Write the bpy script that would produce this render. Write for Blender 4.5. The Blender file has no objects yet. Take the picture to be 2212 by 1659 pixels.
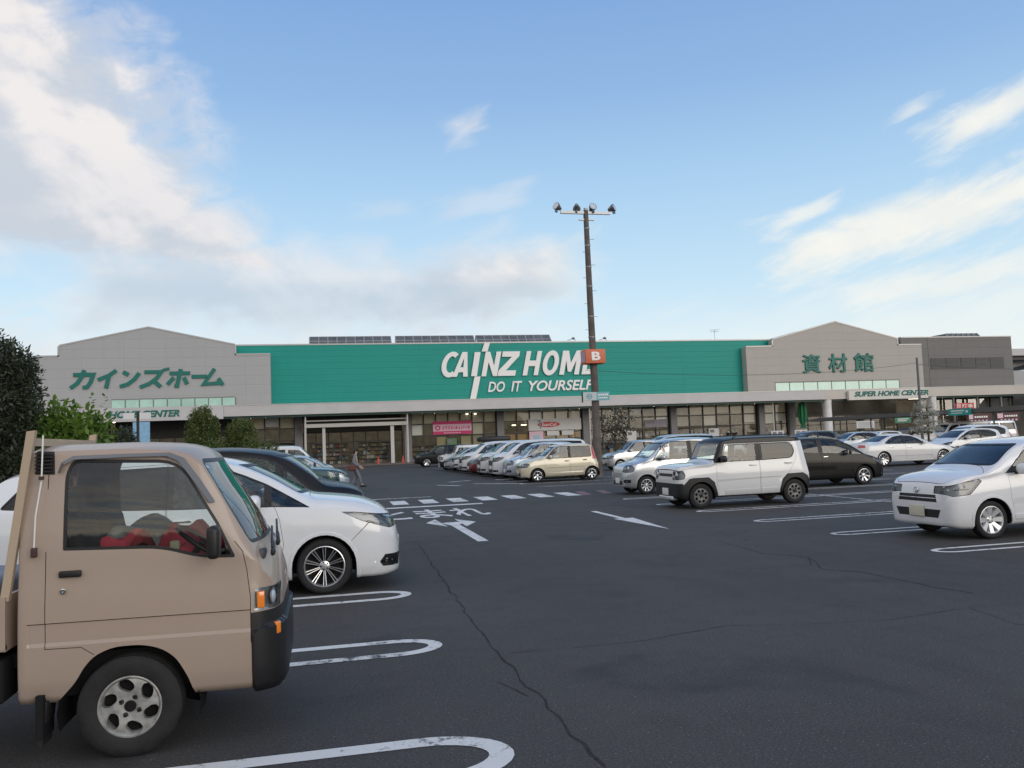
import bpy, bmesh, math, random
from mathutils import Vector, Matrix
R = math.radians
SC = bpy.context.scene
COL = SC.collection
random.seed(7)

# ------------------------------------------------------------------ camera, sky, sun, exposure
cam = bpy.data.cameras.new('camera')
cam.sensor_width = 36.0
cam.lens = 36.0 * 1795 / 2212
cam.clip_start = 0.05
cam.clip_end = 6000
camo = bpy.data.objects.new('camera', cam)
COL.objects.link(camo)
camo.matrix_world = Matrix(((0.97467876, 0.02163611, -0.22256054, 0.0),
                            (-0.22036316, -0.07604958, -0.97244873, 0.0),
                            (-0.03796564, 0.99686927, -0.06935611, 1.72),
                            (0, 0, 0, 1)))
SC.camera = camo
SC.view_settings.view_transform = 'Standard'
SC.view_settings.look = 'None'
SC.view_settings.exposure = 0.50
SC.view_settings.gamma = 1.0

SUN_EL, SUN_AZ = R(14), R(152)      # azimuth from +Y towards +X: behind the camera, to its right
sd = bpy.data.lights.new('sun', 'SUN')
sd.energy = 0.95
sd.angle = R(38)
sd.color = (1.0, 0.89, 0.75)
so = bpy.data.objects.new('sun', sd)
COL.objects.link(so)
sdir = Vector((math.sin(SUN_AZ) * math.cos(SUN_EL), math.cos(SUN_AZ) * math.cos(SUN_EL), math.sin(SUN_EL)))
so.rotation_euler = sdir.to_track_quat('Z', 'Y').to_euler()

world = bpy.data.worlds.new('World')
SC.world = world
world.use_nodes = True
WN = world.node_tree
WN.nodes.clear()

class NT:
    """tiny expression builder on a node tree"""
    def __init__(s, nt): s.nt = nt
    def n(s, t, **kw):
        nd = s.nt.nodes.new(t)
        for k, v in kw.items(): setattr(nd, k, v)
        return nd
    def put(s, sock, v):
        if hasattr(v, 'is_output'): s.nt.links.new(v, sock)
        else: sock.default_value = v
    def m(s, op, a, b=0.0, c=0.0, clamp=False):
        nd = s.n('ShaderNodeMath', operation=op, use_clamp=clamp)
        for i, v in enumerate((a, b, c)): s.put(nd.inputs[i], v)
        return nd.outputs[0]
    def add(s, a, b): return s.m('ADD', a, b)
    def sub(s, a, b): return s.m('SUBTRACT', a, b)
    def mul(s, a, b): return s.m('MULTIPLY', a, b)
    def step(s, v, lo, hi, a=0.0, b=1.0):
        nd = s.n('ShaderNodeMapRange', interpolation_type='SMOOTHSTEP')
        for i, x in enumerate((v, lo, hi, a, b)): s.put(nd.inputs[i], x)
        return nd.outputs[0]
    def mix(s, f, a, b, bt='MIX'):
        nd = s.n('ShaderNodeMixRGB', blend_type=bt)
        s.put(nd.inputs[0], f)
        s.put(nd.inputs[1], a if hasattr(a, 'is_output') else (*a, 1))
        s.put(nd.inputs[2], b if hasattr(b, 'is_output') else (*b, 1))
        return nd.outputs[0]
    def xyz(s, x, y, z):
        nd = s.n('ShaderNodeCombineXYZ')
        for i, v in enumerate((x, y, z)): s.put(nd.inputs[i], v)
        return nd.outputs[0]
    def noise(s, vec, scale, detail=5.0, rough=0.55, dist=0.0):
        nd = s.n('ShaderNodeTexNoise')
        if vec is not None: s.put(nd.inputs['Vector'], vec)
        nd.inputs['Scale'].default_value = scale
        nd.inputs['Detail'].default_value = detail
        nd.inputs['Roughness'].default_value = rough
        nd.inputs['Distortion'].default_value = dist
        return nd.outputs[0]
    def ramp(s, v, stops):
        nd = s.n('ShaderNodeValToRGB')
        el = nd.color_ramp.elements
        while len(el) < len(stops): el.new(0.5)
        for e, (p, c) in zip(el, stops):
            e.position = p
            e.color = (*c, 1)
        s.put(nd.inputs[0], v)
        return nd.outputs[0]

def build_sky():
    q = NT(WN)
    tc = q.n('ShaderNodeTexCoord').outputs['Generated']
    sep = q.n('ShaderNodeSeparateXYZ')
    q.put(sep.inputs[0], tc)
    dx, dy, dz = sep.outputs
    D = 180 / math.pi
    az = q.mul(q.m('ARCTAN2', dx, dy), D)          # degrees from +Y towards +X
    el = q.mul(q.m('ARCSINE', dz), D)
    sky = q.n('ShaderNodeTexSky', sky_type='NISHITA')
    sky.sun_disc = False
    sky.sun_elevation = SUN_EL
    sky.sun_rotation = SUN_AZ
    sky.air_density = 1.0
    sky.dust_density = 0.6
    ela = q.m('DIVIDE', el, 60.0, clamp=True)
    # clear-sky gradient (linear radiance), blended with the physical sky
    grad = q.ramp(ela, [(0.0, (.86, .95, .98)), (0.10, (.76, .91, .99)), (0.17, (.60, .82, .98)), (0.27, (.45, .69, .94)), (0.38, (.305, .515, .83)), (0.50, (.225, .41, .755)), (1.0, (.12, .27, .60))])
    base = q.mix(0.88, q.mix(1.0, sky.outputs[0], (.10, .10, .10), 'MULTIPLY'), grad)
    def warp(kx, ky, seed, rot=0.0):
        c, s = math.cos(R(rot)), math.sin(R(rot))
        u = q.add(q.mul(az, c), q.mul(el, s))
        v = q.sub(q.mul(el, c), q.mul(az, s))
        return q.xyz(q.mul(u, kx), q.mul(v, ky), seed)
    p1 = warp(.10, .16, 3.7, -25)
    nb = q.noise(p1, 1.0, 5, .52, .35)
    # same field sampled a little towards the light: relief on the cloud
    off = q.n('ShaderNodeVectorMath', operation='ADD')
    q.put(off.inputs[0], p1)
    off.inputs[1].default_value = (.16, .20, 0)
    nb2 = q.noise(off.outputs[0], 1.0, 5, .52, .35)
    nf = q.noise(warp(.28, .55, 9.1, 10), 1.0, 8, .60, .5)
    ns = q.noise(warp(.14, .75, 5.3, 20), 1.0, 8, .62, .3)
    n = q.add(q.mul(nb, .55), q.mul(nf, .45))
    def dev(a, k): return q.mul(q.sub(a, .5), k)
    # A: the big bank on the left, its right edge leaning
    B = q.ramp(q.m('DIVIDE', el, 45.0, clamp=True), [(.0, (.85,) * 3), (.24, (.62,) * 3), (.30, (.565,) * 3), (.38, (.525,) * 3), (.48, (.435,) * 3), (.56, (.375,) * 3), (.62, (.33,) * 3), (1.0, (.10,) * 3)])
    Bv = q.sub(q.mul(B, 50.0), 31.5)
    dA = q.m('DIVIDE', q.sub(Bv, az), 6.0)
    dA = q.m('MINIMUM', dA, q.m('DIVIDE', q.sub(el, q.add(11.8, dev(az, -.0))), 2.2))
    cA = q.step(q.add(dA, dev(n, 3.4)), -.55, .75)
    # B: the long grey tongue under it reaching to the middle
    tl = q.m('DIVIDE', q.sub(18.6, az), 4.0)
    tc_ = q.add(10.4, q.mul(q.m('MAXIMUM', q.sub(az, 6), 0.0), .09))
    tb = q.sub(1.25, q.m('DIVIDE', q.m('ABSOLUTE', q.sub(el, tc_)), q.add(1.9, q.mul(q.step(az, 17, 4), 1.0))))
    dB = q.m('MINIMUM', q.m('MINIMUM', tl, 1.2), tb)
    dB = q.m('MINIMUM', dB, q.m('DIVIDE', q.add(az, 16), 3.0))
    cB = q.mul(q.step(q.add(dB, dev(n, 3.6)), -.55, 1.0), q.add(.74, q.mul(q.step(az, 4, 14), .22)))
    # C: pale veil near the horizon
    cC = q.mul(q.step(q.add(el, dev(ns, 10.0)), 10.5, 5.0), q.add(.30, q.add(q.mul(q.step(az, 22, 2), .55), q.mul(q.step(az, 26, 46), .35))))
    # right hand streaks
    def streak(a0, e0, a1, e1, th, k=1.0, soft=2.0):
        l = math.hypot(a1 - a0, e1 - e0)
        ux, uy = (a1 - a0) / l, (e1 - e0) / l
        t = q.add(q.mul(q.sub(az, a0), ux), q.mul(q.sub(el, e0), uy))
        w = q.m('ABSOLUTE', q.sub(q.mul(q.sub(el, e0), ux), q.mul(q.sub(az, a0), uy)))
        e = q.m('MINIMUM', q.m('DIVIDE', t, soft * 1.6), q.m('DIVIDE', q.sub(l, t), soft))
        d = q.m('MINIMUM', q.sub(1.0, q.m('DIVIDE', w, th)), e)
        return q.mul(q.step(q.add(q.m('MINIMUM', d, 1.0), dev(q.add(q.mul(ns, .6), q.mul(nf, .4)), 3.0)), -.1, 1.0), k)
    st = None
    for a in ((30.2, 10.9, 60, 16.2, 2.3, .95), (30.0, 13.3, 35.5, 14.6, .75, .75), (39.6, 16.6, 60, 23.5, 1.6, .9), (38.2, 18.9, 41.0, 19.6, .5, .6), (33, 8.2, 62, 10.2, 1.7, .75),
              (8.2, 20.6, 12.4, 21.8, 1.1, .55, 1.6), (7.0, 15.7, 15.0, 16.9, 1.0, .34, 2.5), (2.0, 15.7, 7.2, 16.2, .7, .28), (9, 13.4, 14, 15, 1.0, .3, 2), (-19.5, 16.0, -17.6, 16.4, .6, .7)):
        s_ = streak(*a)
        st = s_ if st is None else q.m('MAXIMUM', st, s_)
    rear = q.mul(q.mul(q.step(q.m('ABSOLUTE', q.sub(az, 13)), 44, 70), q.step(n, .46, .58)), .95)
    covL = q.m('MAXIMUM', cA, cB)
    cov = q.m('MAXIMUM', q.m('MAXIMUM', covL, st), q.m('MAXIMUM', rear, cC))
    # tone: relief from the offset sample, greyer where thick and low
    relief = q.step(q.add(q.mul(q.sub(nb, nb2), 2.0), dev(nf, .5)), -.20, .24)
    lowgrey = q.m('MAXIMUM', q.mul(cB, q.step(el, 12.4, 10.2)), q.mul(q.step(el, 22, 15), .25))
    lit = q.m('MULTIPLY_ADD', q.sub(1.0, lowgrey), q.add(.30, q.mul(relief, .66)), q.mul(relief, .10), clamp=True)
    warm = q.step(az, 6, 30)
    rimc = q.mix(warm, (.90, .85, .83), (.98, .95, .86))
    belly = q.mix(warm, (.50, .57, .66), (.74, .79, .80))
    cc = q.mix(lit, belly, rimc)
    edge = q.step(covL, .25, .85)
    cc = q.mix(q.mul(q.sub(1.0, edge), .5), cc, rimc)
    cc = q.mix(q.mul(cC, q.sub(1.0, q.m('MAXIMUM', covL, st))), cc, q.mix(warm, (.76, .80, .83), (.90, .92, .88)))
    col = q.mix(q.mul(cov, .94), base, cc)
    col = q.mix(1.0, col, q.mix(q.step(q.m('ABSOLUTE', q.sub(az, 13)), 60, 110), (.72, .72, .72), (.92, .92, .94)), 'MULTIPLY')
    # evening glow low in the sky behind the camera, broken by dark bars of cloud
    back = q.mul(q.step(q.m('ABSOLUTE', q.sub(az, 13)), 85, 140), q.step(el, 22, 3))
    glow = q.mix(q.step(ns, .42, .60), (1.15, .98, .70), (.50, .50, .53))
    col = q.mix(q.mul(back, .85), col, glow)
    # dark line of houses and trees along the rear horizon
    ridge = q.add(1.2, q.mul(q.noise(q.xyz(q.mul(az, .22), 0, 1.3), 1.0, 6, .7), 7.0))
    town = q.mul(q.step(q.m('ABSOLUTE', q.sub(az, 13)), 70, 78), q.step(q.sub(el, ridge), .35, -.35))
    col = q.mix(town, col, q.mix(q.noise(q.xyz(q.mul(az, .6), q.mul(el, 1.2), 8.0), 1.0, 5, .7), (.030, .032, .030), (.16, .155, .15)))
    # below the horizon: dull ground light
    col = q.mix(q.step(el, 0.0, -1.2), col, (.14, .15, .16))
    bg = q.n('ShaderNodeBackground')
    q.put(bg.inputs[0], q.mix(1.0, col, (10, 10, 10), 'MULTIPLY'))
    bg.inputs[1].default_value = 0.10
    out = q.n('ShaderNodeOutputWorld')
    q.put(out.inputs[0], bg.outputs[0])
build_sky()

# ------------------------------------------------------------------ materials
MAT = {}
def mat(name, col, rough=.6, metal=0.0, spec=.5, coat=0.0, var=0.0, vscale=3.0, bump=0.0, bscale=40.0, alpha=None, emit=None):
    if name in MAT: return MAT[name]
    m = bpy.data.materials.new(name)
    m.use_nodes = True
    q = NT(m.node_tree)
    p = m.node_tree.nodes['Principled BSDF']
    p.inputs['Base Color'].default_value = (*col, 1)
    p.inputs['Roughness'].default_value = rough
    p.inputs['Metallic'].default_value = metal
    p.inputs['Specular IOR Level'].default_value = spec
    p.inputs['Coat Weight'].default_value = coat
    p.inputs['Coat Roughness'].default_value = .04
    tc = q.n('ShaderNodeTexCoord').outputs['Object']
    if var:
        n = q.noise(tc, vscale, 6, .6)
        f = q.step(n, .3, .7)
        c = q.mix(f, tuple(x * (1 - var) for x in col), tuple(min(1, x * (1 + var)) for x in col))
        q.put(p.inputs['Base Color'], c)
        q.put(p.inputs['Roughness'], q.add(q.mul(f, .12), rough - .06))
    if bump:
        b = q.n('ShaderNodeBump')
        b.inputs['Strength'].default_value = bump
        b.inputs['Distance'].default_value = .01
        q.put(b.inputs['Height'], q.noise(tc, bscale, 4, .6))
        q.put(p.inputs['Normal'], b.outputs[0])
    if emit:
        p.inputs['Emission Color'].default_value = (*col, 1)
        p.inputs['Emission Strength'].default_value = emit
    MAT[name] = m
    return m

def glass(name, tint, rough=0.0, ior=1.5):
    if name in MAT: return MAT[name]
    m = bpy.data.materials.new(name)
    m.use_nodes = True
    q = NT(m.node_tree)
    m.node_tree.nodes.remove(m.node_tree.nodes['Principled BSDF'])
    tr = q.n('ShaderNodeBsdfTransparent')
    tr.inputs[0].default_value = (*tint, 1)
    gl = q.n('ShaderNodeBsdfGlossy')
    gl.inputs[0].default_value = (1, 1, 1, 1)
    gl.inputs['Roughness'].default_value = rough
    fr = q.n('ShaderNodeFresnel')
    fr.inputs[0].default_value = ior
    mx = q.n('ShaderNodeMixShader')
    q.put(mx.inputs[0], fr.outputs[0])
    q.put(mx.inputs[1], tr.outputs[0])
    q.put(mx.inputs[2], gl.outputs[0])
    q.put(m.node_tree.nodes['Material Output'].inputs[0], mx.outputs[0])
    MAT[name] = m
    return m

def paint(name, col, metal=0.0, rough=.35, coat=1.0, dirt=.05):
    """car paint with a little dust and very slight orange peel"""
    if name in MAT: return MAT[name]
    m = mat(name, col, rough, metal, .5, coat)
    q = NT(m.node_tree)
    p = m.node_tree.nodes['Principled BSDF']
    tc = q.n('ShaderNodeTexCoord').outputs['Object']
    sep = q.n('ShaderNodeSeparateXYZ')
    q.put(sep.inputs[0], tc)
    n = q.noise(tc, 5, 6, .6)
    low = q.step(sep.outputs[2], .75, .15)
    f = q.mul(q.add(q.mul(low, .9), .15), q.mul(n, dirt * 6))
    q.put(p.inputs['Base Color'], q.mix(f, col, (.22, .20, .18)))
    q.put(p.inputs['Coat Roughness'], q.add(q.mul(n, .10), .0))
    return m

def asphalt():
    m = bpy.data.materials.new('asphalt')
    m.use_nodes = True
    q = NT(m.node_tree)
    p = m.node_tree.nodes['Principled BSDF']
    tc = q.n('ShaderNodeTexCoord').outputs['Object']
    big = q.noise(tc, .16, 5, .6)
    mid = q.noise(tc, 1.3, 6, .65)
    fine = q.noise(tc, 62, 4, .78)
    sp = q.noise(tc, 70, 2, .6)
    sepp = q.n('ShaderNodeSeparateXYZ')
    q.put(sepp.inputs[0], tc)
    lane = q.noise(q.xyz(q.mul(sepp.outputs[0], .9), q.mul(sepp.outputs[1], .06), 0), 1.0, 5, .6)
    c = q.mix(q.step(big, .35, .65), (.037, .035, .034), (.055, .0525, .0505))
    c = q.mix(q.mul(q.step(lane, .42, .68), .45), c, (.062, .058, .055))
    c = q.mix(q.mul(q.step(mid, .48, .72), .45), c, (.026, .026, .028))
    c = q.mix(q.mul(q.step(fine, .46, .70), .65), c, (.098, .097, .096))
    c = q.mix(q.mul(q.step(fine, .50, .32), .70), c, (.013, .013, .014))
    c = q.mix(q.mul(q.step(sp, .67, .72), .85), c, (.36, .35, .33))
    # oil and tyre stains
    st = q.noise(tc, .55, 3, .5, 1.2)
    c = q.mix(q.mul(q.step(st, .60, .74), .55), c, (.018, .018, .019))
    dr = q.noise(tc, 3.1, 2, .5)
    c = q.mix(q.mul(q.step(dr, .72, .78), .6), c, (.018, .018, .019))
    # hairline cracks
    v = q.n('ShaderNodeTexVoronoi', feature='DISTANCE_TO_EDGE')
    wv = q.n('ShaderNodeVectorMath', operation='ADD')
    nv = q.n('ShaderNodeTexNoise')
    nv.inputs['Scale'].default_value = .8
    nv.inputs['Detail'].default_value = 5
    q.put(nv.inputs['Vector'], tc)
    q.put(wv.inputs[0], tc)
    q.put(wv.inputs[1], nv.outputs[1])
    q.put(v.inputs['Vector'], wv.outputs[0])
    v.inputs['Scale'].default_value = .17
    crk = q.mul(q.step(v.outputs[0], .0025, .0), q.step(q.noise(tc, .23, 2), .50, .60))
    c = q.mix(q.mul(crk, .7), c, (.015, .015, .017))
    q.put(p.inputs['Base Color'], c)
    q.put(p.inputs['Roughness'], q.add(q.mul(mid, .2), .72))
    p.inputs['Specular IOR Level'].default_value = .35
    b = q.n('ShaderNodeBump')
    b.inputs['Strength'].default_value = .55
    b.inputs['Distance'].default_value = .006
    q.put(b.inputs['Height'], q.add(fine, q.mul(sp, .6)))
    q.put(p.inputs['Normal'], b.outputs[0])
    return m

def road_paint(name, col, wear):
    m = bpy.data.materials.new(name)
    m.use_nodes = True
    q = NT(m.node_tree)
    p = m.node_tree.nodes['Principled BSDF']
    tc = q.n('ShaderNodeTexCoord').outputs['Object']
    n = q.noise(tc, 9, 8, .7)
    n3 = q.noise(tc, 60, 4, .7)
    n2 = q.noise(tc, 1.1, 4, .6)
    f = q.step(q.add(q.add(q.mul(n, .6), q.mul(n3, .25)), q.mul(n2, .35)), .74 - wear * .22, .80 - wear * .15)
    c = q.mix(f, q.mix(n2, col, tuple(x * .82 for x in col)), (.05, .052, .058))
    q.put(p.inputs['Base Color'], c)
    p.inputs['Roughness'].default_value = .7
    b = q.n('ShaderNodeBump')
    b.inputs['Strength'].default_value = .4
    b.inputs['Distance'].default_value = .004
    q.put(b.inputs['Height'], n3)
    q.put(p.inputs['Normal'], b.outputs[0])
    return m

def cladding(name, col, ph, pv, depth=.12, var=.05):
    """metal wall cladding: faint horizontal/vertical joints every ph / pv metres"""
    m = mat(name, col, .55, 0, .4)
    q = NT(m.node_tree)
    p = m.node_tree.nodes['Principled BSDF']
    tc = q.n('ShaderNodeTexCoord').outputs['Object']
    sep = q.n('ShaderNodeSeparateXYZ')
    q.put(sep.inputs[0], tc)
    def joint(v, pitch, w):
        fr = q.m('FRACT', q.m('DIVIDE', v, pitch))
        return q.step(q.m('ABSOLUTE', q.sub(fr, .5)), .5 - w / pitch, .5)
    j = joint(sep.outputs[2], ph, .05)
    if pv: j = q.m('MAXIMUM', j, joint(sep.outputs[0], pv, .05))
    n = q.noise(tc, .35, 6, .6)
    pan = q.n('ShaderNodeTexWhiteNoise', noise_dimensions='2D')
    q.put(pan.inputs[0], q.xyz(q.m('FLOOR', q.m('DIVIDE', sep.outputs[0], pv or 6.0)), q.m('FLOOR', q.m('DIVIDE', sep.outputs[2], ph * 2)), 0))
    f = q.add(q.mul(n, .6), q.mul(pan.outputs[0], .4))
    # rain streaks
    stv = q.noise(q.xyz(q.mul(sep.outputs[0], 1.6), 0, q.mul(sep.outputs[2], .10)), 1.0, 5, .65)
    c = q.mix(f, tuple(x * (1 - var) for x in col), tuple(x * (1 + var) for x in col))
    c = q.mix(q.mul(q.step(stv, .5, .8), .22), c, tuple(x * .72 for x in col))
    c = q.mix(q.mul(j, depth * 2.2), c, tuple(x * .55 for x in col))
    q.put(p.inputs['Base Color'], c)
    b = q.n('ShaderNodeBump')
    b.inputs['Strength'].default_value = .5
    b.inputs['Distance'].default_value = .02
    q.put(b.inputs['Height'], q.mul(j, -1.0))
    q.put(p.inputs['Normal'], b.outputs[0])
    return m

M_TRIM = mat('black_trim', (.012, .012, .013), .45, 0, .4)
M_RUB = mat('tyre_rubber', (.018, .018, .019), .75, 0, .3, bump=.25, bscale=60, var=.25, vscale=12)
M_DARK = mat('dark_underbody', (.010, .010, .011), .85, 0, .2)
M_SEAM = mat('panel_gap', (.006, .006, .006), .9, 0, .1)
M_CABIN = mat('cabin_trim', (.12, .12, .125), .75, 0, .3)
M_ALLOY = mat('silver_alloy', (.62, .63, .65), .28, .85, .5)
M_STEEL = mat('wheel_cover_silver', (.55, .56, .58), .35, .5, .5)
M_OLDAL = mat('old_alloy', (.31, .31, .295), .45, .4, .5, var=.3, vscale=14)
M_ALLOYD = mat('worn_dark_alloy', (.13, .13, .13), .45, .4, .5, var=.3, vscale=14)
M_GUN = mat('dark_alloy', (.03, .03, .034), .35, .6, .5)
M_CHROME = mat('chrome', (.75, .76, .78), .08, 1.0)
M_LAMP = mat('lamp_glass_clear', (.42, .46, .50), .35, .15, .5, coat=.5)
M_LAMPIN = mat('lamp_inner_dark', (.15, .16, .17), .35, .55, .5)
M_LENS = glass('lamp_lens', (.90, .93, .95), 0, 1.5)
M_REFL = mat('lamp_reflector_bowl', (.34, .36, .38), .3, .7)
M_AMBER = mat('amber_lens', (.80, .22, .02), .15, 0, .6, coat=1)
M_RED = mat('red_lens', (.40, .015, .015), .12, 0, .6, coat=1)
M_PLATE = mat('number_plate_white', (.62, .63, .62), .5)
M_PLATEY = mat('number_plate_yellow', (.50, .48, .38), .5)
M_GLS = glass('car_glass', (.82, .87, .86), 0, 1.6)
M_GLSF = glass('windscreen_glass', (.62, .74, .73), 0, 1.95)
M_PRIV = glass('privacy_glass', (.16, .17, .18))
M_WHITE = paint('paint_white_pearl', (.63, .645, .665))
M_WHITE2 = paint('paint_white', (.60, .605, .605))
M_BLACK = paint('paint_black', (.006, .006, .0065), 0, .4, .25, .004)
M_CHAR = paint('paint_charcoal', (.005, .0048, .005), 0, .4, .25, .004)
for m_ in (M_BLACK, M_CHAR): m_.node_tree.nodes['Principled BSDF'].inputs['Specular IOR Level'].default_value = .18
M_SILV = paint('paint_silver', (.46, .48, .50), .6, .3)
M_SBLUE = paint('paint_blue_silver', (.40, .46, .54), .4, .3)
M_BEIGE = paint('paint_beige', (.56, .51, .385), .15, .32)
M_REDP = paint('paint_dark_red', (.20, .012, .02), .2, .3, 1, .015)
M_TEAL = paint('paint_dark_teal', (.012, .045, .052), .3, .3, 1, .01)
M_TAN = paint('paint_tan', (.335, .258, .205), .0, .42, .35, .06)

# ------------------------------------------------------------------ generic mesh helpers
def tag(o, label=None, cat=None, group=None, kind=None):
    if label: o['label'] = label
    if cat: o['category'] = cat
    if group: o['group'] = group
    if kind: o['kind'] = kind
    return o

def empty(name, loc=(0, 0, 0), rz=0.0, parent=None):
    o = bpy.data.objects.new(name, None)
    o.empty_display_size = .2
    COL.objects.link(o)
    o.location = loc
    o.rotation_euler = (0, 0, rz)
    if parent: o.parent = parent
    return o

def link(name, me, parent=None):
    o = bpy.data.objects.new(name, me)
    COL.objects.link(o)
    if parent: o.parent = parent
    return o

class MB:
    """collects simple shapes and links them as ONE mesh object"""
    def __init__(s): s.v, s.f, s.mi, s.sm = [], [], [], []
    def _a(s, vs, fs, m=0, smooth=False):
        b = len(s.v)
        s.v += [tuple(x) for x in vs]
        for f in fs:
            s.f.append([b + i for i in f])
            s.mi.append(m)
            s.sm.append(smooth)
    def box(s, x0, x1, y0, y1, z0, z1, m=0, M=None, bev=0.0):
        if bev:
            bm = bmesh.new()
            bmesh.ops.create_cube(bm, size=1.0)
            bmesh.ops.scale(bm, vec=(x1 - x0, y1 - y0, z1 - z0), verts=bm.verts)
            bmesh.ops.translate(bm, vec=((x0 + x1) / 2, (y0 + y1) / 2, (z0 + z1) / 2), verts=bm.verts)
            bmesh.ops.bevel(bm, geom=bm.edges[:] + bm.verts[:], offset=bev, segments=3, profile=.5, affect='EDGES')
            bm.verts.index_update()
            vs = [v.co.copy() for v in bm.verts]
            if M is not None: vs = [M @ v for v in vs]
            s._a(vs, [[v.index for v in f.verts] for f in bm.faces], m, True)
            bm.free()
            return
        vs = [Vector(p) for p in ((x0, y0, z0), (x1, y0, z0), (x1, y1, z0), (x0, y1, z0), (x0, y0, z1), (x1, y0, z1), (x1, y1, z1), (x0, y1, z1))]
        if M is not None: vs = [M @ v for v in vs]
        s._a(vs, [(0, 3, 2, 1), (4, 5, 6, 7), (0, 1, 5, 4), (1, 2, 6, 5), (2, 3, 7, 6), (3, 0, 4, 7)], m)
    def tube(s, pts, r, n=10, m=0, cap=True, r1=None):
        pts = [Vector(p) for p in pts]
        k = len(pts)
        rs = r if isinstance(r, (list, tuple)) else [r + ((r1 - r) * i / (k - 1) if r1 is not None else 0) for i in range(k)]
        vs = []
        up = None
        for i, p in enumerate(pts):
            t = (pts[min(i + 1, k - 1)] - pts[max(i - 1, 0)]).normalized()
            if up is None:
                up = Vector((0, 0, 1)) if abs(t.z) < .9 else Vector((1, 0, 0))
            a = t.cross(up).normalized()
            up = a.cross(t).normalized()
            for j in range(n):
                an = 2 * math.pi * j / n
                vs.append(p + (a * math.cos(an) + up * math.sin(an)) * rs[i])
        fs = []
        for i in range(k - 1):
            for j in range(n):
                fs.append((i * n + j, i * n + (j + 1) % n, (i + 1) * n + (j + 1) % n, (i + 1) * n + j))
        s._a(vs, fs, m, True)
        if cap:
            b = len(s.v) - len(vs)
            s.f += [[b + j for j in range(n)][::-1], [b + (k - 1) * n + j for j in range(n)]]
            s.mi += [m, m]
            s.sm += [False, False]
    def lathe(s, prof, n=32, axis='z', o=(0, 0, 0), m=0, a0=0, a1=2 * math.pi):
        """prof: (radius, height) pairs"""
        full = abs(a1 - a0 - 2 * math.pi) < 1e-6
        na = n if full else n + 1
        vs = []
        for (r, h) in prof:
            for j in range(na):
                an = a0 + (a1 - a0) * j / n
                c, sn = r * math.cos(an), r * math.sin(an)
                if axis == 'z': p = (c, sn, h)
                elif axis == 'y': p = (c, h, sn)
                else: p = (h, c, sn)
                vs.append((p[0] + o[0], p[1] + o[1], p[2] + o[2]))
        fs = []
        for i in range(len(prof) - 1):
            for j in range(n):
                j2 = (j + 1) % na
                fs.append((i * na + j, i * na + j2, (i + 1) * na + j2, (i + 1) * na + j))
        s._a(vs, fs, m, True)
    def prism(s, poly, y0, y1, m=0, plane='xz'):
        """extrude polygon given in xz (along y) or xy (along z)"""
        n = len(poly)
        if plane == 'xz': vs = [(a, y0, b) for a, b in poly] + [(a, y1, b) for a, b in poly]
        elif plane == 'yz': vs = [(y0, a, b) for a, b in poly] + [(y1, a, b) for a, b in poly]
        else: vs = [(a, b, y0) for a, b in poly] + [(a, b, y1) for a, b in poly]
        fs = [list(range(n)), list(range(2 * n - 1, n - 1, -1))] + [[i, i + n, (i + 1) % n + n, (i + 1) % n] for i in range(n)]
        s._a(vs, fs, m)
    def quad(s, a, b, c, d, m=0): s._a([a, b, c, d], [(0, 1, 2, 3)], m)
    def mesh(s, name, mats):
        me = bpy.data.meshes.new(name)
        me.from_pydata(s.v, [], s.f)
        for m in (mats if isinstance(mats, (list, tuple)) else [mats]): me.materials.append(m)
        me.polygons.foreach_set('material_index', s.mi)
        me.polygons.foreach_set('use_smooth', s.sm)
        bm = bmesh.new()
        bm.from_mesh(me)
        bmesh.ops.recalc_face_normals(bm, faces=bm.faces)
        bm.to_mesh(me)
        bm.free()
        me.set_sharp_from_angle(angle=R(38))
        return me
    def build(s, name, mats, parent=None, loc=None):
        o = link(name, s.mesh(name, mats), parent)
        if loc: o.location = loc
        return o

def copy_tree(o, parent=None, swap=None):
    c = o.copy()
    COL.objects.link(c)
    if parent: c.parent = parent
    if swap and c.type == 'MESH':
        for i, sl in enumerate(c.material_slots):
            new = swap.get(sl.material)
            if new:
                sl.link = 'OBJECT'
                sl.material = new
    for ch in list(o.children):
        copy_tree(ch, c, swap)
    return c
# ------------------------------------------------------------------ vehicles: lofted shells cut into parts
def curve(pts):
    """monotone cubic through (x, y) points"""
    xs = [p[0] for p in pts]
    ys = [p[1] for p in pts]
    n = len(xs)
    if n == 1: return lambda x: ys[0]
    d = [(ys[i + 1] - ys[i]) / (xs[i + 1] - xs[i]) for i in range(n - 1)]
    m = [d[0]] + [0 if d[i - 1] * d[i] <= 0 else 2 * d[i - 1] * d[i] / (d[i - 1] + d[i]) for i in range(1, n - 1)] + [d[-1]]
    def f(x):
        if x <= xs[0]: return ys[0]
        if x >= xs[-1]: return ys[-1]
        i = max(k for k in range(n - 1) if xs[k] <= x)
        h = xs[i + 1] - xs[i]
        t = (x - xs[i]) / h
        return (2 * t**3 - 3 * t**2 + 1) * ys[i] + (t**3 - 2 * t**2 + t) * h * m[i] + (-2 * t**3 + 3 * t**2) * ys[i + 1] + (t**3 - t**2) * h * m[i + 1]
    return f

def inpoly(x, y, P):
    r = False
    j = len(P) - 1
    for i in range(len(P)):
        if (P[i][1] > y) != (P[j][1] > y) and x < (P[j][0] - P[i][0]) * (y - P[i][1]) / (P[j][1] - P[i][1]) + P[i][0]: r = not r
        j = i
    return r

def area(P): return sum(P[i - 1][0] * P[i][1] - P[i][0] * P[i - 1][1] for i in range(len(P))) / 2

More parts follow.
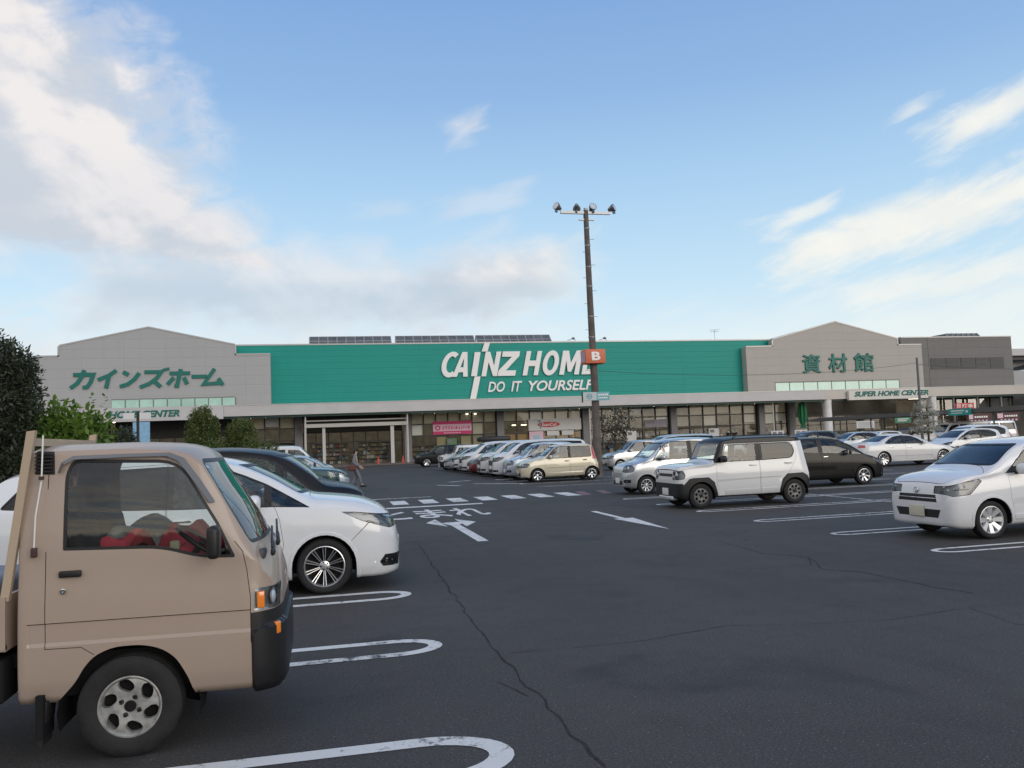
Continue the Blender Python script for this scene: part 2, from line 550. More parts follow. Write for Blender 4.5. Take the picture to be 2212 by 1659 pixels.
def inset(P, d):
    if area(P) < 0: P = P[::-1]
    out = []
    n = len(P)
    for i in range(n):
        a, b, c = Vector(P[i - 1]), Vector(P[i]), Vector(P[(i + 1) % n])
        e1, e2 = (b - a).normalized(), (c - b).normalized()
        n1, n2 = Vector((-e1.y, e1.x)), Vector((-e2.y, e2.x))
        k = (n1 + n2)
        k = k / max(.35, k.length_squared / 2) if k.length > 1e-6 else n1
        q = b + k * d
        out.append((q.x, q.y))
    return out

def rounded(P, r, n=3):
    """round polygon corners; r a number or one per corner"""
    out = []
    k = len(P)
    for i in range(k):
        a, b, c = Vector(P[i - 1]), Vector(P[i]), Vector(P[(i + 1) % k])
        rr = r[i] if isinstance(r, (list, tuple)) else r
        if rr <= 0:
            out.append(P[i])
            continue
        l1, l2 = (a - b).length, (c - b).length
        t = min(rr, l1 * .45, l2 * .45)
        p0, p1 = b + (a - b).normalized() * t, b + (c - b).normalized() * t
        for j in range(n + 1):
            u = j / n
            q = p0 * (1 - u)**2 + b * 2 * u * (1 - u) + p1 * u**2
            out.append((q.x, q.y))
    return out

class Shell:
    def __init__(s, sp):
        s.sp = sp
        L = s.L = sp['L']
        T, B, PW, ZB, RY, DR = (curve(sp[k]) for k in ('top', 'bot', 'plan', 'belt', 'rail', 'drop'))
        e = [0, .008, .02, .04, .065, .1, .14, .19, .25, .32]
        sts = e[:]
        x = .39
        while x < L - .36:
            sts.append(x)
            x += .065
        sts += [L - a for a in e[::-1]]
        bm = s.bm = bmesh.new()
        nl = s.nl = None
        bl = sp.get('blend', .03)
        rows = []
        for a in sts:
            t, b, w = T(a), B(a), PW(a)
            zr = max(t - DR(a), b + .06)
            zb = min(ZB(a), zr - .025)
            yr = min(RY(a), w - .02)
            h = zb - b
            o1, o2 = min(.05, .2 * h), min(.16, .45 * h)
            wb = w - bl
            half = [(w * .80, b), (w * .93, b + .008), (w * .975, b + o1), (w * .99, b + o2)]
            z0 = b + o2
            for f in (.2, .4, .58, .74, .88):
                cr = sp.get('crease', .0) * math.exp(-((f - .72) / .10)**2)
                half.append((w * (.99 + .010 * math.sin(math.pi * min(1, f * 1.15))) - bl * f**5 + cr, z0 + (zb - z0) * f))
            half.append((wb, zb))
            for f in (.08, .25, .45, .65, .83, .95, 1):
                half.append((wb + (yr - wb) * f + .014 * math.sin(math.pi * f), zb + (zr - zb) * f))
            for u in (.985, .95, .88, .76, .58, .38, .19):
                half.append((yr * u, zr + (t - zr) * (1 - u**2.6)))
            pts = [(y, z) for y, z in half] + [(0, t)] + [(-y, z) for y, z in half[::-1]]
            X = L / 2 - a
            rows.append([bm.verts.new((X, y, z)) for y, z in pts])
        m = len(rows[0])
        for i in range(len(rows) - 1):
            for j in range(m):
                k = (j + 1) % m
                if j == m - 1 and False: continue
                bm.faces.new((rows[i][j], rows[i][k], rows[i + 1][k], rows[i + 1][j]))
        hl = m // 2
        for rw, fl in ((rows[0], False), (rows[-1], True)):
            for j in range(hl):
                a = [rw[j], rw[m - 1 - j], rw[m - 2 - j], rw[j + 1]] if j + 1 < hl else [rw[j], rw[m - 1 - j], rw[hl]]
                try: bm.faces.new(a)
                except ValueError: pass
        bmesh.ops.recalc_face_normals(bm, faces=bm.faces)
        for f in bm.faces: f.smooth = True
        bm.normal_update()
        s.nl = bm.verts.layers.float_vector.new('n0')
        s.fl = bm.faces.layers.int.new('flat')
        for v in bm.verts: v[s.nl] = v.normal.copy()
        s.pieces = []

    def cut(s, P, view, sgn=1, lim=None, thr=.12, zmin=None, xr=None):
        """cut polygon P (side: (s,z), front/rear: (y,z), top: (s,y)) into the shell; returns the faces inside.
        view: side/front/rear/top; lim=(ymin,ymax) on |y| for wrap-around lamps"""
        L = s.L
        bm = s.bm
        if view in ('side', 'wrap', 'wraprear'):
            U, V, D = Vector((1, 0, 0)), Vector((0, 0, 1)), Vector((0, sgn, 0))
            P = [(L / 2 - a, b) for a, b in P]
        elif view == 'top':
            U, V, D = Vector((1, 0, 0)), Vector((0, 1, 0)), Vector((0, 0, 1))
            P = [(L / 2 - a, b) for a, b in P]
        else:
            U, V, D = Vector((0, 1, 0)), Vector((0, 0, 1)), Vector((1 if view == 'front' else -1, 0, 0))
        x0, x1 = min(p[0] for p in P) - 1e-4, max(p[0] for p in P) + 1e-4
        y0, y1 = min(p[1] for p in P) - 1e-4, max(p[1] for p in P) + 1e-4
        cand = []
        for f in bm.faces:
            n = f.normal
            if view.startswith('wrap'):
                c = f.calc_center_median()
                if c.y * sgn < lim[0] * .6 - .05 or n.z < -.6: continue
                if view == 'wraprear' and c.x > 0: continue
            elif n.dot(D) < thr: continue
            if view == 'front' and f.verts[0].co.x < 0 or view == 'rear' and f.verts[0].co.x > 0: continue
            us = [v.co.dot(U) for v in f.verts]
            vs = [v.co.dot(V) for v in f.verts]
            if max(us) < x0 or min(us) > x1 or max(vs) < y0 or min(vs) > y1: continue
            cand.append(f)
        def bis(co, no, cand):
            g = set(cand)
            for f in cand:
                g.update(f.edges)
                g.update(f.verts)
            r = bmesh.ops.bisect_plane(bm, geom=list(g), dist=1e-5, plane_co=co, plane_no=no)
            return [x for x in r['geom'] if isinstance(x, bmesh.types.BMFace)]
        for i in range(len(P)):
            a, b = P[i - 1], P[i]
            e = (b[0] - a[0], b[1] - a[1])
            if abs(e[0]) + abs(e[1]) < 1e-6: continue
            no = (U * e[1] - V * e[0]).normalized()
            cand = bis(U * a[0] + V * a[1], no, cand)
        if lim:
            for yy in lim:
                if yy is not None: cand = bis(Vector((0, yy * sgn, 0)), Vector((0, 1, 0)), cand)
        out = []
        for f in cand:
            c = f.calc_center_median()
            if lim and (c.y * sgn < lim[0] or (len(lim) > 1 and lim[1] and c.y * sgn > lim[1])): continue
            if inpoly(c.dot(U), c.dot(V), P): out.append(f)
        return out

    def shift(s, faces, d):
        vs = {v for f in faces for v in f.verts}
        for v in vs:
            v.co += v[s.nl] * d
        fs = set(faces)
        for v in vs:                      # the faces that now slope get their true normals
            for f in v.link_faces:
                if f not in fs: f[s.fl] = 1

    def take(s, faces, name, mats, parent=None, shell=0.0, keep=False, push=0.0):
        """move faces into an object of their own"""
        o = s.to_obj(faces, name, mats, parent, shell, push)
        if not keep and faces: bmesh.ops.delete(s.bm, geom=faces, context='FACES')
        return o

    def to_obj(s, faces, name, mats, parent, shell, push=0.0):
        nl = s.nl
        idx, vs, ns = {}, [], []
        fs, mi, ln = [], [], []
        edges = {}
        for f in faces:
            r = []
            for v in f.verts:
                if v not in idx:
                    idx[v] = len(vs)
                    n = v[nl].copy()
                    n.normalize()
                    vs.append(v.co + n * push)
                    ns.append(n)
                r.append(idx[v])
            fs.append(r)
            mi.append(f.material_index)
            if f[s.fl]:
                f.normal_update()
                ln += [f.normal.copy()] * len(r)
            else: ln += [ns[i] for i in r]
            if shell:
                for i in range(len(r)):
                    k = (r[i], r[(i + 1) % len(r)])
                    if (k[1], k[0]) in edges: edges.pop((k[1], k[0]))
                    else: edges[k] = f.material_index
        if shell:
            nv = len(vs)
            im = len(mats) - 1
            vs += [vs[i] - ns[i] * shell for i in range(nv)]
            for r in fs[:]:
                fs.append([nv + i for i in r[::-1]])
                mi.append(im)
                ln += [-ns[i] for i in r[::-1]]
            for (a, b), k in edges.items():
                q = [b, a, nv + a, nv + b]
                A, B_, C_ = (Vector(vs[q[0]]), Vector(vs[q[1]]), Vector(vs[q[2]]))
                n = (B_ - A).cross(C_ - A)
                n = n.normalized() if n.length > 1e-12 else ns[a]
                fs.append(q)
                mi.append(k)
                ln += [n] * 4
        me = bpy.data.meshes.new(name)
        me.from_pydata(vs, [], fs)
        for m in mats: me.materials.append(m)
        me.polygons.foreach_set('material_index', mi)
        me.polygons.foreach_set('use_smooth', [True] * len(fs))
        me.normals_split_custom_set(ln)
        return link(name, me, parent)

WHEELS = {}
def wheel_mesh(r, rr, w, style):
    key = (r, rr, w, style)
    if key in WHEELS: return WHEELS[key]
    t = MB()
    hw = w / 2
    prof = [(rr - .012, -hw * .75), (rr + .01, -hw * .95), (rr + (r - rr) * .5, -hw * 1.06), (r - .02, -hw * .98), (r - .004, -hw * .82), (r, -hw * .6)]
    for g in (-.45, -.15, .15, .45):
        prof += [(r, hw * (g - .06)), (r - .007, hw * (g - .045)), (r - .007, hw * (g + .045)), (r, hw * (g + .06))]
    prof += [(r, hw * .6), (r - .004, hw * .82), (r - .02, hw * .98), (rr + (r - rr) * .55, hw * 1.06), (rr + .02, hw * 1.02), (rr + .004, hw * .93), (rr - .012, hw * .75)]
    t.lathe(prof, 44, 'y')
    tm = t.mesh('tyre', M_RUB)
    m = MB()
    # lip, barrel, dark back
    m.lathe([(rr - .012, -hw * .7), (rr - .02, hw * .3), (rr - .016, hw * .80), (rr - .006, hw * .93), (rr + .006, hw * .90)], 44, 'y', m=0)
    m.lathe([(rr - .02, hw * .05), (rr * .6, hw * .02), (.02, hw * .02)], 30, 'y', m=1)
    yf = hw * .72
    kind, col = style[0], style[1]
    if kind == 'spoke':
        n, w0, w1, twin = style[2:6]
        for i in range(n):
            for dt in ((-.5, .5) if twin else (0,)):
                an = 2 * math.pi * i / n + math.pi / 2
                off = dt * twin if twin else 0
                M = Matrix.Rotation(-an, 4, 'Y')
                r0, r1 = .035, rr - .012
                o0, o1 = off * .35, off
                vs = [M @ Vector(p) for p in ((r0, yf - .03, o0 - w0 / 2), (r0, yf - .03, o0 + w0 / 2), (r1, yf + .012, o1 + w1 / 2), (r1, yf + .012, o1 - w1 / 2),
                                              (r0, yf - .055, o0 - w0 * .7), (r0, yf - .055, o0 + w0 * .7), (r1, yf - .03, o1 + w1 * .7), (r1, yf - .03, o1 - w1 * .7))]
                m._a(vs, [(0, 1, 2, 3), (4, 7, 6, 5), (0, 4, 5, 1), (1, 5, 6, 2), (2, 6, 7, 3), (3, 7, 4, 0)], style[6] if len(style) > 6 else 0)
        m.lathe([(.062, yf - .055), (.060, yf - .026), (.032, yf - .018), (.030, yf - .012), (.0, yf - .010)], 20, 'y', m=0)
        for i in range(5):
            an = 2 * math.pi * i / 5
            m.lathe([(.009, yf - .03), (.009, yf - .008), (.0, yf - .006)], 6, 'y', o=(.046 * math.cos(an), 0, .046 * math.sin(an)), m=1)
    mats = [col, M_DARK, M_CHROME]
    if kind == 'disc':
        # dished disc with holes: polar grid with slanted oval openings
        n, hr, ha, hb, sl = style[2:7]
        bm = bmesh.new()
        rad = [.0, .022, .03, .045, .06] + [.06 + (rr - .07) * i / 16 for i in range(1, 17)] + [rr - .004]
        na = 120
        G = []
        def yy(q):
            u = q / rr
            return yf - .012 + .020 * math.sin(min(1, u) * math.pi * .8) - (.012 if u > .94 else 0) + (.012 if q < .024 else 0)
        for q in rad: G.append([bm.verts.new((q * math.cos(2 * math.pi * j / na), yy(q), q * math.sin(2 * math.pi * j / na))) for j in range(na if q > 0 else 1)])
        hole = []
        for i in range(len(rad) - 1):
            for j in range(na):
                j2 = (j + 1) % na
                if rad[i] == 0: f = bm.faces.new((G[0][0], G[1][j], G[1][j2]))
                else: f = bm.faces.new((G[i][j], G[i + 1][j], G[i + 1][j2], G[i][j2]))
                c = f.calc_center_median()
                q = math.hypot(c.x, c.z)
                for h in range(n):
                    an = 2 * math.pi * h / n + .35
                    dx, dz = c.x - hr * math.cos(an), c.z - hr * math.sin(an)
                    b = an + sl
                    u, v = dx * math.cos(b) + dz * math.sin(b), -dx * math.sin(b) + dz * math.cos(b)
                    if (u / ha)**2 + (v / hb)**2 < 1: hole.append(f)
        bmesh.ops.delete(bm, geom=hole, context='FACES')
        # smooth the stair-stepped rims of the openings, then give the disc thickness
        be = [e for e in bm.edges if e.is_boundary and .03 < math.hypot(e.verts[0].co.x, e.verts[0].co.z) < rr - .012]
        bv = list({v for e in be for v in e.verts})
        for _ in range(6): bmesh.ops.smooth_vert(bm, verts=bv, factor=.5, use_axis_x=True, use_axis_z=True, use_axis_y=False)
        r_ = bmesh.ops.extrude_edge_only(bm, edges=be)
        for v in r_['geom']:
            if isinstance(v, bmesh.types.BMVert):
                v.co.y -= .035
                v.co.x *= .99
        bm.verts.index_update()
        m._a([v.co.copy() for v in bm.verts], [[v.index for v in f.verts] for f in bm.faces], 0, True)
        bm.free()
        k = style[7] if len(style) > 7 else 4
        for i in range(k):
            an = 2 * math.pi * i / k + .5
            c = (.058 * math.cos(an), 0, .058 * math.sin(an))
            m.lathe([(.017, yf - .004), (.017, yf + .003), (.012, yf + .004)], 14, 'y', o=c, m=1)
            m.lathe([(.011, yf - .01), (.011, yf + .006), (.006, yf + .010), (0, yf + .010)], 6, 'y', o=c, m=1)
        m.lathe([(.032, yf - .0), (.031, yf + .010), (.024, yf + .012), (.022, yf + .008), (0, yf + .008)], 20, 'y', m=1)
    rm = m.mesh('rim', mats)
    WHEELS[key] = (tm, rm)
    return tm, rm

def ellipsoid(mb, c, rx, ry, rz, m=0, n=14, k=8, p=1.0):
    vs, fs = [], []
    for i in range(k + 1):
        a = math.pi * i / k - math.pi / 2
        for j in range(n):
            b = 2 * math.pi * j / n
            f = lambda x: math.copysign(abs(x)**p, x)
            vs.append((c[0] + rx * f(math.cos(a)) * f(math.cos(b)), c[1] + ry * f(math.cos(a)) * f(math.sin(b)), c[2] + rz * f(math.sin(a))))
    for i in range(k):
        for j in range(n):
            fs.append((i * n + j, i * n + (j + 1) % n, (i + 1) * n + (j + 1) % n, (i + 1) * n + j))
    mb._a(vs, fs, m, True)

def make_car(sp, name, P):
    """P: body paint. Returns the root Empty at ground level, car facing +x"""
    L = sp['L']
    root = empty(name)
    sh = Shell(sp)
    bm = sh.bm
    xs = lambda a: L / 2 - a
    wf, wr = sp['wheels']
    rad, rim = sp['wr']
    PW = curve(sp['plan'])
    body_m = [P, M_TRIM, M_SEAM, sp.get('roofmat', M_TRIM), M_CABIN]
    # wheel arches
    ar = sp.get('arch', rad + .055)
    def archpoly(c, r, zb=None):
        pts = [(c + r * math.cos(R(a)), rad + r * math.sin(R(a)) * sp.get('archh', 1.0)) for a in range(0, 181, 12)]
        return pts + [(c - r, -.1), (c + r, -.1)]
    for c in (wf, wr):
        for sg in (1, -1):
            if sp.get('clad'):
                cp = sp['clad'](c)
                fs = sh.cut(cp, 'side', sg, thr=-.2)
                for f in fs: f.material_index = 1
            elif not sp.get('noflare'):
                sh.cut(archpoly(c, ar + .045), 'side', sg, thr=.05)
                fs = sh.cut(archpoly(c, ar + .034), 'side', sg, thr=.05)
                sh.shift(fs, .008)
            fs = sh.cut(archpoly(c, ar), 'side', sg, thr=-.35)
            bmesh.ops.delete(bm, geom=fs, context='FACES')
    for poly, view, lim, dd in sp.get('press', []):
        for sg in (1, -1): sh.shift(sh.cut(poly, view, sg, lim=lim), dd)
    # lower dark cladding / sill
    for poly in sp.get('black_side', []):
        for sg in (1, -1):
            for f in sh.cut(poly, 'side', sg, thr=-.3): f.material_index = 1
    for poly in sp.get('black_front', []):
        for f in sh.cut(poly, 'front', thr=.0): f.material_index = 1
    for poly in sp.get('roof_side', []):
        for sg in (1, -1):
            for f in sh.cut(poly, 'side', sg, thr=.02): f.material_index = 3
    if sp.get('roof_top'):
        for f in sh.cut(sp['roof_top'], 'top', thr=.3): f.material_index = 3
    gl = sp.get('glassmats', (M_GLS, M_PRIV))
    todo = []
    # side windows
    wins = {1: [], -1: []}
    for sg in (1, -1):
        for w in sp['windows']:
            P0 = w['p']
            for f in sh.cut(P0, 'side', sg): f.material_index = 1
            fs = sh.cut(inset(P0, w.get('rub', .018)), 'side', sg)
            o = sh.take(fs, 'side_window', [gl[1] if w.get('priv') else gl[0]], None, 0, push=-.006)
            wins[sg].append((w, o))
        for poly in sp.get('pillars', []):
            for f in sh.cut(poly, 'side', sg):
                f.material_index = 1
    # windscreen and rear window
    ws = sp['windscreen']
    for f in sh.cut(ws, 'front', thr=.10): f.material_index = 1
    o = sh.take(sh.cut(inset(ws, .03), 'front', thr=.10), 'windscreen', [M_GLSF], root, push=-.004)
    if sp.get('rearwin'):
        for f in sh.cut(sp['rearwin'], 'rear', thr=.12): f.material_index = 1
        sh.take(sh.cut(inset(sp['rearwin'], .03), 'rear', thr=.12), 'rear_window', [M_PRIV], root, push=-.004)
    # lamps
    for nm, key in (('headlight', 'headlight'), ('taillight', 'taillight'), ('fog_light', 'fog'), ('indicator', 'indicator')):
        h = sp.get(key)
        if not h: continue
        for sg in (1, -1):
            v = 'wraprear' if key == 'taillight' else 'wrap'
            fs = sh.cut(h['p'], v, sg, lim=(h['y'], h.get('y1')))
            if not fs: continue
            if key in ('headlight', 'fog'):
                for f in fs: f.material_index = 1
                fs = sh.cut(inset(h['p'], .007), v, sg, lim=(h['y'] + .007, h.get('y1')))
            if key == 'taillight':
                sh.take(fs, nm, [M_RED], root, .02, push=.004)
            elif key == 'indicator':
                sh.take(fs, nm, [M_AMBER], root, .02, push=.004)
            else:
                for f in fs: f.material_index = 1
                o = sh.take(fs, nm, [M_LENS, M_LENS, M_LENS, M_LENS, M_LAMPIN if key == 'headlight' else M_TRIM], root, .045, push=-.002)
                inn = h.get('inner')
                m = MB()
                for (a, yy, z, q) in inn or []:
                    ellipsoid(m, (xs(a + .022), (yy - .012) * sg, z), q * .5, q * .9, q * .9, 0, 16, 8)
                if inn: m.build('lamp_reflector' if key == 'headlight' else 'fog_bulb', [M_LAMP], o)
                if h.get('chrome'):
                    m = MB()
                    for seg in h['chrome']:
                        m.tube([(xs(a + .008), (yy - .006) * sg, z) for a, yy, z in seg], h.get('cr', .012), 6)
                    m.build('light_trim', [h.get('cm', M_CHROME)], o)
    # grille and intakes
    for nm, poly, mt in sp.get('front_parts', []):
        fs = sh.cut(poly, 'front', thr=.05)
        if fs: sh.take(fs, nm, [mt, mt, mt, mt], root, .015, push=-.010 if mt is M_TRIM else .003)
    # hood
    if sp.get('hood'):
        hp = sp['hood']
        fs = sh.cut(hp, 'top', thr=.15)
        fs = [f for f in fs if f.calc_center_median().z > sp.get('hoodz', .5)]
        for f in fs: f.material_index = 2
        fs = [f for f in sh.cut(inset(hp, .006), 'top', thr=.15) if f.calc_center_median().z > sp.get('hoodz', .5)]
        for f in fs: f.material_index = 0
        sh.take(fs, 'bonnet', [P, P, P, P, M_CABIN], root, .015)
    # doors
    doors = {1: [], -1: []}
    for sg in (1, -1):
        for d in sp['doors']:
            fs = sh.cut(d, 'side', sg, thr=.0)
            keep = {f: f.material_index for f in fs}
            for f in fs:
                f.material_index = 2
            ins = sh.cut(inset(d, .0045), 'side', sg, thr=.0)
            for f in ins: f.material_index = 0
            # window rubber and blacked pillars inside the door keep their black
            for w, _ in wins[sg]:
                for f in ins:
                    c = f.calc_center_median()
                    if inpoly(L / 2 - c.x, c.z, w['p']): f.material_index = 1
            for poly in sp.get('pillars', []) + sp.get('black_side', []):
                for f in ins:
                    c = f.calc_center_median()
                    if inpoly(L / 2 - c.x, c.z, poly): f.material_index = 1
            for poly in sp.get('roof_side', []):
                for f in ins:
                    c = f.calc_center_median()
                    if inpoly(L / 2 - c.x, c.z, poly): f.material_index = 3
            if sp.get('clad'):
                for c_ in (wf, wr):
                    cp = sp['clad'](c_)
                    for f in ins:
                        c = f.calc_center_median()
                        if inpoly(L / 2 - c.x, c.z, cp): f.material_index = 1
            o = sh.take(ins, 'door', body_m, root, .016)
            doors[sg].append((d, o))
            # sink the seam
        for w, o in wins[sg]:
            c = (sum(p[0] for p in w['p']) / len(w['p']), sum(p[1] for p in w['p']) / len(w['p']))
            par = root
            for d, do in doors[sg]:
                if inpoly(c[0], c[1], d): par = do
            o.parent = par
    seams = [f for f in bm.faces if f.material_index == 2]
    for v in {v for f in seams for v in f.verts if all(g.material_index == 2 for g in v.link_faces)}: v.co -= v[sh.nl] * .004
    for poly, sgs in sp.get('seams', []):
        for sg in sgs:
            for f in sh.cut(poly, 'side', sg, thr=.0): f.material_index = 2
    sh.take(list(bm.faces), 'body', body_m, root, .018, keep=True)
    yat = {}
    def side_y(a, z, sg):
        best, by = 9, PW(a)
        for v in bm.verts:
            if v.co.y > 0:
                d = (v.co.x - xs(a))**2 + (v.co.z - z)**2
                if d < best: best, by = d, v.co.y
        return by * sg
    # handles, mirrors
    for sg in (1, -1):
        for i, (a, z) in enumerate(sp.get('handles', [])):
            y = side_y(a, z, sg)
            m = MB()
            hl = sp.get('hl', .085)
            m.box(xs(a) - hl, xs(a) + hl, y - .015, y + .03 * sg if sg > 0 else y + .015, z - .016, z + .016, 0, bev=.007) if sg > 0 else m.box(xs(a) - hl, xs(a) + hl, y - .03, y + .015, z - .016, z + .016, 0, bev=.007)
            m.build('door_handle', [sp.get('handlemat', P)], doors[sg][min(i, len(doors[sg]) - 1)][1])
        if sp.get('mirror'):
            a, z, q = sp['mirror']
            y = side_y(a, z, sg)
            m = MB()
            ellipsoid(m, (xs(a), y + sg * (.13 + q * .04), z + .03), .055 + q * .04, .105 + q * .02, .075 + q * .02, 0, 16, 10, .75)
            m.box(xs(a) - .03, xs(a) + .04, min(y, y + sg * .10) - .01, max(y, y + sg * .10) + .01, z - .05, z - .015, 1)
            m.box(xs(a) - .062 - q * .04, xs(a) - .045, min(y + sg * .05, y + sg * (.22 + q * .04)), max(y + sg * .05, y + sg * (.22 + q * .04)), z - .03, z + .085, 2)
            m.build('wing_mirror', [sp.get('mirrormat', P), M_TRIM, M_CHROME], root)
    # number plates
    T = curve(sp['top'])
    pz = sp.get('plate', (.42, -.005))
    for fr in (1, -1):
        m = MB()
        x = xs(pz[1]) if fr > 0 else -L / 2 - .012
        z = pz[0] if fr > 0 else sp.get('rplate', .72)
        m.box(x - .008, x + .012, -.165, .165, z - .082, z + .082, 0, bev=.004)
        m.build('number_plate', [sp.get('platemat', M_PLATE)], root)
    for nm, mb_, mts in sp.get('extra', lambda xs_: [])(xs): mb_.build(nm, mts, root)
    # underbody with wheel tubs
    m = MB()
    W = sp['plan'][len(sp['plan']) // 2][1]
    zb = sp.get('floor', .24)
    m.box(-L / 2 + .35, L / 2 - .35, -W * .72, W * .72, zb, zb + .06)
    m.box(xs(wf) - .42, xs(wf) + .42, -W * .55, W * .55, zb, zb + .35)
    for c in (wf, wr):
        for sg in (1, -1):
            ri = ar + .012
            y1, y0 = sg * (W - .022), sg * (W - .34)
            vs, fs = [], []
            n = 16
            for i in range(n + 1):
                a = math.pi * i / n * 1.16 - .25
                for y in (y0, y1): vs.append((xs(c) + ri * math.cos(a), y, rad + ri * math.sin(a)))
            vs.append((xs(c), y0, rad))
            for i in range(n):
                fs.append((2 * i, 2 * i + 1, 2 * i + 3, 2 * i + 2))
                fs.append((2 * i, 2 * i + 2, 2 * n + 2))
            m._a(vs, fs, 0, False)
    m.box(xs(wr) - .03, xs(wr) + .03, -W * .7, W * .7, rad - .04, rad + .04)
    m.build('underbody', [M_DARK], root)
    # seats and dashboard seen through the glass
    zf = sp.get('seatz', .42)
    m = MB()
    for a in sp.get('seats', []):
        for y in (-W * .45, W * .45):
            m.box(xs(a) - .24, xs(a) + .26, y - .24, y + .24, zf, zf + .20, 0, bev=.05)
            Mx = Matrix.Translation((xs(a) - .22, y, zf + .16)) @ Matrix.Rotation(R(-14), 4, 'Y')
            m.box(-.07, .07, -.23, .23, 0, .56, 0, Mx, bev=.05)
            m.box(-.05, .05, -.13, .13, .60, .76, 0, Mx, bev=.04)
    if m.v: m.build('seat_row', [M_CABIN], root)
    if sp.get('dash'):
        a, z = sp['dash']
        m = MB()
        m.box(xs(a) - .35, xs(a) + .12, -W * .84, W * .84, z - .35, z, 0, bev=.05)
        y = -W * .45
        Mx = Matrix.Translation((xs(a) - .45, y, z + .0)) @ Matrix.Rotation(R(62), 4, 'Y')
        m.lathe([(.18 + .014 * math.cos(t * math.pi / 4), .014 * math.sin(t * math.pi / 4)) for t in range(9)], 28, 'z')
        nv = 28 * 9
        for i in range(len(m.v) - nv, len(m.v)): m.v[i] = tuple(Mx @ Vector(m.v[i]))
        m.build('dashboard', [M_CABIN], root)
    bm.free()
    # wheels
    for c in (wf, wr):
        for sg in (1, -1):
            w = empty('wheel', parent=root)
            tw = sp.get('tw', .19)
            w.location = (xs(c), sg * (W - .035 - tw / 2 + sp.get('wo', .0)), rad)
            if sg < 0: w.rotation_euler = (0, 0, math.pi)
            tm, rm = wheel_mesh(rad, rim, tw, sp['rimstyle'])
            link('tyre', tm, w)
            link('rim', rm, w)
    return root
# ------------------------------------------------------------------ vehicle specs (s = metres behind the nose, z up)
def boxpoly(s0, s1, z0, z1): return [(s0, z0), (s0, z1), (s1, z1), (s1, z0)]
SW = ('spoke', M_ALLOY)

def common(**k):
    d = dict(bot=[(0, .24), (.3, .19), (1, .2), (2.2, .2), (k['L'] - .4, .22), (k['L'], .34)], crease=.006)
    d.update(k)
    return d

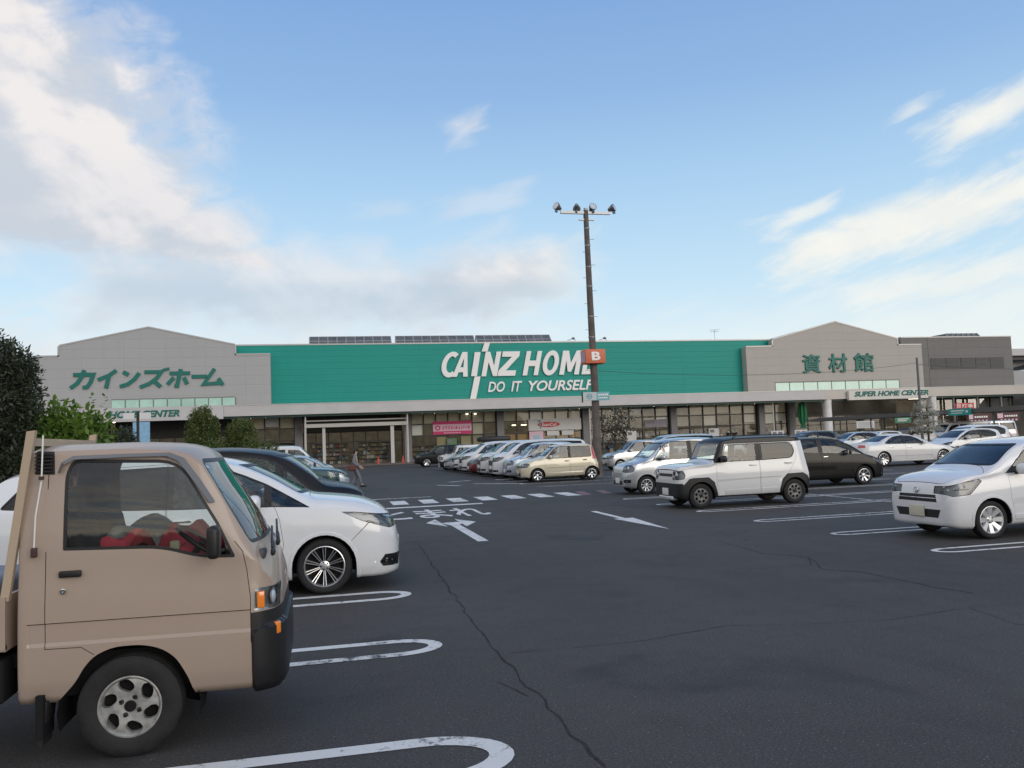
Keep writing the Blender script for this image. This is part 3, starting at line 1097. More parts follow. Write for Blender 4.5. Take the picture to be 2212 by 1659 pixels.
ODY = common(L=4.84,
    top=[(0, .62), (.03, .76), (.1, .89), (.24, 1.01), (.49, 1.10), (.8, 1.145), (1.02, 1.17), (1.1, 1.20), (1.55, 1.46), (1.9, 1.61), (2.2, 1.67), (2.9, 1.695), (3.8, 1.66), (4.35, 1.58), (4.55, 1.48), (4.75, 1.05), (4.84, .75)],
    bot=[(0, .20), (.3, .165), (1, .19), (4.3, .2), (4.84, .32)],
    plan=[(0, .42), (.015, .54), (.05, .66), (.12, .77), (.28, .855), (.55, .89), (1.0, .90), (3.9, .90), (4.5, .87), (4.75, .78), (4.84, .6)],
    belt=[(0, .52), (.1, .74), (.3, .91), (.6, .99), (1.0, 1.03), (2, 1.06), (3.9, 1.11), (4.5, 1.13), (4.84, .7)],
    rail=[(0, .36), (.1, .55), (.3, .70), (.9, .77), (1.1, .76), (2.0, .67), (3.8, .65), (4.5, .60), (4.84, .45)],
    drop=[(0, .03), (.3, .045), (.9, .05), (1.1, .06), (1.5, .065), (1.95, .06), (2.3, .05), (3.8, .05), (4.4, .06), (4.84, .05)],
    wheels=(.92, 3.82), wr=(.328, .238), arch=.375, tw=.215, crease=.012,
    windows=[dict(p=[(1.07, 1.035), (1.525, 1.305), (1.525, 1.062)], rub=.012), dict(p=rounded([(1.58, 1.062), (1.58, 1.335), (2.0, 1.525), (2.45, 1.578), (2.62, 1.582), (2.62, 1.085)], [0, 0, .3, .1, 0, 0])),
             dict(p=[(2.72, 1.09), (2.72, 1.582), (3.55, 1.56), (3.6, 1.12)], priv=1), dict(p=rounded([(3.68, 1.125), (3.65, 1.555), (4.15, 1.50), (4.42, 1.18)], [0, 0, .1, .05]), priv=1)],
    pillars=[[(1.515, 1.06), (1.515, 1.30), (1.59, 1.34), (1.59, 1.06)], [(2.61, 1.085), (2.61, 1.58), (2.73, 1.582), (2.73, 1.09)], [(3.53, 1.12), (3.53, 1.56), (3.69, 1.555), (3.69, 1.125)]],
    windscreen=rounded([(-.70, 1.195), (.70, 1.195), (.60, 1.575), (-.60, 1.575)], .05),
    rearwin=rounded([(-.60, 1.14), (.60, 1.14), (.52, 1.50), (-.52, 1.50)], .06),
    headlight=dict(p=[(.02, .865), (.02, .75), (.14, .735), (.48, .845), (.72, .965), (.55, .955), (.14, .90)], y=.40,
        inner=[(.20, .66, .80, .045), (.30, .73, .835, .04), (.12, .57, .79, .035)], chrome=[[(.10, .60, .85), (.25, .75, .895), (.45, .83, .925)], [(.08, .55, .765), (.22, .77, .785), (.40, .855, .835)]]),
    fog=dict(p=[(.0, .42), (.20, .425), (.27, .34), (.23, .285), (.03, .275)], y=.47, inner=[(.16, .72, .35, .05)],
        chrome=[[(.04, .60, .43), (.13, .715, .435), (.25, .82, .425), (.32, .855, .34), (.26, .825, .285), (.10, .705, .28), (.04, .58, .28)], [(.07, .68, .35), (.24, .83, .345)]], cr=.010),
    front_parts=[('grille', [(-.40, .60), (.40, .60), (.46, .76), (-.46, .76)], M_TRIM), ('air_intake', [(-.46, .24), (.46, .24), (.40, .40), (-.40, .40)], M_TRIM)],
    taillight=dict(p=[(4.55, .85), (4.60, 1.10), (4.9, 1.10), (4.9, .85)], y=.45),
    hood=rounded([(.16, -.60), (.16, .60), (.42, .74), (1.0, .76), (1.08, .6), (1.08, -.6), (1.0, -.76), (.42, -.74)], .08), hoodz=.86,
    doors=[[(1.43, .30), (1.38, .62), (1.42, .90), (1.47, 1.045), (2.02, 1.565), (2.40, 1.61), (2.67, 1.61), (2.67, .30)], [(2.68, .30), (2.68, 1.61), (3.62, 1.585), (3.64, .92), (3.42, .52), (3.36, .30)]],
    seams=[([(.60, .62), (.603, .612), (.36, .84), (.36, .855)], (1, -1))],
    handles=[(2.50, .95), (2.85, .955)], hl=.10, mirror=(1.70, 1.10, .6), handlemat=M_CHROME,
    seats=[2.3, 3.2], dash=(1.55, 1.10), plate=(.50, -.01), rimstyle=('spoke', M_ALLOY, 10, .006, .009, .034, 0),
    press=[([(1.45, .40), (1.45, .60), (3.3, .66), (3.25, .42)], 'side', None, -.012)])

ALP = common(L=4.85,
    top=[(0, .62), (.02, .84), (.06, .98), (.15, 1.09), (.35, 1.17), (.62, 1.22), (.70, 1.26), (.90, 1.44), (1.25, 1.66), (1.5, 1.74), (2.2, 1.80), (3.9, 1.79), (4.5, 1.73), (4.68, 1.5), (4.78, 1.1), (4.85, .8)],
    plan=[(0, .52), (.015, .62), (.05, .73), (.12, .81), (.3, .88), (.6, .90), (4.2, .90), (4.65, .87), (4.8, .80), (4.85, .68)],
    belt=[(0, .60), (.05, .80), (.2, .97), (.5, 1.05), (1.0, 1.09), (3.9, 1.12), (4.5, 1.12), (4.85, .75)],
    rail=[(0, .46), (.1, .66), (.4, .76), (.7, .77), (1.4, .70), (2.0, .68), (4.4, .65), (4.85, .5)],
    drop=[(0, .03), (.3, .05), (.7, .07), (1.0, .09), (1.4, .08), (2, .06), (4.4, .06), (4.85, .05)],
    wheels=(.93, 3.80), wr=(.335, .225), arch=.375, tw=.21,
    windows=[dict(p=[(.88, 1.115), (1.30, 1.50), (1.30, 1.12)], rub=.014), dict(p=rounded([(1.38, 1.12), (1.38, 1.55), (1.60, 1.64), (2.20, 1.68), (2.20, 1.12)], [0, 0, .1, 0, 0])),
             dict(p=[(2.29, 1.12), (2.29, 1.69), (3.4, 1.69), (3.4, 1.14)], priv=1), dict(p=rounded([(3.5, 1.14), (3.5, 1.69), (4.4, 1.65), (4.5, 1.18)], .04), priv=1)],
    pillars=[[(1.29, 1.12), (1.29, 1.49), (1.39, 1.56), (1.39, 1.12)], [(2.19, 1.12), (2.19, 1.68), (2.30, 1.69), (2.30, 1.12)], [(3.39, 1.14), (3.39, 1.69), (3.51, 1.69), (3.51, 1.14)]],
    windscreen=rounded([(-.73, 1.25), (.73, 1.25), (.64, 1.66), (-.64, 1.66)], .05), rearwin=rounded([(-.62, 1.15), (.62, 1.15), (.55, 1.66), (-.55, 1.66)], .06),
    headlight=dict(p=[(.0, .98), (.0, .80), (.16, .80), (.42, .92), (.5, 1.02), (.25, 1.02)], y=.42, inner=[(.14, .70, .88, .055), (.24, .79, .92, .05), (.10, .58, .88, .045)], chrome=[[(.07, .60, .95), (.2, .80, .98), (.38, .87, 1.0)]]),
    fog=dict(p=boxpoly(.0, .2, .32, .42), y=.55, inner=[(.12, .74, .37, .04)]),
    front_parts=[('grille', [(-.44, .62), (.44, .62), (.44, .84), (-.44, .84)], M_TRIM), ('air_intake', [(-.5, .28), (.5, .28), (.46, .46), (-.46, .46)], M_TRIM)],
    taillight=dict(p=[(4.6, 1.0), (4.6, 1.55), (4.9, 1.5), (4.9, 1.0)], y=.55),
    hood=rounded([(.14, -.62), (.14, .62), (.4, .76), (.62, .76), (.70, .6), (.70, -.6), (.62, -.76), (.4, -.76)], .08), hoodz=.98,
    doors=[[(1.34, .30), (1.28, .6), (1.20, .9), (1.20, 1.10), (1.36, 1.58), (1.62, 1.68), (2.245, 1.715), (2.245, .30)], [(2.255, .30), (2.255, 1.715), (3.45, 1.715), (3.45, .95), (3.40, .6), (3.36, .30)]],
    handles=[(2.05, .98), (2.45, .98)], hl=.10, mirror=(1.38, 1.16, .7), handlemat=M_CHROME, seats=[2.0, 3.0], dash=(1.15, 1.14), plate=(.52, -.01),
    extra=lambda xs: [('grille_bar', (lambda m: ([m.box(xs(.02) - .02, xs(-.012), -.42, .42, z - .012, z + .012) for z in (.67, .73, .79)], m)[1])(MB()), [M_CHROME])],
    rimstyle=('spoke', M_ALLOY, 5, .03, .055, .05, 0))

def hclad(c):
    fr = c < 1.6
    z1 = .72
    if fr: return [(c - .60, -.1), (c - .60, .50), (c - .42, .58), (c - .30, .70), (c - .20, z1), (c + .20, z1), (c + .34, .60), (c + .41, .35), (c + .42, -.1)]
    return [(c - .42, -.1), (c - .41, .35), (c - .33, .60), (c - .20, z1), (c + .22, z1 + .01), (c + .34, .66), (c + .44, .52), (c + .6, .5), (c + .6, -.1)]
HUS = common(L=3.45,
    top=[(0, .70), (.015, .84), (.04, .94), (.12, 1.0), (.4, 1.045), (.84, 1.07), (.92, 1.12), (1.14, 1.55), (1.24, 1.615), (1.7, 1.65), (2.7, 1.655), (3.2, 1.62), (3.32, 1.52), (3.40, 1.15), (3.45, .8)],
    bot=[(0, .26), (.25, .20), (.9, .24), (2.6, .25), (3.2, .26), (3.45, .36)],
    plan=[(0, .56), (.012, .63), (.04, .68), (.12, .72), (.35, .737), (3.15, .737), (3.36, .72), (3.42, .68), (3.45, .62)],
    belt=[(0, .66), (.05, .86), (.3, .95), (.8, 1.02), (1.1, 1.04), (3.1, 1.06), (3.45, .75)],
    rail=[(0, .5), (.05, .64), (.4, .67), (.9, .68), (1.2, .635), (3.1, .62), (3.45, .5)],
    drop=[(0, .02), (.4, .03), (.9, .05), (1.05, .08), (1.2, .06), (1.6, .05), (3.2, .05), (3.45, .05)],
    wheels=(.58, 3.005), wr=(.29, .185), arch=.335, tw=.165, clad=hclad,
    black_side=[boxpoly(.95, 2.65, .1, .275), [(-.1, .1), (-.1, .60), (.04, .60), (.10, .56), (.24, .56), (.24, .1)]], black_front=[[(-.72, .1), (.72, .1), (.72, .60), (-.72, .60)]],
    roof_side=[[(1.16, 1.475), (1.24, 1.8), (3.5, 1.8), (3.5, 1.50), (2.98, 1.478)], [(.93, 1.045), (1.10, 1.045), (1.25, 1.48), (1.24, 1.70), (1.02, 1.60)]], roofmat=M_BLACK, roof_top=[(1.02, -.75), (1.02, .75), (3.46, .75), (3.46, -.75)],
    windows=[dict(p=rounded([(1.10, 1.055), (1.26, 1.465), (2.04, 1.47), (2.04, 1.06)], [.02, .06, .03, .02])), dict(p=rounded([(2.17, 1.06), (2.17, 1.47), (2.97, 1.47), (3.07, 1.27), (2.97, 1.085)], [.02, .02, .08, .1, .1]), priv=1)],
    pillars=[[(2.03, 1.06), (2.03, 1.47), (2.18, 1.47), (2.18, 1.06)], [(2.74, 1.08), (2.74, 1.47), (2.77, 1.47), (2.77, 1.08)]],
    windscreen=rounded([(-.65, 1.11), (.65, 1.11), (.60, 1.535), (-.60, 1.535)], .05), rearwin=rounded([(-.56, 1.1), (.56, 1.1), (.53, 1.5), (-.53, 1.5)], .06),
    headlight=dict(p=rounded([(-.02, .90), (-.02, .68), (.16, .70), (.20, .79), (.16, .89)], .03), y=.42, inner=[(.035, .575, .79, .085)], chrome=[[(.0 + .005 * abs(math.cos(t)), .575 + .095 * math.cos(t), .79 + .095 * math.sin(t)) for t in [i * math.pi / 8 for i in range(17)]]], cr=.010),
    front_parts=[('grille', [(-.40, .755), (.40, .755), (.40, .825), (-.40, .825)], M_TRIM)],
    taillight=dict(p=boxpoly(3.41, 3.5, .74, .92), y=.5),
    hood=rounded([(.03, -.62), (.03, .62), (.3, .69), (.86, .69), (.93, .6), (.93, -.6), (.86, -.69), (.3, -.69)], .06), hoodz=.90,
    doors=[[(1.02, .275), (.98, .6), (.98, 1.02), (1.24, 1.50), (2.10, 1.50), (2.10, .275)], [(2.112, .275), (2.112, 1.50), (2.99, 1.50), (3.10, 1.27), (3.06, 1.05), (2.86, .74), (2.66, .5), (2.62, .275)]],
    handles=[(1.93, .96), (2.86, .98)], hl=.09, mirror=(1.12, 1.10, .3), mirrormat=M_TRIM, seats=[1.75, 2.6], dash=(1.15, 1.08), plate=(.40, -.012), platemat=M_PLATE, rplate=.62,
    extra=lambda xs: [('skid_plate', (lambda m: (m.box(xs(.12), xs(-.02), -.42, .42, .20, .30, 0, bev=.03), m)[1])(MB()), [M_STEEL]), ('roof_rail', (lambda m: (m.tube([(xs(1.5), .58, 1.61), (xs(1.6), .58, 1.655), (xs(2.9), .58, 1.655), (xs(3.0), .58, 1.61)], .014), m)[1])(MB()), [M_TRIM]), ('roof_rail', (lambda m: (m.tube([(xs(1.5), -.58, 1.61), (xs(1.6), -.58, 1.655), (xs(2.9), -.58, 1.655), (xs(3.0), -.58, 1.61)], .014), m)[1])(MB()), [M_TRIM])],
    rimstyle=('disc', M_ALLOYD, 8, .125, .026, .030, 0, 4),
    press=[([(.98, .40), (.98, .60), (2.62, .66), (2.5, .42)], 'side', None, -.010)])

CAN = common(L=3.395,
    top=[(0, .58), (.02, .72), (.07, .83), (.2, .93), (.45, 1.0), (.62, 1.04), (.72, 1.10), (1.25, 1.53), (1.5, 1.62), (2.1, 1.66), (2.9, 1.63), (3.2, 1.52), (3.34, 1.1), (3.395, .75)],
    plan=[(0, .46), (.015, .55), (.05, .63), (.14, .70), (.35, .735), (3.0, .737), (3.25, .71), (3.36, .65), (3.395, .55)],
    belt=[(0, .5), (.1, .74), (.3, .87), (.7, .97), (1, .99), (3.0, 1.02), (3.395, .7)],
    rail=[(0, .4), (.1, .56), (.4, .65), (.7, .67), (1.3, .62), (3.0, .60), (3.395, .45)],
    drop=[(0, .03), (.4, .05), (.7, .06), (1.0, .09), (1.4, .07), (2, .06), (3.395, .05)],
    wheels=(.66, 3.12 - .0), wr=(.275, .18), tw=.16,
    windows=[dict(p=rounded([(.86, 1.0), (1.20, 1.42), (1.42, 1.55), (2.04, 1.56), (2.04, 1.02)], [0, .1, .1, .02, .02])), dict(p=rounded([(2.14, 1.02), (2.14, 1.56), (2.95, 1.52), (3.08, 1.1)], [.02, .02, .08, .1]), priv=1)],
    pillars=[[(2.03, 1.02), (2.03, 1.56), (2.15, 1.56), (2.15, 1.02)], [(1.16, 1.01), (1.16, 1.40), (1.20, 1.43), (1.20, 1.01)]],
    windscreen=rounded([(-.64, 1.09), (.64, 1.09), (.57, 1.53), (-.57, 1.53)], .06), rearwin=rounded([(-.55, 1.05), (.55, 1.05), (.5, 1.5), (-.5, 1.5)], .06),
    headlight=dict(p=rounded([(.0, .88), (.0, .66), (.25, .68), (.30, .80), (.22, .90)], .06), y=.38, inner=[(.11, .60, .78, .08), (.06, .50, .77, .05)]),
    fog=dict(p=rounded(boxpoly(.0, .16, .36, .46), .03), y=.50, inner=[(.06, .585, .41, .035)]),
    front_parts=[('air_intake', [(-.42, .30), (.42, .30), (.36, .42), (-.36, .42)], M_TRIM)],
    taillight=dict(p=boxpoly(3.22, 3.45, .80, 1.05), y=.48),
    hood=rounded([(.10, -.52), (.10, .52), (.3, .64), (.62, .67), (.72, .5), (.72, -.5), (.62, -.67), (.3, -.64)], .08), hoodz=.82,
    doors=[[(1.10, .26), (1.02, .6), (.99, .98), (1.22, 1.46), (1.44, 1.585), (2.09, 1.595), (2.09, .26)], [(2.10, .26), (2.10, 1.595), (2.97, 1.56), (3.10, 1.05), (2.96, .7), (2.78, .45), (2.74, .26)]],
    handles=[(1.92, .90), (2.30, .91)], mirror=(1.15, 1.05, .3), seats=[1.7, 2.6], dash=(1.1, 1.04), platemat=M_PLATE, handlemat=M_CHROME,
    rimstyle=('spoke', M_STEEL, 9, .02, .034, 0, 0))

BEI = common(L=3.395,
    top=[(0, .5), (.02, .63), (.07, .75), (.3, .90), (.8, 1.01), (.92, 1.05), (1.4, 1.42), (1.62, 1.52), (2.2, 1.565), (2.9, 1.55), (3.13, 1.47), (3.28, 1.1), (3.395, .7)],
    plan=[(0, .45), (.015, .54), (.05, .62), (.14, .69), (.35, .735), (3.0, .737), (3.25, .71), (3.36, .65), (3.395, .55)],
    belt=[(0, .45), (.1, .70), (.4, .84), (.9, .93), (1.2, .95), (3.0, .96), (3.395, .7)],
    rail=[(0, .4), (.1, .55), (.4, .64), (.9, .67), (1.4, .62), (3.0, .60), (3.395, .45)],
    drop=[(0, .03), (.4, .05), (.9, .06), (1.2, .09), (1.5, .07), (2, .06), (3.395, .05)],
    wheels=(.68, 3.05), wr=(.275, .185), tw=.16,
    windows=[dict(p=rounded([(1.04, .95), (1.42, 1.36), (1.62, 1.455), (2.05, 1.465), (2.05, .96)], [0, .1, .1, .02, .02])), dict(p=rounded([(2.12, .96), (2.12, 1.465), (3.02, 1.45), (3.06, .98)], [.02, .02, .05, .05]), priv=1)],
    pillars=[[(2.04, .96), (2.04, 1.465), (2.13, 1.465), (2.13, .96)]],
    windscreen=rounded([(-.64, 1.07), (.64, 1.07), (.57, 1.44), (-.57, 1.44)], .06), rearwin=rounded([(-.55, 1.0), (.55, 1.0), (.5, 1.44), (-.5, 1.44)], .06),
    headlight=dict(p=rounded([(.0, .76), (.0, .60), (.25, .62), (.36, .76), (.25, .80)], .04), y=.34, inner=[(.09, .58, .69, .07), (.16, .63, .71, .05)]),
    front_parts=[('grille', [(-.28, .60), (.28, .60), (.30, .68), (-.30, .68)], M_TRIM), ('air_intake', [(-.5, .27), (.5, .27), (.46, .40), (-.46, .40)], M_TRIM)],
    taillight=dict(p=boxpoly(3.08, 3.45, .88, 1.40), y=.52),
    hood=rounded([(.10, -.5), (.10, .5), (.35, .63), (.80, .67), (.92, .5), (.92, -.5), (.80, -.67), (.35, -.63)], .08), hoodz=.74,
    doors=[[(1.10, .26), (1.02, .6), (1.0, .93), (1.42, 1.40), (1.63, 1.49), (2.085, 1.50), (2.085, .26)], [(2.095, .26), (2.095, 1.50), (3.05, 1.485), (3.09, .95), (2.92, .7), (2.70, .45), (2.66, .26)]],
    handles=[(1.95, .84), (2.75, .86)], mirror=(1.25, 1.0, .3), handlemat=M_TRIM, seats=[1.8, 2.7], dash=(1.2, 1.0), platemat=M_PLATEY,
    rimstyle=('spoke', M_ALLOY, 6, .03, .05, 0, 0),
    press=[([(1.1, .38), (1.1, .56), (2.75, .58), (2.7, .40)], 'side', None, -.010)])

FIT = common(L=3.9,
    top=[(0, .5), (.02, .63), (.08, .74), (.4, .90), (.72, 1.0), (.82, 1.06), (1.25, 1.34), (1.7, 1.48), (2.3, 1.52), (3.2, 1.49), (3.6, 1.38), (3.8, 1.0), (3.9, .72)],
    plan=[(0, .48), (.015, .58), (.05, .68), (.14, .77), (.4, .835), (3.3, .8475), (3.7, .82), (3.85, .74), (3.9, .6)],
    belt=[(0, .45), (.1, .68), (.4, .83), (.8, .92), (1.4, .97), (3.3, 1.06), (3.9, .7)],
    rail=[(0, .42), (.1, .58), (.4, .70), (.8, .75), (1.5, .68), (3.2, .63), (3.9, .45)],
    drop=[(0, .03), (.4, .05), (.8, .06), (1.2, .08), (1.6, .06), (2.2, .05), (3.9, .05)],
    wheels=(.80, 3.30), wr=(.29, .195), tw=.18,
    windows=[dict(p=[(.82, .935), (1.22, 1.19), (1.28, 1.19), (1.28, .95)], rub=.013), dict(p=rounded([(1.33, .96), (1.33, 1.245), (1.68, 1.41), (2.22, 1.44), (2.22, 1.0)], [0, 0, .2, 0, 0])), dict(p=rounded([(2.32, 1.0), (2.32, 1.44), (2.95, 1.42), (3.3, 1.25), (3.2, 1.07)], [0, 0, .2, .1, .05]), priv=1)],
    pillars=[[(2.21, 1.0), (2.21, 1.44), (2.33, 1.44), (2.33, 1.0)], [(1.27, .95), (1.27, 1.2), (1.34, 1.245), (1.34, .96)]],
    windscreen=rounded([(-.70, 1.06), (.70, 1.06), (.60, 1.415), (-.60, 1.415)], .05), rearwin=rounded([(-.60, 1.05), (.60, 1.05), (.5, 1.4), (-.5, 1.4)], .06),
    headlight=dict(p=[(.0, .72), (.0, .58), (.2, .60), (.52, .80), (.55, .87), (.35, .84)], y=.42, inner=[(.14, .66, .66, .06), (.26, .73, .71, .05)]),
    fog=dict(p=boxpoly(.0, .2, .28, .36), y=.5, inner=[(.10, .68, .32, .035)]),
    front_parts=[('grille', [(-.38, .58), (.38, .58), (.40, .66), (-.40, .66)], M_TRIM), ('air_intake', [(-.45, .26), (.45, .26), (.42, .40), (-.42, .40)], M_TRIM)],
    taillight=dict(p=boxpoly(3.6, 3.95, .85, 1.15), y=.5),
    hood=rounded([(.12, -.52), (.12, .52), (.4, .68), (.72, .74), (.84, .5), (.84, -.5), (.72, -.74), (.4, -.68)], .08), hoodz=.74,
    doors=[[(1.30, .27), (1.24, .6), (1.24, .93), (1.70, 1.44), (2.265, 1.465), (2.265, .27)], [(2.275, .27), (2.275, 1.465), (2.98, 1.44), (3.26, 1.27), (3.24, 1.0), (3.0, .62), (2.92, .27)]],
    handles=[(2.12, .90), (3.0, .95)], mirror=(1.40, 1.0, .3), handlemat=M_CHROME, seats=[1.95, 2.8], dash=(1.3, 1.0),
    rimstyle=('spoke', M_ALLOY, 7, .028, .05, 0, 0),
    press=[([(1.2, .36), (1.2, .47), (2.95, .52), (2.95, .38)], 'side', None, -.010)])

CRO = common(L=5.0,
    top=[(0, .46), (.02, .60), (.08, .70), (.4, .82), (1.2, .96), (1.45, 1.0), (1.55, 1.04), (2.0, 1.27), (2.4, 1.40), (2.9, 1.435), (3.4, 1.38), (3.75, 1.26), (4.1, 1.11), (4.35, 1.07), (4.85, 1.05), (4.94, .95), (5.0, .7)],
    plan=[(0, .52), (.015, .62), (.05, .72), (.14, .81), (.4, .89), (1, .91), (4.2, .91), (4.75, .86), (4.93, .76), (5.0, .6)],
    bot=[(0, .2), (.3, .16), (1, .18), (4.4, .19), (5, .32)],
    belt=[(0, .42), (.1, .62), (.4, .76), (1.2, .89), (2, .93), (4.0, .98), (4.6, .97), (5, .66)],
    rail=[(0, .45), (.1, .62), (.5, .74), (1.5, .80), (2.2, .66), (2.9, .62), (3.5, .64), (4.2, .76), (4.8, .70), (5, .5)],
    drop=[(0, .03), (.4, .04), (1.5, .05), (1.9, .07), (2.4, .06), (3.4, .06), (4.2, .05), (5, .04)],
    wheels=(.95, 4.0), wr=(.335, .25), tw=.225, arch=.36, crease=.01,
    windows=[dict(p=rounded([(1.85, .955), (2.08, 1.16), (2.42, 1.315), (2.86, 1.355), (2.86, .975)], [0, .1, .15, 0, 0])), dict(p=rounded([(2.93, .975), (2.93, 1.355), (3.42, 1.30), (3.90, 1.03), (3.8, .995)], [0, 0, .2, .05, 0]), priv=0)],
    pillars=[[(2.85, .975), (2.85, 1.355), (2.94, 1.355), (2.94, .975)]],
    windscreen=rounded([(-.72, 1.03), (.72, 1.03), (.58, 1.35), (-.58, 1.35)], .05), rearwin=rounded([(-.62, 1.10), (.62, 1.10), (.54, 1.35), (-.54, 1.35)], .06),
    headlight=dict(p=[(.0, .72), (.0, .58), (.2, .58), (.5, .72), (.6, .80), (.3, .79)], y=.45, inner=[(.15, .70, .66, .06), (.28, .80, .70, .05)]),
    front_parts=[('grille', [(-.38, .40), (.38, .40), (.42, .68), (-.42, .68)], M_TRIM)],
    taillight=dict(p=[(4.84, .86), (4.80, .98), (5.05, .98), (5.05, .86)], y=.42),
    hood=rounded([(.12, -.55), (.12, .55), (.4, .72), (1.4, .80), (1.52, .5), (1.52, -.5), (1.4, -.80), (.4, -.72)], .08), hoodz=.66,
    doors=[[(1.62, .30), (1.55, .6), (1.62, .92), (2.40, 1.345), (2.885, 1.385), (2.885, .30)], [(2.90, .30), (2.90, 1.385), (3.45, 1.335), (3.96, 1.0), (3.92, .85), (3.62, .65), (3.52, .30)]],
    handles=[(2.70, .82), (3.62, .85)], mirror=(2.0, .98, .4), handlemat=M_CHROME, seats=[2.5, 3.4], dash=(1.9, .98), seatz=.32,
    rimstyle=('spoke', M_ALLOY, 10, .016, .022, .03, 0),
    press=[([(1.5, .33), (1.5, .42), (3.5, .44), (3.5, .34)], 'side', None, -.010)])

MIR = common(L=3.395,
    top=[(0, .60), (.015, .74), (.05, .84), (.16, .93), (.4, 1.0), (.68, 1.04), (.78, 1.10), (1.35, 1.42), (1.65, 1.475), (2.2, 1.50), (2.9, 1.46), (3.15, 1.37), (3.3, 1.0), (3.395, .7)],
    plan=[(0, .50), (.012, .57), (.04, .64), (.12, .70), (.32, .732), (3.0, .737), (3.25, .71), (3.36, .65), (3.395, .55)],
    bot=[(0, .22), (.25, .17), (.9, .19), (2.9, .2), (3.395, .32)],
    belt=[(0, .5), (.06, .72), (.2, .84), (.5, .92), (1.0, .95), (1.6, .97), (3.0, 1.02), (3.395, .7)],
    rail=[(0, .42), (.06, .58), (.3, .655), (.75, .675), (1.4, .60), (3.0, .57), (3.395, .42)],
    drop=[(0, .03), (.3, .045), (.75, .06), (1.0, .085), (1.45, .06), (2, .05), (3.395, .05)],
    wheels=(.72, 3.17), wr=(.283, .205), tw=.16, arch=.335,
    windows=[dict(p=rounded([(1.0, .965), (1.48, 1.335), (1.70, 1.40), (2.04, 1.41), (2.04, .99)], [0, .1, .1, .02, .02])), dict(p=rounded([(2.12, .99), (2.12, 1.41), (2.8, 1.37), (3.05, 1.10)], [.02, .02, .08, .05]), priv=1)],
    pillars=[[(2.03, .99), (2.03, 1.41), (2.13, 1.41), (2.13, .99)], [(1.22, .98), (1.22, 1.14), (1.27, 1.18), (1.27, .98)]],
    windscreen=rounded([(-.645, 1.085), (.645, 1.085), (.545, 1.405), (-.545, 1.405)], .06), rearwin=rounded([(-.55, 1.05), (.55, 1.05), (.48, 1.36), (-.48, 1.36)], .06),
    headlight=dict(p=[(.0, .80), (.0, .70), (.08, .655), (.34, .675), (.58, .87), (.53, .905), (.30, .875)], y=.36, inner=[(.13, .615, .77, .035), (.20, .65, .785, .035), (.28, .675, .80, .035), (.15, .63, .715, .033), (.23, .66, .725, .033)],
        chrome=[[(.06, .56, .745), (.16, .65, .75), (.34, .715, .76)], [(.05, .53, .79), (.2, .66, .85), (.5, .715, .885)]], cr=.009),
    front_parts=[('grille', [(-.43, .565), (.43, .565), (.40, .675), (-.40, .675)], M_TRIM), ('air_intake', [(-.44, .33), (.44, .33), (.50, .455), (-.50, .455)], M_TRIM)],
    taillight=dict(p=boxpoly(3.12, 3.45, .85, 1.05), y=.5),
    hood=rounded([(.06, -.52), (.06, .52), (.3, .655), (.66, .685), (.79, .5), (.79, -.5), (.66, -.685), (.3, -.655)], .08), hoodz=.80,
    doors=[[(1.12, .27), (1.06, .6), (1.05, .95), (1.49, 1.37), (1.72, 1.435), (2.075, 1.445), (2.075, .27)], [(2.085, .27), (2.085, 1.445), (2.82, 1.41), (3.08, 1.1), (3.0, .8), (2.82, .55), (2.78, .27)]],
    handles=[(1.93, .87), (2.7, .9)], mirror=(1.22, 1.0, .4), seats=[1.8, 2.6], dash=(1.25, 1.02), platemat=M_PLATEY, plate=(.42, -.012),
    extra=lambda xs: [('grille_bar', (lambda m: (m.box(xs(.05), xs(-.004), -.40, .40, .612, .628, 0, bev=.004), m)[1])(MB()), [M_CHROME]),
                      ('badge', (lambda m: (m.lathe([(.048, 0), (.044, .008), (.034, .008), (.032, 0)], 24, 'x', (xs(-.002), 0, .735)), m.tube([(xs(-.006), -.022, .715), (xs(-.008), .02, .74), (xs(-.006), -.018, .758)], .006, 6), m)[2])(MB()), [M_CHROME])],
    rimstyle=('spoke', M_STEEL, 8, .045, .075, 0, 0),
    press=[([(1.1, .36), (1.1, .50), (2.7, .54), (2.7, .38)], 'side', None, -.010)])

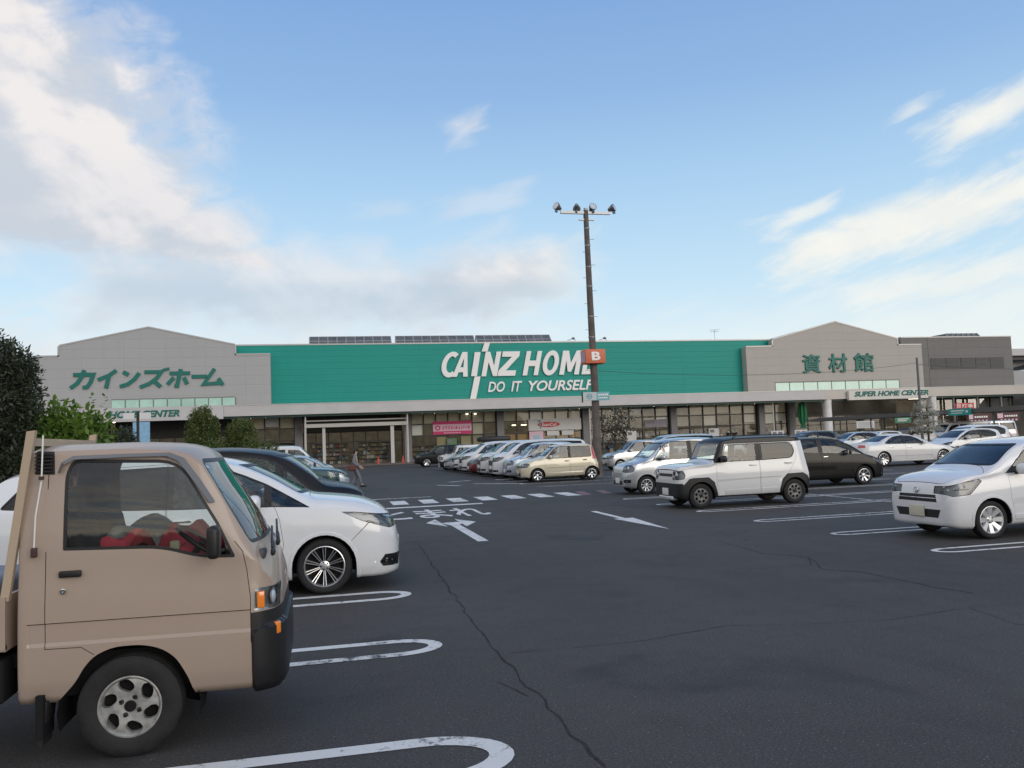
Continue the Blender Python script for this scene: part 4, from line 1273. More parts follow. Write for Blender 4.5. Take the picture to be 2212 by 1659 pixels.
VAN = common(L=4.7,
    top=[(0, .62), (.02, .86), (.06, 1.02), (.2, 1.16), (.75, 1.76), (1.0, 1.92), (1.5, 1.97), (4.4, 1.96), (4.6, 1.85), (4.66, 1.2), (4.7, .8)],
    plan=[(0, .58), (.015, .66), (.05, .74), (.14, .80), (.4, .84), (4.4, .845), (4.62, .82), (4.7, .7)],
    belt=[(0, .6), (.05, .8), (.2, 1.0), (.5, 1.1), (4.4, 1.14), (4.7, .75)],
    rail=[(0, .5), (.1, .68), (.3, .74), (.9, .70), (4.3, .68), (4.7, .55)],
    drop=[(0, .03), (.3, .1), (.7, .1), (1.2, .06), (4.7, .05)],
    wheels=(.85, 3.42), wr=(.33, .2), tw=.19,
    windows=[dict(p=rounded([(.42, 1.15), (.78, 1.58), (1.0, 1.72), (1.55, 1.74), (1.55, 1.15)], [0, .1, .1, 0, 0])), dict(p=[(1.68, 1.18), (1.68, 1.76), (2.9, 1.76), (2.9, 1.18)], priv=1), dict(p=[(3.0, 1.18), (3.0, 1.76), (4.4, 1.74), (4.4, 1.2)], priv=1)],
    windscreen=rounded([(-.70, 1.20), (.70, 1.20), (.63, 1.78), (-.63, 1.78)], .05), rearwin=rounded([(-.6, 1.2), (.6, 1.2), (.58, 1.75), (-.58, 1.75)], .05),
    headlight=dict(p=boxpoly(-.02, .22, .80, .98), y=.45, inner=[(.07, .70, .89, .07)]),
    front_parts=[('grille', [(-.42, .80), (.42, .80), (.42, .92), (-.42, .92)], M_TRIM), ('air_intake', [(-.5, .3), (.5, .3), (.5, .45), (-.5, .45)], M_TRIM)],
    taillight=dict(p=boxpoly(4.5, 4.75, .8, 1.3), y=.68),
    doors=[[(.52, .9), (.52, 1.14), (.80, 1.64), (1.02, 1.78), (1.60, 1.79), (1.60, .3), (1.26, .3), (1.2, .6), (1.05, .75)], [(1.62, .3), (1.62, 1.8), (2.95, 1.8), (2.95, .3)]],
    handles=[(1.5, .98), (1.8, .98)], mirror=(.72, 1.2, .5), handlemat=M_TRIM, mirrormat=M_TRIM, seats=[1.5], dash=(.7, 1.15),
    rimstyle=('spoke', M_STEEL, 6, .05, .08, 0, 0))

SUV = common(L=4.5,
    top=[(0, .58), (.02, .80), (.08, .94), (.4, 1.03), (1.05, 1.10), (1.15, 1.15), (1.7, 1.56), (1.95, 1.65), (2.5, 1.70), (3.7, 1.67), (4.15, 1.57), (4.4, 1.1), (4.5, .8)],
    plan=[(0, .54), (.015, .64), (.05, .74), (.14, .82), (.4, .88), (4.0, .89), (4.35, .85), (4.5, .68)],
    bot=[(0, .32), (.3, .27), (4.1, .28), (4.5, .42)],
    belt=[(0, .55), (.08, .80), (.4, .94), (1.2, 1.02), (3.8, 1.08), (4.5, .75)],
    rail=[(0, .46), (.1, .64), (.4, .74), (1.1, .77), (1.8, .68), (3.8, .64), (4.5, .5)],
    drop=[(0, .03), (.4, .05), (1.1, .06), (1.5, .08), (2, .06), (4.5, .05)],
    wheels=(.88, 3.55), wr=(.36, .235), tw=.22, arch=.41,
    windows=[dict(p=rounded([(1.30, 1.05), (1.70, 1.44), (1.95, 1.55), (2.5, 1.59), (2.5, 1.06)], [0, .1, .1, 0, 0])), dict(p=rounded([(2.58, 1.06), (2.58, 1.59), (3.5, 1.57), (3.95, 1.40), (3.8, 1.12)], [0, 0, .1, .1, .05]), priv=1)],
    pillars=[[(2.49, 1.06), (2.49, 1.59), (2.59, 1.59), (2.59, 1.06)]],
    windscreen=rounded([(-.72, 1.16), (.72, 1.16), (.62, 1.56), (-.62, 1.56)], .05), rearwin=rounded([(-.6, 1.12), (.6, 1.12), (.53, 1.52), (-.53, 1.52)], .05),
    headlight=dict(p=[(-.02, .90), (-.02, .76), (.25, .78), (.48, .92), (.3, .94)], y=.46, inner=[(.12, .70, .84, .06), (.22, .79, .86, .05)]),
    fog=dict(p=boxpoly(.0, .2, .42, .52), y=.52, inner=[(.10, .72, .47, .04)]),
    front_parts=[('grille', [(-.42, .66), (.42, .66), (.44, .86), (-.44, .86)], M_TRIM), ('air_intake', [(-.48, .36), (.48, .36), (.44, .50), (-.44, .50)], M_TRIM)],
    taillight=dict(p=boxpoly(4.1, 4.55, .95, 1.2), y=.5),
    hood=rounded([(.12, -.6), (.12, .6), (.4, .72), (1.05, .77), (1.15, .5), (1.15, -.5), (1.05, -.77), (.4, -.72)], .08), hoodz=.92,
    doors=[[(1.38, .38), (1.34, .7), (1.36, 1.03), (1.96, 1.58), (2.54, 1.62), (2.54, .38)], [(2.55, .38), (2.55, 1.62), (3.52, 1.60), (3.7, 1.1), (3.42, .8), (3.18, .6), (3.1, .38)]],
    handles=[(2.4, .95), (3.4, .98)], mirror=(1.5, 1.08, .5), handlemat=M_CHROME, seats=[2.2, 3.1], dash=(1.5, 1.08), plate=(.5, -.01),
    rimstyle=('spoke', M_ALLOY, 5, .04, .07, .05, 0))

def ts(a): return a * .7083 if a < .24 else a - .07     # the nose is pulled back a little
def TP(P): return [(ts(a), z) for a, z in P]
CAB = common(L=1.43,
    top=[(0, .82), (.02, .95), (.05, 1.04), (.09, 1.10), (.14, 1.155), (.24, 1.305), (.40, 1.545), (.47, 1.655), (.53, 1.735), (.58, 1.765), (.70, 1.795), (1.0, 1.812), (1.44, 1.81), (1.5, 1.79)],
    bot=[(0, .34), (.06, .31), (.6, .315), (1.3, .335), (1.5, .34)],
    plan=[(0, .46), (.012, .53), (.035, .59), (.08, .64), (.15, .68), (.24, .70), (1.47, .70), (1.5, .69)],
    belt=[(0, .60), (.05, .85), (.1, .98), (.24, 1.08), (.4, 1.085), (.8, 1.12), (1.5, 1.15)],
    rail=[(0, .40), (.05, .55), (.1, .60), (.24, .635), (.40, .62), (.56, .605), (.8, .60), (1.44, .60), (1.5, .58)],
    drop=[(0, .06), (.05, .11), (.1, .13), (.24, .145), (.40, .10), (.50, .07), (.56, .055), (.7, .05), (1.5, .045)],
    crease=.0, blend=.018)
for k_ in ('top', 'bot', 'plan', 'belt'): CAB[k_] = TP(CAB[k_])
for k_ in ('rail', 'drop'): CAB[k_] = TP(CAB[k_])

def make_truck():
    sp = CAB
    L = 1.43
    root = empty('kei_truck')
    P = M_TAN
    sh = Shell(sp)
    bm = sh.bm
    off = 1.58 - L / 2                    # cab centre ahead of the truck's own centre
    bmats = [P, M_TRIM, M_SEAM, P, M_CABIN]
    xs = lambda a: L / 2 - ts(a)
    cab = empty('cab_group')            # temporary frame for the cab pieces
    arch = [(1.315, .1), (1.315, .33), (1.20, .455), (1.16, .53), (1.10, .595), (1.0, .635), (.85, .635), (.745, .605), (.665, .545), (.60, .43), (.56, .31), (.56, .1)]
    window = rounded([(1.27, 1.195), (.74, 1.175), (.53, 1.105), (.325, 1.095), (.425, 1.31), (.645, 1.69), (1.235, 1.715), (1.27, 1.63)], [.01, .25, .2, .02, 0, .12, .14, .05], 4)
    quarter = [(.50, 1.10), (.325, 1.095), (.425, 1.31), (.50, 1.44)]
    vent = [(1.335, 1.765), (1.43, 1.77), (1.43, 1.635), (1.325, 1.63)]
    door = [(1.36, 1.745), (1.36, .65), (1.17, .645), (1.10, .595), (.95, .5), (.7, .45), (.60, .28), (.243, .28), (.243, .86), (.262, 1.02), (.285, 1.13), (.33, 1.19), (.62, 1.71), (.72, 1.735)]
    arch, window, quarter, vent, door = TP(arch), TP(window), TP(quarter), TP(vent), TP(door)
    arch = rounded(arch, [0, .03] + [.07] * 8 + [.03, 0], 3)
    doors, glasses = {}, {}
    # bumper first, so the side sheet ends cleanly at it
    fs = []
    for sg in (1, -1): fs += sh.cut(TP([(-.1, .2), (-.1, .775), (.243, .765), (.243, .2)]), 'wrap', sg, lim=(0, None))
    lo = []
    for sg in (1, -1): lo += sh.cut(TP([(-.1, .2), (-.1, .70), (.20, .69), (.243, .66), (.243, .2)]), 'wrap', sg, lim=(0, None))
    lo2 = []
    for sg in (1, -1): lo2 += sh.cut(TP([(-.1, .2), (-.1, .675), (.19, .665), (.225, .64), (.225, .2)]), 'wrap', sg, lim=(0, None))
    fs = [f for f in bm.faces if f.is_valid and f.calc_center_median().z < .77 and L / 2 - f.calc_center_median().x < ts(.243) - .0005 and f.normal.z > -.6]
    sh.shift(lo2, .026)
    bump = sh.take(fs, 'bumper', [M_TRIM] * 4, root, .03)
    for sg in (1, -1):
        fs = sh.cut(TP([(.245, .655), (.245, .785), (1.45, .795), (1.45, .665)]), 'side', sg)
        inn = sh.cut(TP([(.245, .675), (.245, .779), (1.44, .789), (1.44, .685)]), 'side', sg)
        sh.shift(inn, -.008)
        for f in sh.cut(TP([(.245, .781), (.245, .7855), (1.45, .7955), (1.45, .791)]), 'side', sg): f.material_index = 2
        # rounded arch lip
        sh.cut(inset(arch, -.026), 'side', sg, thr=.0)
        lip = sh.cut(inset(arch, -.019), 'side', sg, thr=.0)
        bmesh.ops.delete(bm, geom=sh.cut(arch, 'side', sg, thr=-.4), context='FACES')
        for f in sh.cut(window, 'side', sg): f.material_index = 1
        for f in sh.cut(vent, 'side', sg): f.material_index = 1
        g = sh.cut(inset(window, .017), 'side', sg)
        glasses[sg] = sh.take(g, 'side_window', [M_GLS], None, 0, push=-.008)
    ws = rounded([(-.632, 1.165), (.632, 1.165), (.585, 1.69), (-.585, 1.69)], [.05, .05, .07, .07])
    for f in sh.cut(ws, 'front', thr=.08): f.material_index = 1
    wsc = sh.take(sh.cut(inset(ws, .022), 'front', thr=.08), 'windscreen', [M_GLSF], root, push=-.003)
    pieces = [wsc, bump]
    rw = rounded([(-.50, 1.20), (.50, 1.20), (.48, 1.62), (-.48, 1.62)], .06)
    for f in sh.cut(rw, 'rear'): f.material_index = 1
    rwo = sh.take(sh.cut(inset(rw, .025), 'rear'), 'rear_window', [M_GLS], root, push=-.004)
    pieces.append(rwo)
    for sg in (1, -1):
        # lamp: clear corner lens with an amber block let into its side
        fs = sh.cut(TP(rounded([(.02, .905), (.02, .775), (.215, .775), (.225, .875), (.20, .905)], .012)), 'wrap', sg, lim=(.40, None))
        o = sh.take(fs, 'headlight', [M_LENS] * 4 + [M_REFL], root, .035, push=.003)
        m = MB()
        ellipsoid(m, (xs(.075), sg * .575, .84), .02, .075, .05, 0, 16, 8)
        m.build('lamp_reflector', [M_LAMP], o)
        pieces.append(o)
        m = MB()
        fr = Matrix.Translation((xs(.118), sg * .652, .84)) @ Matrix.Rotation(sg * R(-35), 4, 'Z')
        m.box(-.022, .022, -.03, .03, -.05, .048, 0, Matrix.Translation((xs(.170), sg * .668, .838)) @ Matrix.Rotation(sg * R(-12), 4, 'Z'), bev=.006)
        a = m.build('indicator', [M_AMBER], root)
        pieces.append(a)
        m = MB()
        m.box(-.02, .02, -.03, .025, -.036, .036, 0, Matrix.Translation((xs(.055), sg * .615, .655)) @ Matrix.Rotation(sg * R(-50), 4, 'Z'), bev=.008)
        pieces.append(m.build('indicator', [M_AMBER], root))
        ins0 = sh.cut(door, 'side', sg, thr=-.1)
        for f in ins0: f.material_index = 2 if f.material_index != 1 else 1
        for f in ins0:
            c = f.calc_center_median()
            if inpoly(L / 2 - c.x, c.z, window): f.material_index = 1
            elif (c.z > 1.2 and L / 2 - c.x < 1.26) or (c.z < .60): f.material_index = 0
        ins = sh.cut(inset(door, .004), 'side', sg, thr=-.1)
        for f in ins:
            c = f.calc_center_median()
            if f.material_index == 2 and not (.781 < c.z - (L / 2 - c.x + .07) * .0083 + .002 < .7875): f.material_index = 0
        d = sh.take(ins, 'door', bmats, root, .018)
        pieces.append(d)
        doors[sg] = d
        glasses[sg].parent = d
    # body
    body = sh.take(list(bm.faces), 'cab', bmats, root, .02, keep=True)
    pieces.append(body)
    for o in pieces: o.location = (off, 0, 0)
    X = lambda a: 1.65 - (.07 + ts(a))              # truck coordinates
    for sg in (1, -1):
        d = doors[sg]
        xd = lambda a: L / 2 - ts(a)
        m = MB()
        y = sg * .704
        m.box(xd(1.285), xd(1.165), *sorted((y - sg * .012, y + sg * .010)), 1.045, 1.083, 0, bev=.009)
        m.build('door_handle', [M_TRIM], d)
        m = MB()
        m.lathe([(.016, 0), (.016, .006), (.006, .008), (0, .006)], 16, 'y', (xd(1.262), y - .002, .968))
        if sg < 0: m.v = [(a, 2 * (y - .002) - b + .004, c) for a, b, c in m.v]
        m.build('door_lock', [M_CHROME], d)
        # rain visor along the top of the window
        sh_y = lambda z: sg * (.700 - .018 - max(0, z - 1.10) * .115 + .03)
        pts = [(1.31, 1.64), (1.29, 1.70), (1.23, 1.735), (.95, 1.737), (.70, 1.735), (.62, 1.70), (.52, 1.56), (.44, 1.43)]
        pin = [(1.292, 1.64), (1.273, 1.685), (1.22, 1.714), (.95, 1.717), (.715, 1.715), (.648, 1.682), (.547, 1.54), (.472, 1.43)]
        m = MB()
        for (p, q), (p2, q2) in zip(zip(pts, pin), list(zip(pts, pin))[1:]):
            m.quad((xd(p[0]), sh_y(p[1]) - sg * .016, p[1]), (xd(p2[0]), sh_y(p2[1]) - sg * .016, p2[1]), (xd(q2[0]), sh_y(q2[1]) + sg * .006, q2[1]), (xd(q[0]), sh_y(q[1]) + sg * .006, q[1]))
        m.build('rain_visor', [mat('smoked_visor', (.13, .135, .14), .35, 0, .5)], d)
        # mirror on an arm at the quarter light
        m = MB()
        m.box(X(.43) - .035, X(.43) + .035, *sorted((sg * .76, sg * .90)), 1.115, 1.30, 0, bev=.026)
        m.tube([(X(.40), sg * .665, 1.14), (X(.41), sg * .74, 1.145), (X(.42), sg * .80, 1.16)], .012, 8)
        m.build('wing_mirror', [M_TRIM], root)
        m = MB()
        for k in range(6): m.box(X(1.425), X(1.34), *sorted((sg * .615, sg * .653)), 1.645 + k * .021, 1.654 + k * .021)
        m.build('vent_grille', [M_TRIM], root)
    # wipers
    for y in (.30, -.28):
        m = MB()
        m.tube([(X(.075), y - .28, 1.125), (X(.09), y - .1, 1.175), (X(.12), y + .26, 1.21)], .008, 6)
        m.tube([(X(.06), y - .30, 1.10), (X(.085), y - .12, 1.15)], .012, 6)
        m.box(X(.085), X(.05), y - .33, y - .27, 1.08, 1.125, 0, bev=.012)
        m.build('wiper', [M_TRIM], root)
    m = MB()
    m.tube([(X(1.41), -.715, 1.20), (X(1.40), -.72, 1.40), (X(1.375), -.70, 1.60), (X(1.37), -.69, 1.86)], .0045, 6)
    m.box(X(1.425), X(1.395), -.725, -.695, 1.17, 1.225, 1, bev=.006)
    m.box(X(1.385), X(1.365), -.72, -.685, 1.605, 1.625, 1)
    m.build('radio_aerial', [mat('aerial_white', (.7, .68, .64), .4), mat('aerial_base', (.05, .02, .02), .6)], root)
    m = MB()
    m.box(X(-.022), X(-.012), -.165, .165, .46, .62, 0, bev=.003)
    m.build('number_plate', [M_PLATEY], root)
    # guard frame behind the cab
    m = MB()
    for y in (-.66, .66):
        m.prism([(X(1.415), 1.89), (X(1.46), 1.885), (X(1.595), .93), (X(1.55), .93)], y - .02, y + .02)
    m.box(X(1.46), X(1.425), -.64, .64, 1.80, 1.845)
    m.box(X(1.50), X(1.475), -.64, .64, 1.50, 1.53)
    for y in (-.4, -.2, 0, .2, .4): m.tube([(X(1.45), y, 1.82), (X(1.56), y, .95)], .010, 6)
    m.build('guard_frame', [paint('paint_tan_frame', (.40, .31, .22), 0, .5, .2, .08)], root)
    # cargo bed
    m = MB()
    m.box(X(3.30), X(1.56), -.69, .69, .655, .69, 0)
    m.box(X(3.30), X(1.56), -.70, -.67, .665, .955, 0)
    m.box(X(3.30), X(1.56), .67, .70, .665, .955, 0)
    m.box(X(3.30), X(3.27), -.67, .67, .69, .955, 0)
    m.box(X(1.585), X(1.56), -.67, .67, .69, .96, 0)
    for a in (1.65, 2.2, 2.75, 3.2):
        m.box(X(a) - .02, X(a) + .02, -.712, -.702, .67, .95, 0)
    m.build('cargo_bed', [P], root)
    m = MB()
    for y in (-.32, .32): m.box(X(3.25), X(1.3), y - .03, y + .03, .40, .655)
    m.box(X(2.1), X(1.58), -.66, -.30, .36, .60, bev=.02)
    m.box(X(3.2), X(1.5), -.5, .5, .52, .60)
    m.box(X(1.5), X(.3), -.52, .52, .34, .58)
    m.box(X(2.72), X(2.62), -.6, .6, .25, .33)
    for y in (-.62, .62): m.box(X(1.40), X(1.36), y - .10, y + .10, .16, .40)
    for y0, y1 in ((-.67, -.36), (.36, .67)):
        vs, fs = [], []
        for i in range(15):
            a = R(-15 + i * 15)
            for y in (y0, y1): vs.append((X(.92) + .385 * math.cos(a), y, .275 + .365 * math.sin(a)))
        m._a(vs, [(2 * i, 2 * i + 1, 2 * i + 3, 2 * i + 2) for i in range(14)], 0, True)
        vs = [(X(.92), (y0 if abs(y0) < abs(y1) else y1), .3)] + [v for v in vs if v[1] == (y0 if abs(y0) < abs(y1) else y1)]
        m._a(vs, [(0, i, i + 1) for i in range(1, 15)], 0)
    m.build('chassis', [M_DARK], root)
    for y in (-.60, .60):
        m = MB()
        m.prism([(X(1.345), .36), (X(1.375), .36), (X(1.40), .12), (X(1.375), .11)], y - .085, y + .085)
        m.build('mud_flap', [M_RUB], root)
    # cabin
    m = MB()
    M_SEAT = mat('seat_cloth_dark', (.030, .032, .036), .9, var=.2, vscale=8)
    for y in (-.34, .34):
        m.box(X(1.18), X(.70), y - .22, y + .22, .74, .90, 0, bev=.05)
        Mx = Matrix.Translation((X(1.17), y, .86)) @ Matrix.Rotation(R(-12), 4, 'Y')
        m.box(-.06, .06, -.21, .21, 0, .50, 0, Mx, bev=.05)
        m.box(-.04, .04, -.12, .12, .54, .70, 0, Mx, bev=.04)
    m.build('seat_row', [M_SEAT], root)
    m = MB()
    m.box(X(.40), X(.15), -.60, .60, .80, 1.085, 0, bev=.05)
    m.box(X(.30), X(.13), -.58, .58, 1.05, 1.12, 0, bev=.03)
    m.build('dashboard', [mat('dash_grey', (.06, .062, .066), .7)], root)
    Mx = Matrix.Translation((X(.56), -.34, 1.16)) @ Matrix.Rotation(R(36), 4, 'Y')
    m = MB()
    m.lathe([(.18 + .013 * math.cos(t * math.pi / 4), .013 * math.sin(t * math.pi / 4)) for t in range(9)], 32, 'z')
    for a in (90, 210, 330): m.tube([(0, 0, -.02), (.17 * math.cos(R(a)), .17 * math.sin(R(a)), 0)], .012, 6)
    m.tube([(0, 0, 0), (0, 0, -.25)], .02, 8)
    m.v = [tuple(Mx @ Vector(v)) for v in m.v]
    m.build('steering_wheel', [M_TRIM], root)
    # wheels
    for a, ys in ((.92, (1, -1)), (2.70, (1, -1))):
        for sg in ys:
            w = empty('wheel', (X(a), sg * (.70 - .105), .283), math.pi if sg < 0 else 0, root)
            tm, rm = wheel_mesh(.287, .172, .165, ('disc', M_OLDAL, 6, .121, .030, .043, .6, 4))
            link('tyre', tm, w)
            link('rim', rm, w)
    bpy.data.objects.remove(cab)
    bm.free()
    return root
# ------------------------------------------------------------------ ground and markings
m = MB()
m.quad((-1500, -600, 0), (1500, -600, 0), (1500, 2500, 0), (-1500, 2500, 0))
tag(m.build('asphalt_ground', [asphalt()]), kind='structure')
M_LINE = road_paint('road_paint_white', (.66, .665, .66), .55)
M_LINEW = road_paint('road_paint_worn', (.52, .525, .52), .75)
M_LINER = road_paint('road_paint_red', (.23, .12, .13), .7)

def flat(name, polys, mt, z=.004):
    mb = MB()
    for p in polys:
        a = sum(p[i - 1][0] * p[i][1] - p[i][0] * p[i - 1][1] for i in range(len(p)))
        if a < 0: p = p[::-1]
        mb._a([(x, y, z) for x, y in p], [list(range(len(p)))])
    o = mb.build(name, [mt])
    return tag(o, kind='structure')

def band(pts, w):
    """quads along a polyline"""
    out = []
    L_, R_ = [], []
    for i, p in enumerate(pts):
        a, b = Vector(pts[max(0, i - 1)]), Vector(pts[min(len(pts) - 1, i + 1)])
        t = (b - a).normalized()
        n = Vector((-t.y, t.x)) * w / 2
        L_.append((p[0] + n.x, p[1] + n.y))
        R_.append((p[0] - n.x, p[1] - n.y))
    for i in range(len(pts) - 1): out.append([L_[i], L_[i + 1], R_[i + 1], R_[i]])
    return out

def bay_line(y, x0, x1, endl, endr, g=.20, w=.105, mt=None, name='parking_bay_line'):
    """hairpin bay marking: two parallel lines closed by round ends"""
    def arc(cx, s): return [(cx + s * g * 1.5 * math.sin(t * math.pi / 16), y + g * math.cos(t * math.pi / 16) * (1 if s > 0 else -1)) for t in range(17)]
    if endl and endr: pts = arc(x1, 1) + arc(x0, -1) + [(x1, y + g)]
    elif endr: pts = [(x0, y + g)] + arc(x1, 1) + [(x0, y - g)]
    else: pts = [(x1, y - g)] + arc(x0, -1) + [(x1, y + g)]
    o = flat(name, [], M_LINE)
    bpy.data.objects.remove(o)
    mb = MB()
    for q in band(pts, w):
        a = sum(q[i - 1][0] * q[i][1] - q[i][0] * q[i - 1][1] for i in range(4))
        mb._a([(x, yy, .004) for x, yy in (q if a > 0 else q[::-1])], [[0, 1, 2, 3]])
    return tag(mb.build(name, [mt or M_LINE]), kind='structure')

for y in (2.05, 4.67, 7.29, 9.87, 12.47, 15.07, 17.67, 20.27): bay_line(y, -4.6, .50 if y < 5 else .55, False, True, g=.285 if y < 5 else .235, w=.14 if y < 5 else .12)
for y in (9.98, 12.33, 14.85, 17.42, 19.75, 22.15): bay_line(y, 8.42, 17.2 if y > 14 else 18, True, True, g=.17, w=.09)
for y in (30.4, 32.9, 35.4, 38.0): bay_line(y, 8.0, 13, True, False, g=.17, w=.10, mt=M_LINEW)
for y in (35.5, 38.2): bay_line(y, -4, .7, False, True, g=.17, w=.10, mt=M_LINEW)
for y in (24.6, 27.2, 29.8): bay_line(y, 17.6, 22.5, True, False, g=.17, w=.10, mt=M_LINEW)
flat('bay_head_line', band([(12.75, 16.6), (12.75, 24.5)], .10), M_LINEW, .008)
for i in range(7):
    x = 1.95 + i * .885
    flat('crosswalk_bar', [[(x, 24.65), (x + .47, 24.65), (x + .49, 26.40), (x + .02, 26.40)]], M_LINE)
for x in (8.05, 8.75): flat('crosswalk_bar', [[(x - .3, 24.7), (x, 24.7), (x + .3, 26.5), (x, 26.5)]], M_LINER)
flat('stop_line', [[(-1.2, 23.30), (4.38, 23.30), (4.40, 23.68), (-1.2, 23.68)]], M_LINE)
flat('crosswalk_edge_line', [[(-.5, 27.62), (3.45, 27.62), (3.45, 27.92), (-.5, 27.92)]], M_LINEW)
flat('turn_arrow', [[(2.60, 14.5), (2.79, 14.5), (2.79, 17.75), (2.60, 17.6)], [(2.60, 17.6), (2.79, 17.75), (2.62, 18.35), (2.47, 18.25)], [(2.79, 17.75), (2.90, 17.9), (2.86, 18.35), (2.62, 18.35)],
                    [(2.16, 18.45), (2.50, 17.40), (2.46, 19.25)], [(3.22, 18.15), (2.89, 19.1), (2.87, 17.25)]], M_LINE)
flat('straight_arrow', [[(6.12, 16.9), (6.26, 16.9), (6.28, 19.0), (6.14, 19.0)], [(5.99, 16.95), (6.42, 16.95), (6.20, 14.5)]], M_LINE)
flat('worn_road_marking', band([(5.5, 37.6), (6.6, 38.4)], .35) + band([(4.7, 35.4), (5.4, 34.0)], .3) + band([(7.7, 37.7), (8.7, 37.3)], .3) + band([(6.2, 35.1), (7.9, 33.2)], .28), M_LINEW)
def crack_mat():
    m = mat('crack_dark', (.012, .012, .013), .95, 0, .1)
    q = NT(m.node_tree)
    p = m.node_tree.nodes['Principled BSDF']
    tc = q.n('ShaderNodeTexCoord').outputs['Object']
    f = q.step(q.add(q.mul(q.noise(tc, 38, 4, .75), .75), q.mul(q.noise(tc, 2.2, 3, .6), .45)), .50, .60)
    c = q.mix(f, (.022, .021, .021), (.042, .040, .039))
    c = q.mix(q.mul(q.step(q.noise(tc, 3.3, 2, .5), .70, .74), .6), c, (.045, .06, .018))
    q.put(p.inputs['Base Color'], c)
    return m
M_CRACK = crack_mat()
def crack(pts, w, seed):
    rnd = random.Random(seed)
    q = []
    for (a, b), (c, d) in zip(pts, pts[1:]):
        n = max(2, int(math.hypot(c - a, d - b) / .16))
        for i in range(n): q.append((a + (c - a) * i / n + rnd.uniform(-.025, .025), b + (d - b) * i / n))
    mb = MB()
    for i in range(len(q) - 1):
        w0, w1 = w * rnd.uniform(.3, 1.2), w * rnd.uniform(.3, 1.2)
        t = (Vector(q[i + 1]) - Vector(q[i])).normalized()
        n = (-t.y, t.x)
        mb.quad((q[i][0] - n[0] * w0, q[i][1] - n[1] * w0, .002 + seed * .0001), (q[i + 1][0] - n[0] * w1, q[i + 1][1] - n[1] * w1, .002 + seed * .0001), (q[i + 1][0] + n[0] * w1, q[i + 1][1] + n[1] * w1, .002 + seed * .0001), (q[i][0] + n[0] * w0, q[i][1] + n[1] * w0, .002 + seed * .0001))
    tag(mb.build('asphalt_crack', [M_CRACK]), kind='structure')
crack([(1.34, 2.6), (1.39, 4.3), (1.39, 4.8), (1.36, 6.5), (1.38, 8.4), (1.43, 10.4), (1.58, 14.6)], .011, 1)
crack([(6.40, 7.36), (6.30, 8.2), (6.27, 8.95), (5.99, 9.34), (6.41, 10.32), (6.07, 10.9), (6.19, 12.66)], .009, 2)
crack([(1.47, 6.77), (2.53, 6.74), (3.48, 7.0), (4.17, 6.78), (4.93, 6.66), (5.9, 6.82), (7.2, 6.75)], .004, 3)
crack([(5.9, 6.82), (5.76, 6.16), (5.9, 5.6)], .004, 4)
crack([(6.41, 10.32), (5.91, 9.47)], .009, 5)
crack([(1.17, 6.0), (1.38, 5.4)], .008, 6)
M_TAR = mat('tar_patch', (.022, .023, .026), .8, var=.2)
flat('tar_patch', [[(4.22 + .30 * (1 + .25 * math.sin(3 * t)) * math.cos(t) + .2, 13.9 + .33 * (1 + .2 * math.cos(2 * t)) * math.sin(t)) for t in [i * math.pi / 10 for i in range(20)]]], M_TAR, .002)
flat('tar_patch', [[(4.05 + .22 * (1 + .3 * math.sin(2 * t)) * math.cos(t), 14.5 + .25 * math.sin(t)) for t in [i * math.pi / 8 for i in range(16)]]], M_TAR, .002)

FONT = bpy.data.fonts.load('<builtin>')
def text_mesh(name, body, fit, depth=.0, shear=0.0, bold=0.0, bm_=None, squash=True):
    """text converted to a mesh and fitted to a box (x0, x1, z0, z1); lies in the xz plane facing -y"""
    c = bpy.data.curves.new(name, 'FONT')
    c.font = FONT
    c.body = body
    c.shear = shear
    if depth: c.bevel_depth, c.bevel_resolution = bold, 0
    else: c.offset = bold
    c.extrude = .02 if depth else 0.0
    c.resolution_u = 4
    o = bpy.data.objects.new(name, c)
    COL.objects.link(o)
    bpy.context.view_layer.update()
    me = bpy.data.meshes.new_from_object(o.evaluated_get(bpy.context.evaluated_depsgraph_get()))
    bpy.data.objects.remove(o)
    X = [v.co.x for v in me.vertices]
    Y = [v.co.y for v in me.vertices]
    x0, x1, z0, z1 = fit
    sx, sz = (x1 - x0) / (max(X) - min(X)), (z1 - z0) / (max(Y) - min(Y))
    if not squash: sx = sz = min(sx, sz)
    a, b = min(X), min(Y)
    for v in me.vertices:
        v.co = Vector((x0 + (v.co.x - a) * sx, -v.co.z / (.02 + bold) * depth / 2 if depth else 0.0, z0 + (v.co.y - b) * sz))
    me.name = name
    return me
def text(name, body, fit, y, depth, mt, parent=None, **k):
    me = text_mesh(name, body, fit, depth, **k)
    me.materials.append(mt)
    o = link(name, me, parent)
    o.location = (0, y, 0)
    return o
# painted "tomare" in front of the stop line (letters stretched along the driving direction)
for ch, x0, x1 in (('と', 1.30, 2.02), ('ま', 2.22, 3.02), ('れ', 3.12, 3.96)):
    me = text_mesh('stop_lettering', ch, (x0, x1, 19.7, 22.3), 0.0, bold=.018)
    for v in me.vertices: v.co = Vector((v.co.x, v.co.z, .005))
    me.materials.append(M_LINE)
    tag(link('stop_lettering', me), kind='structure')

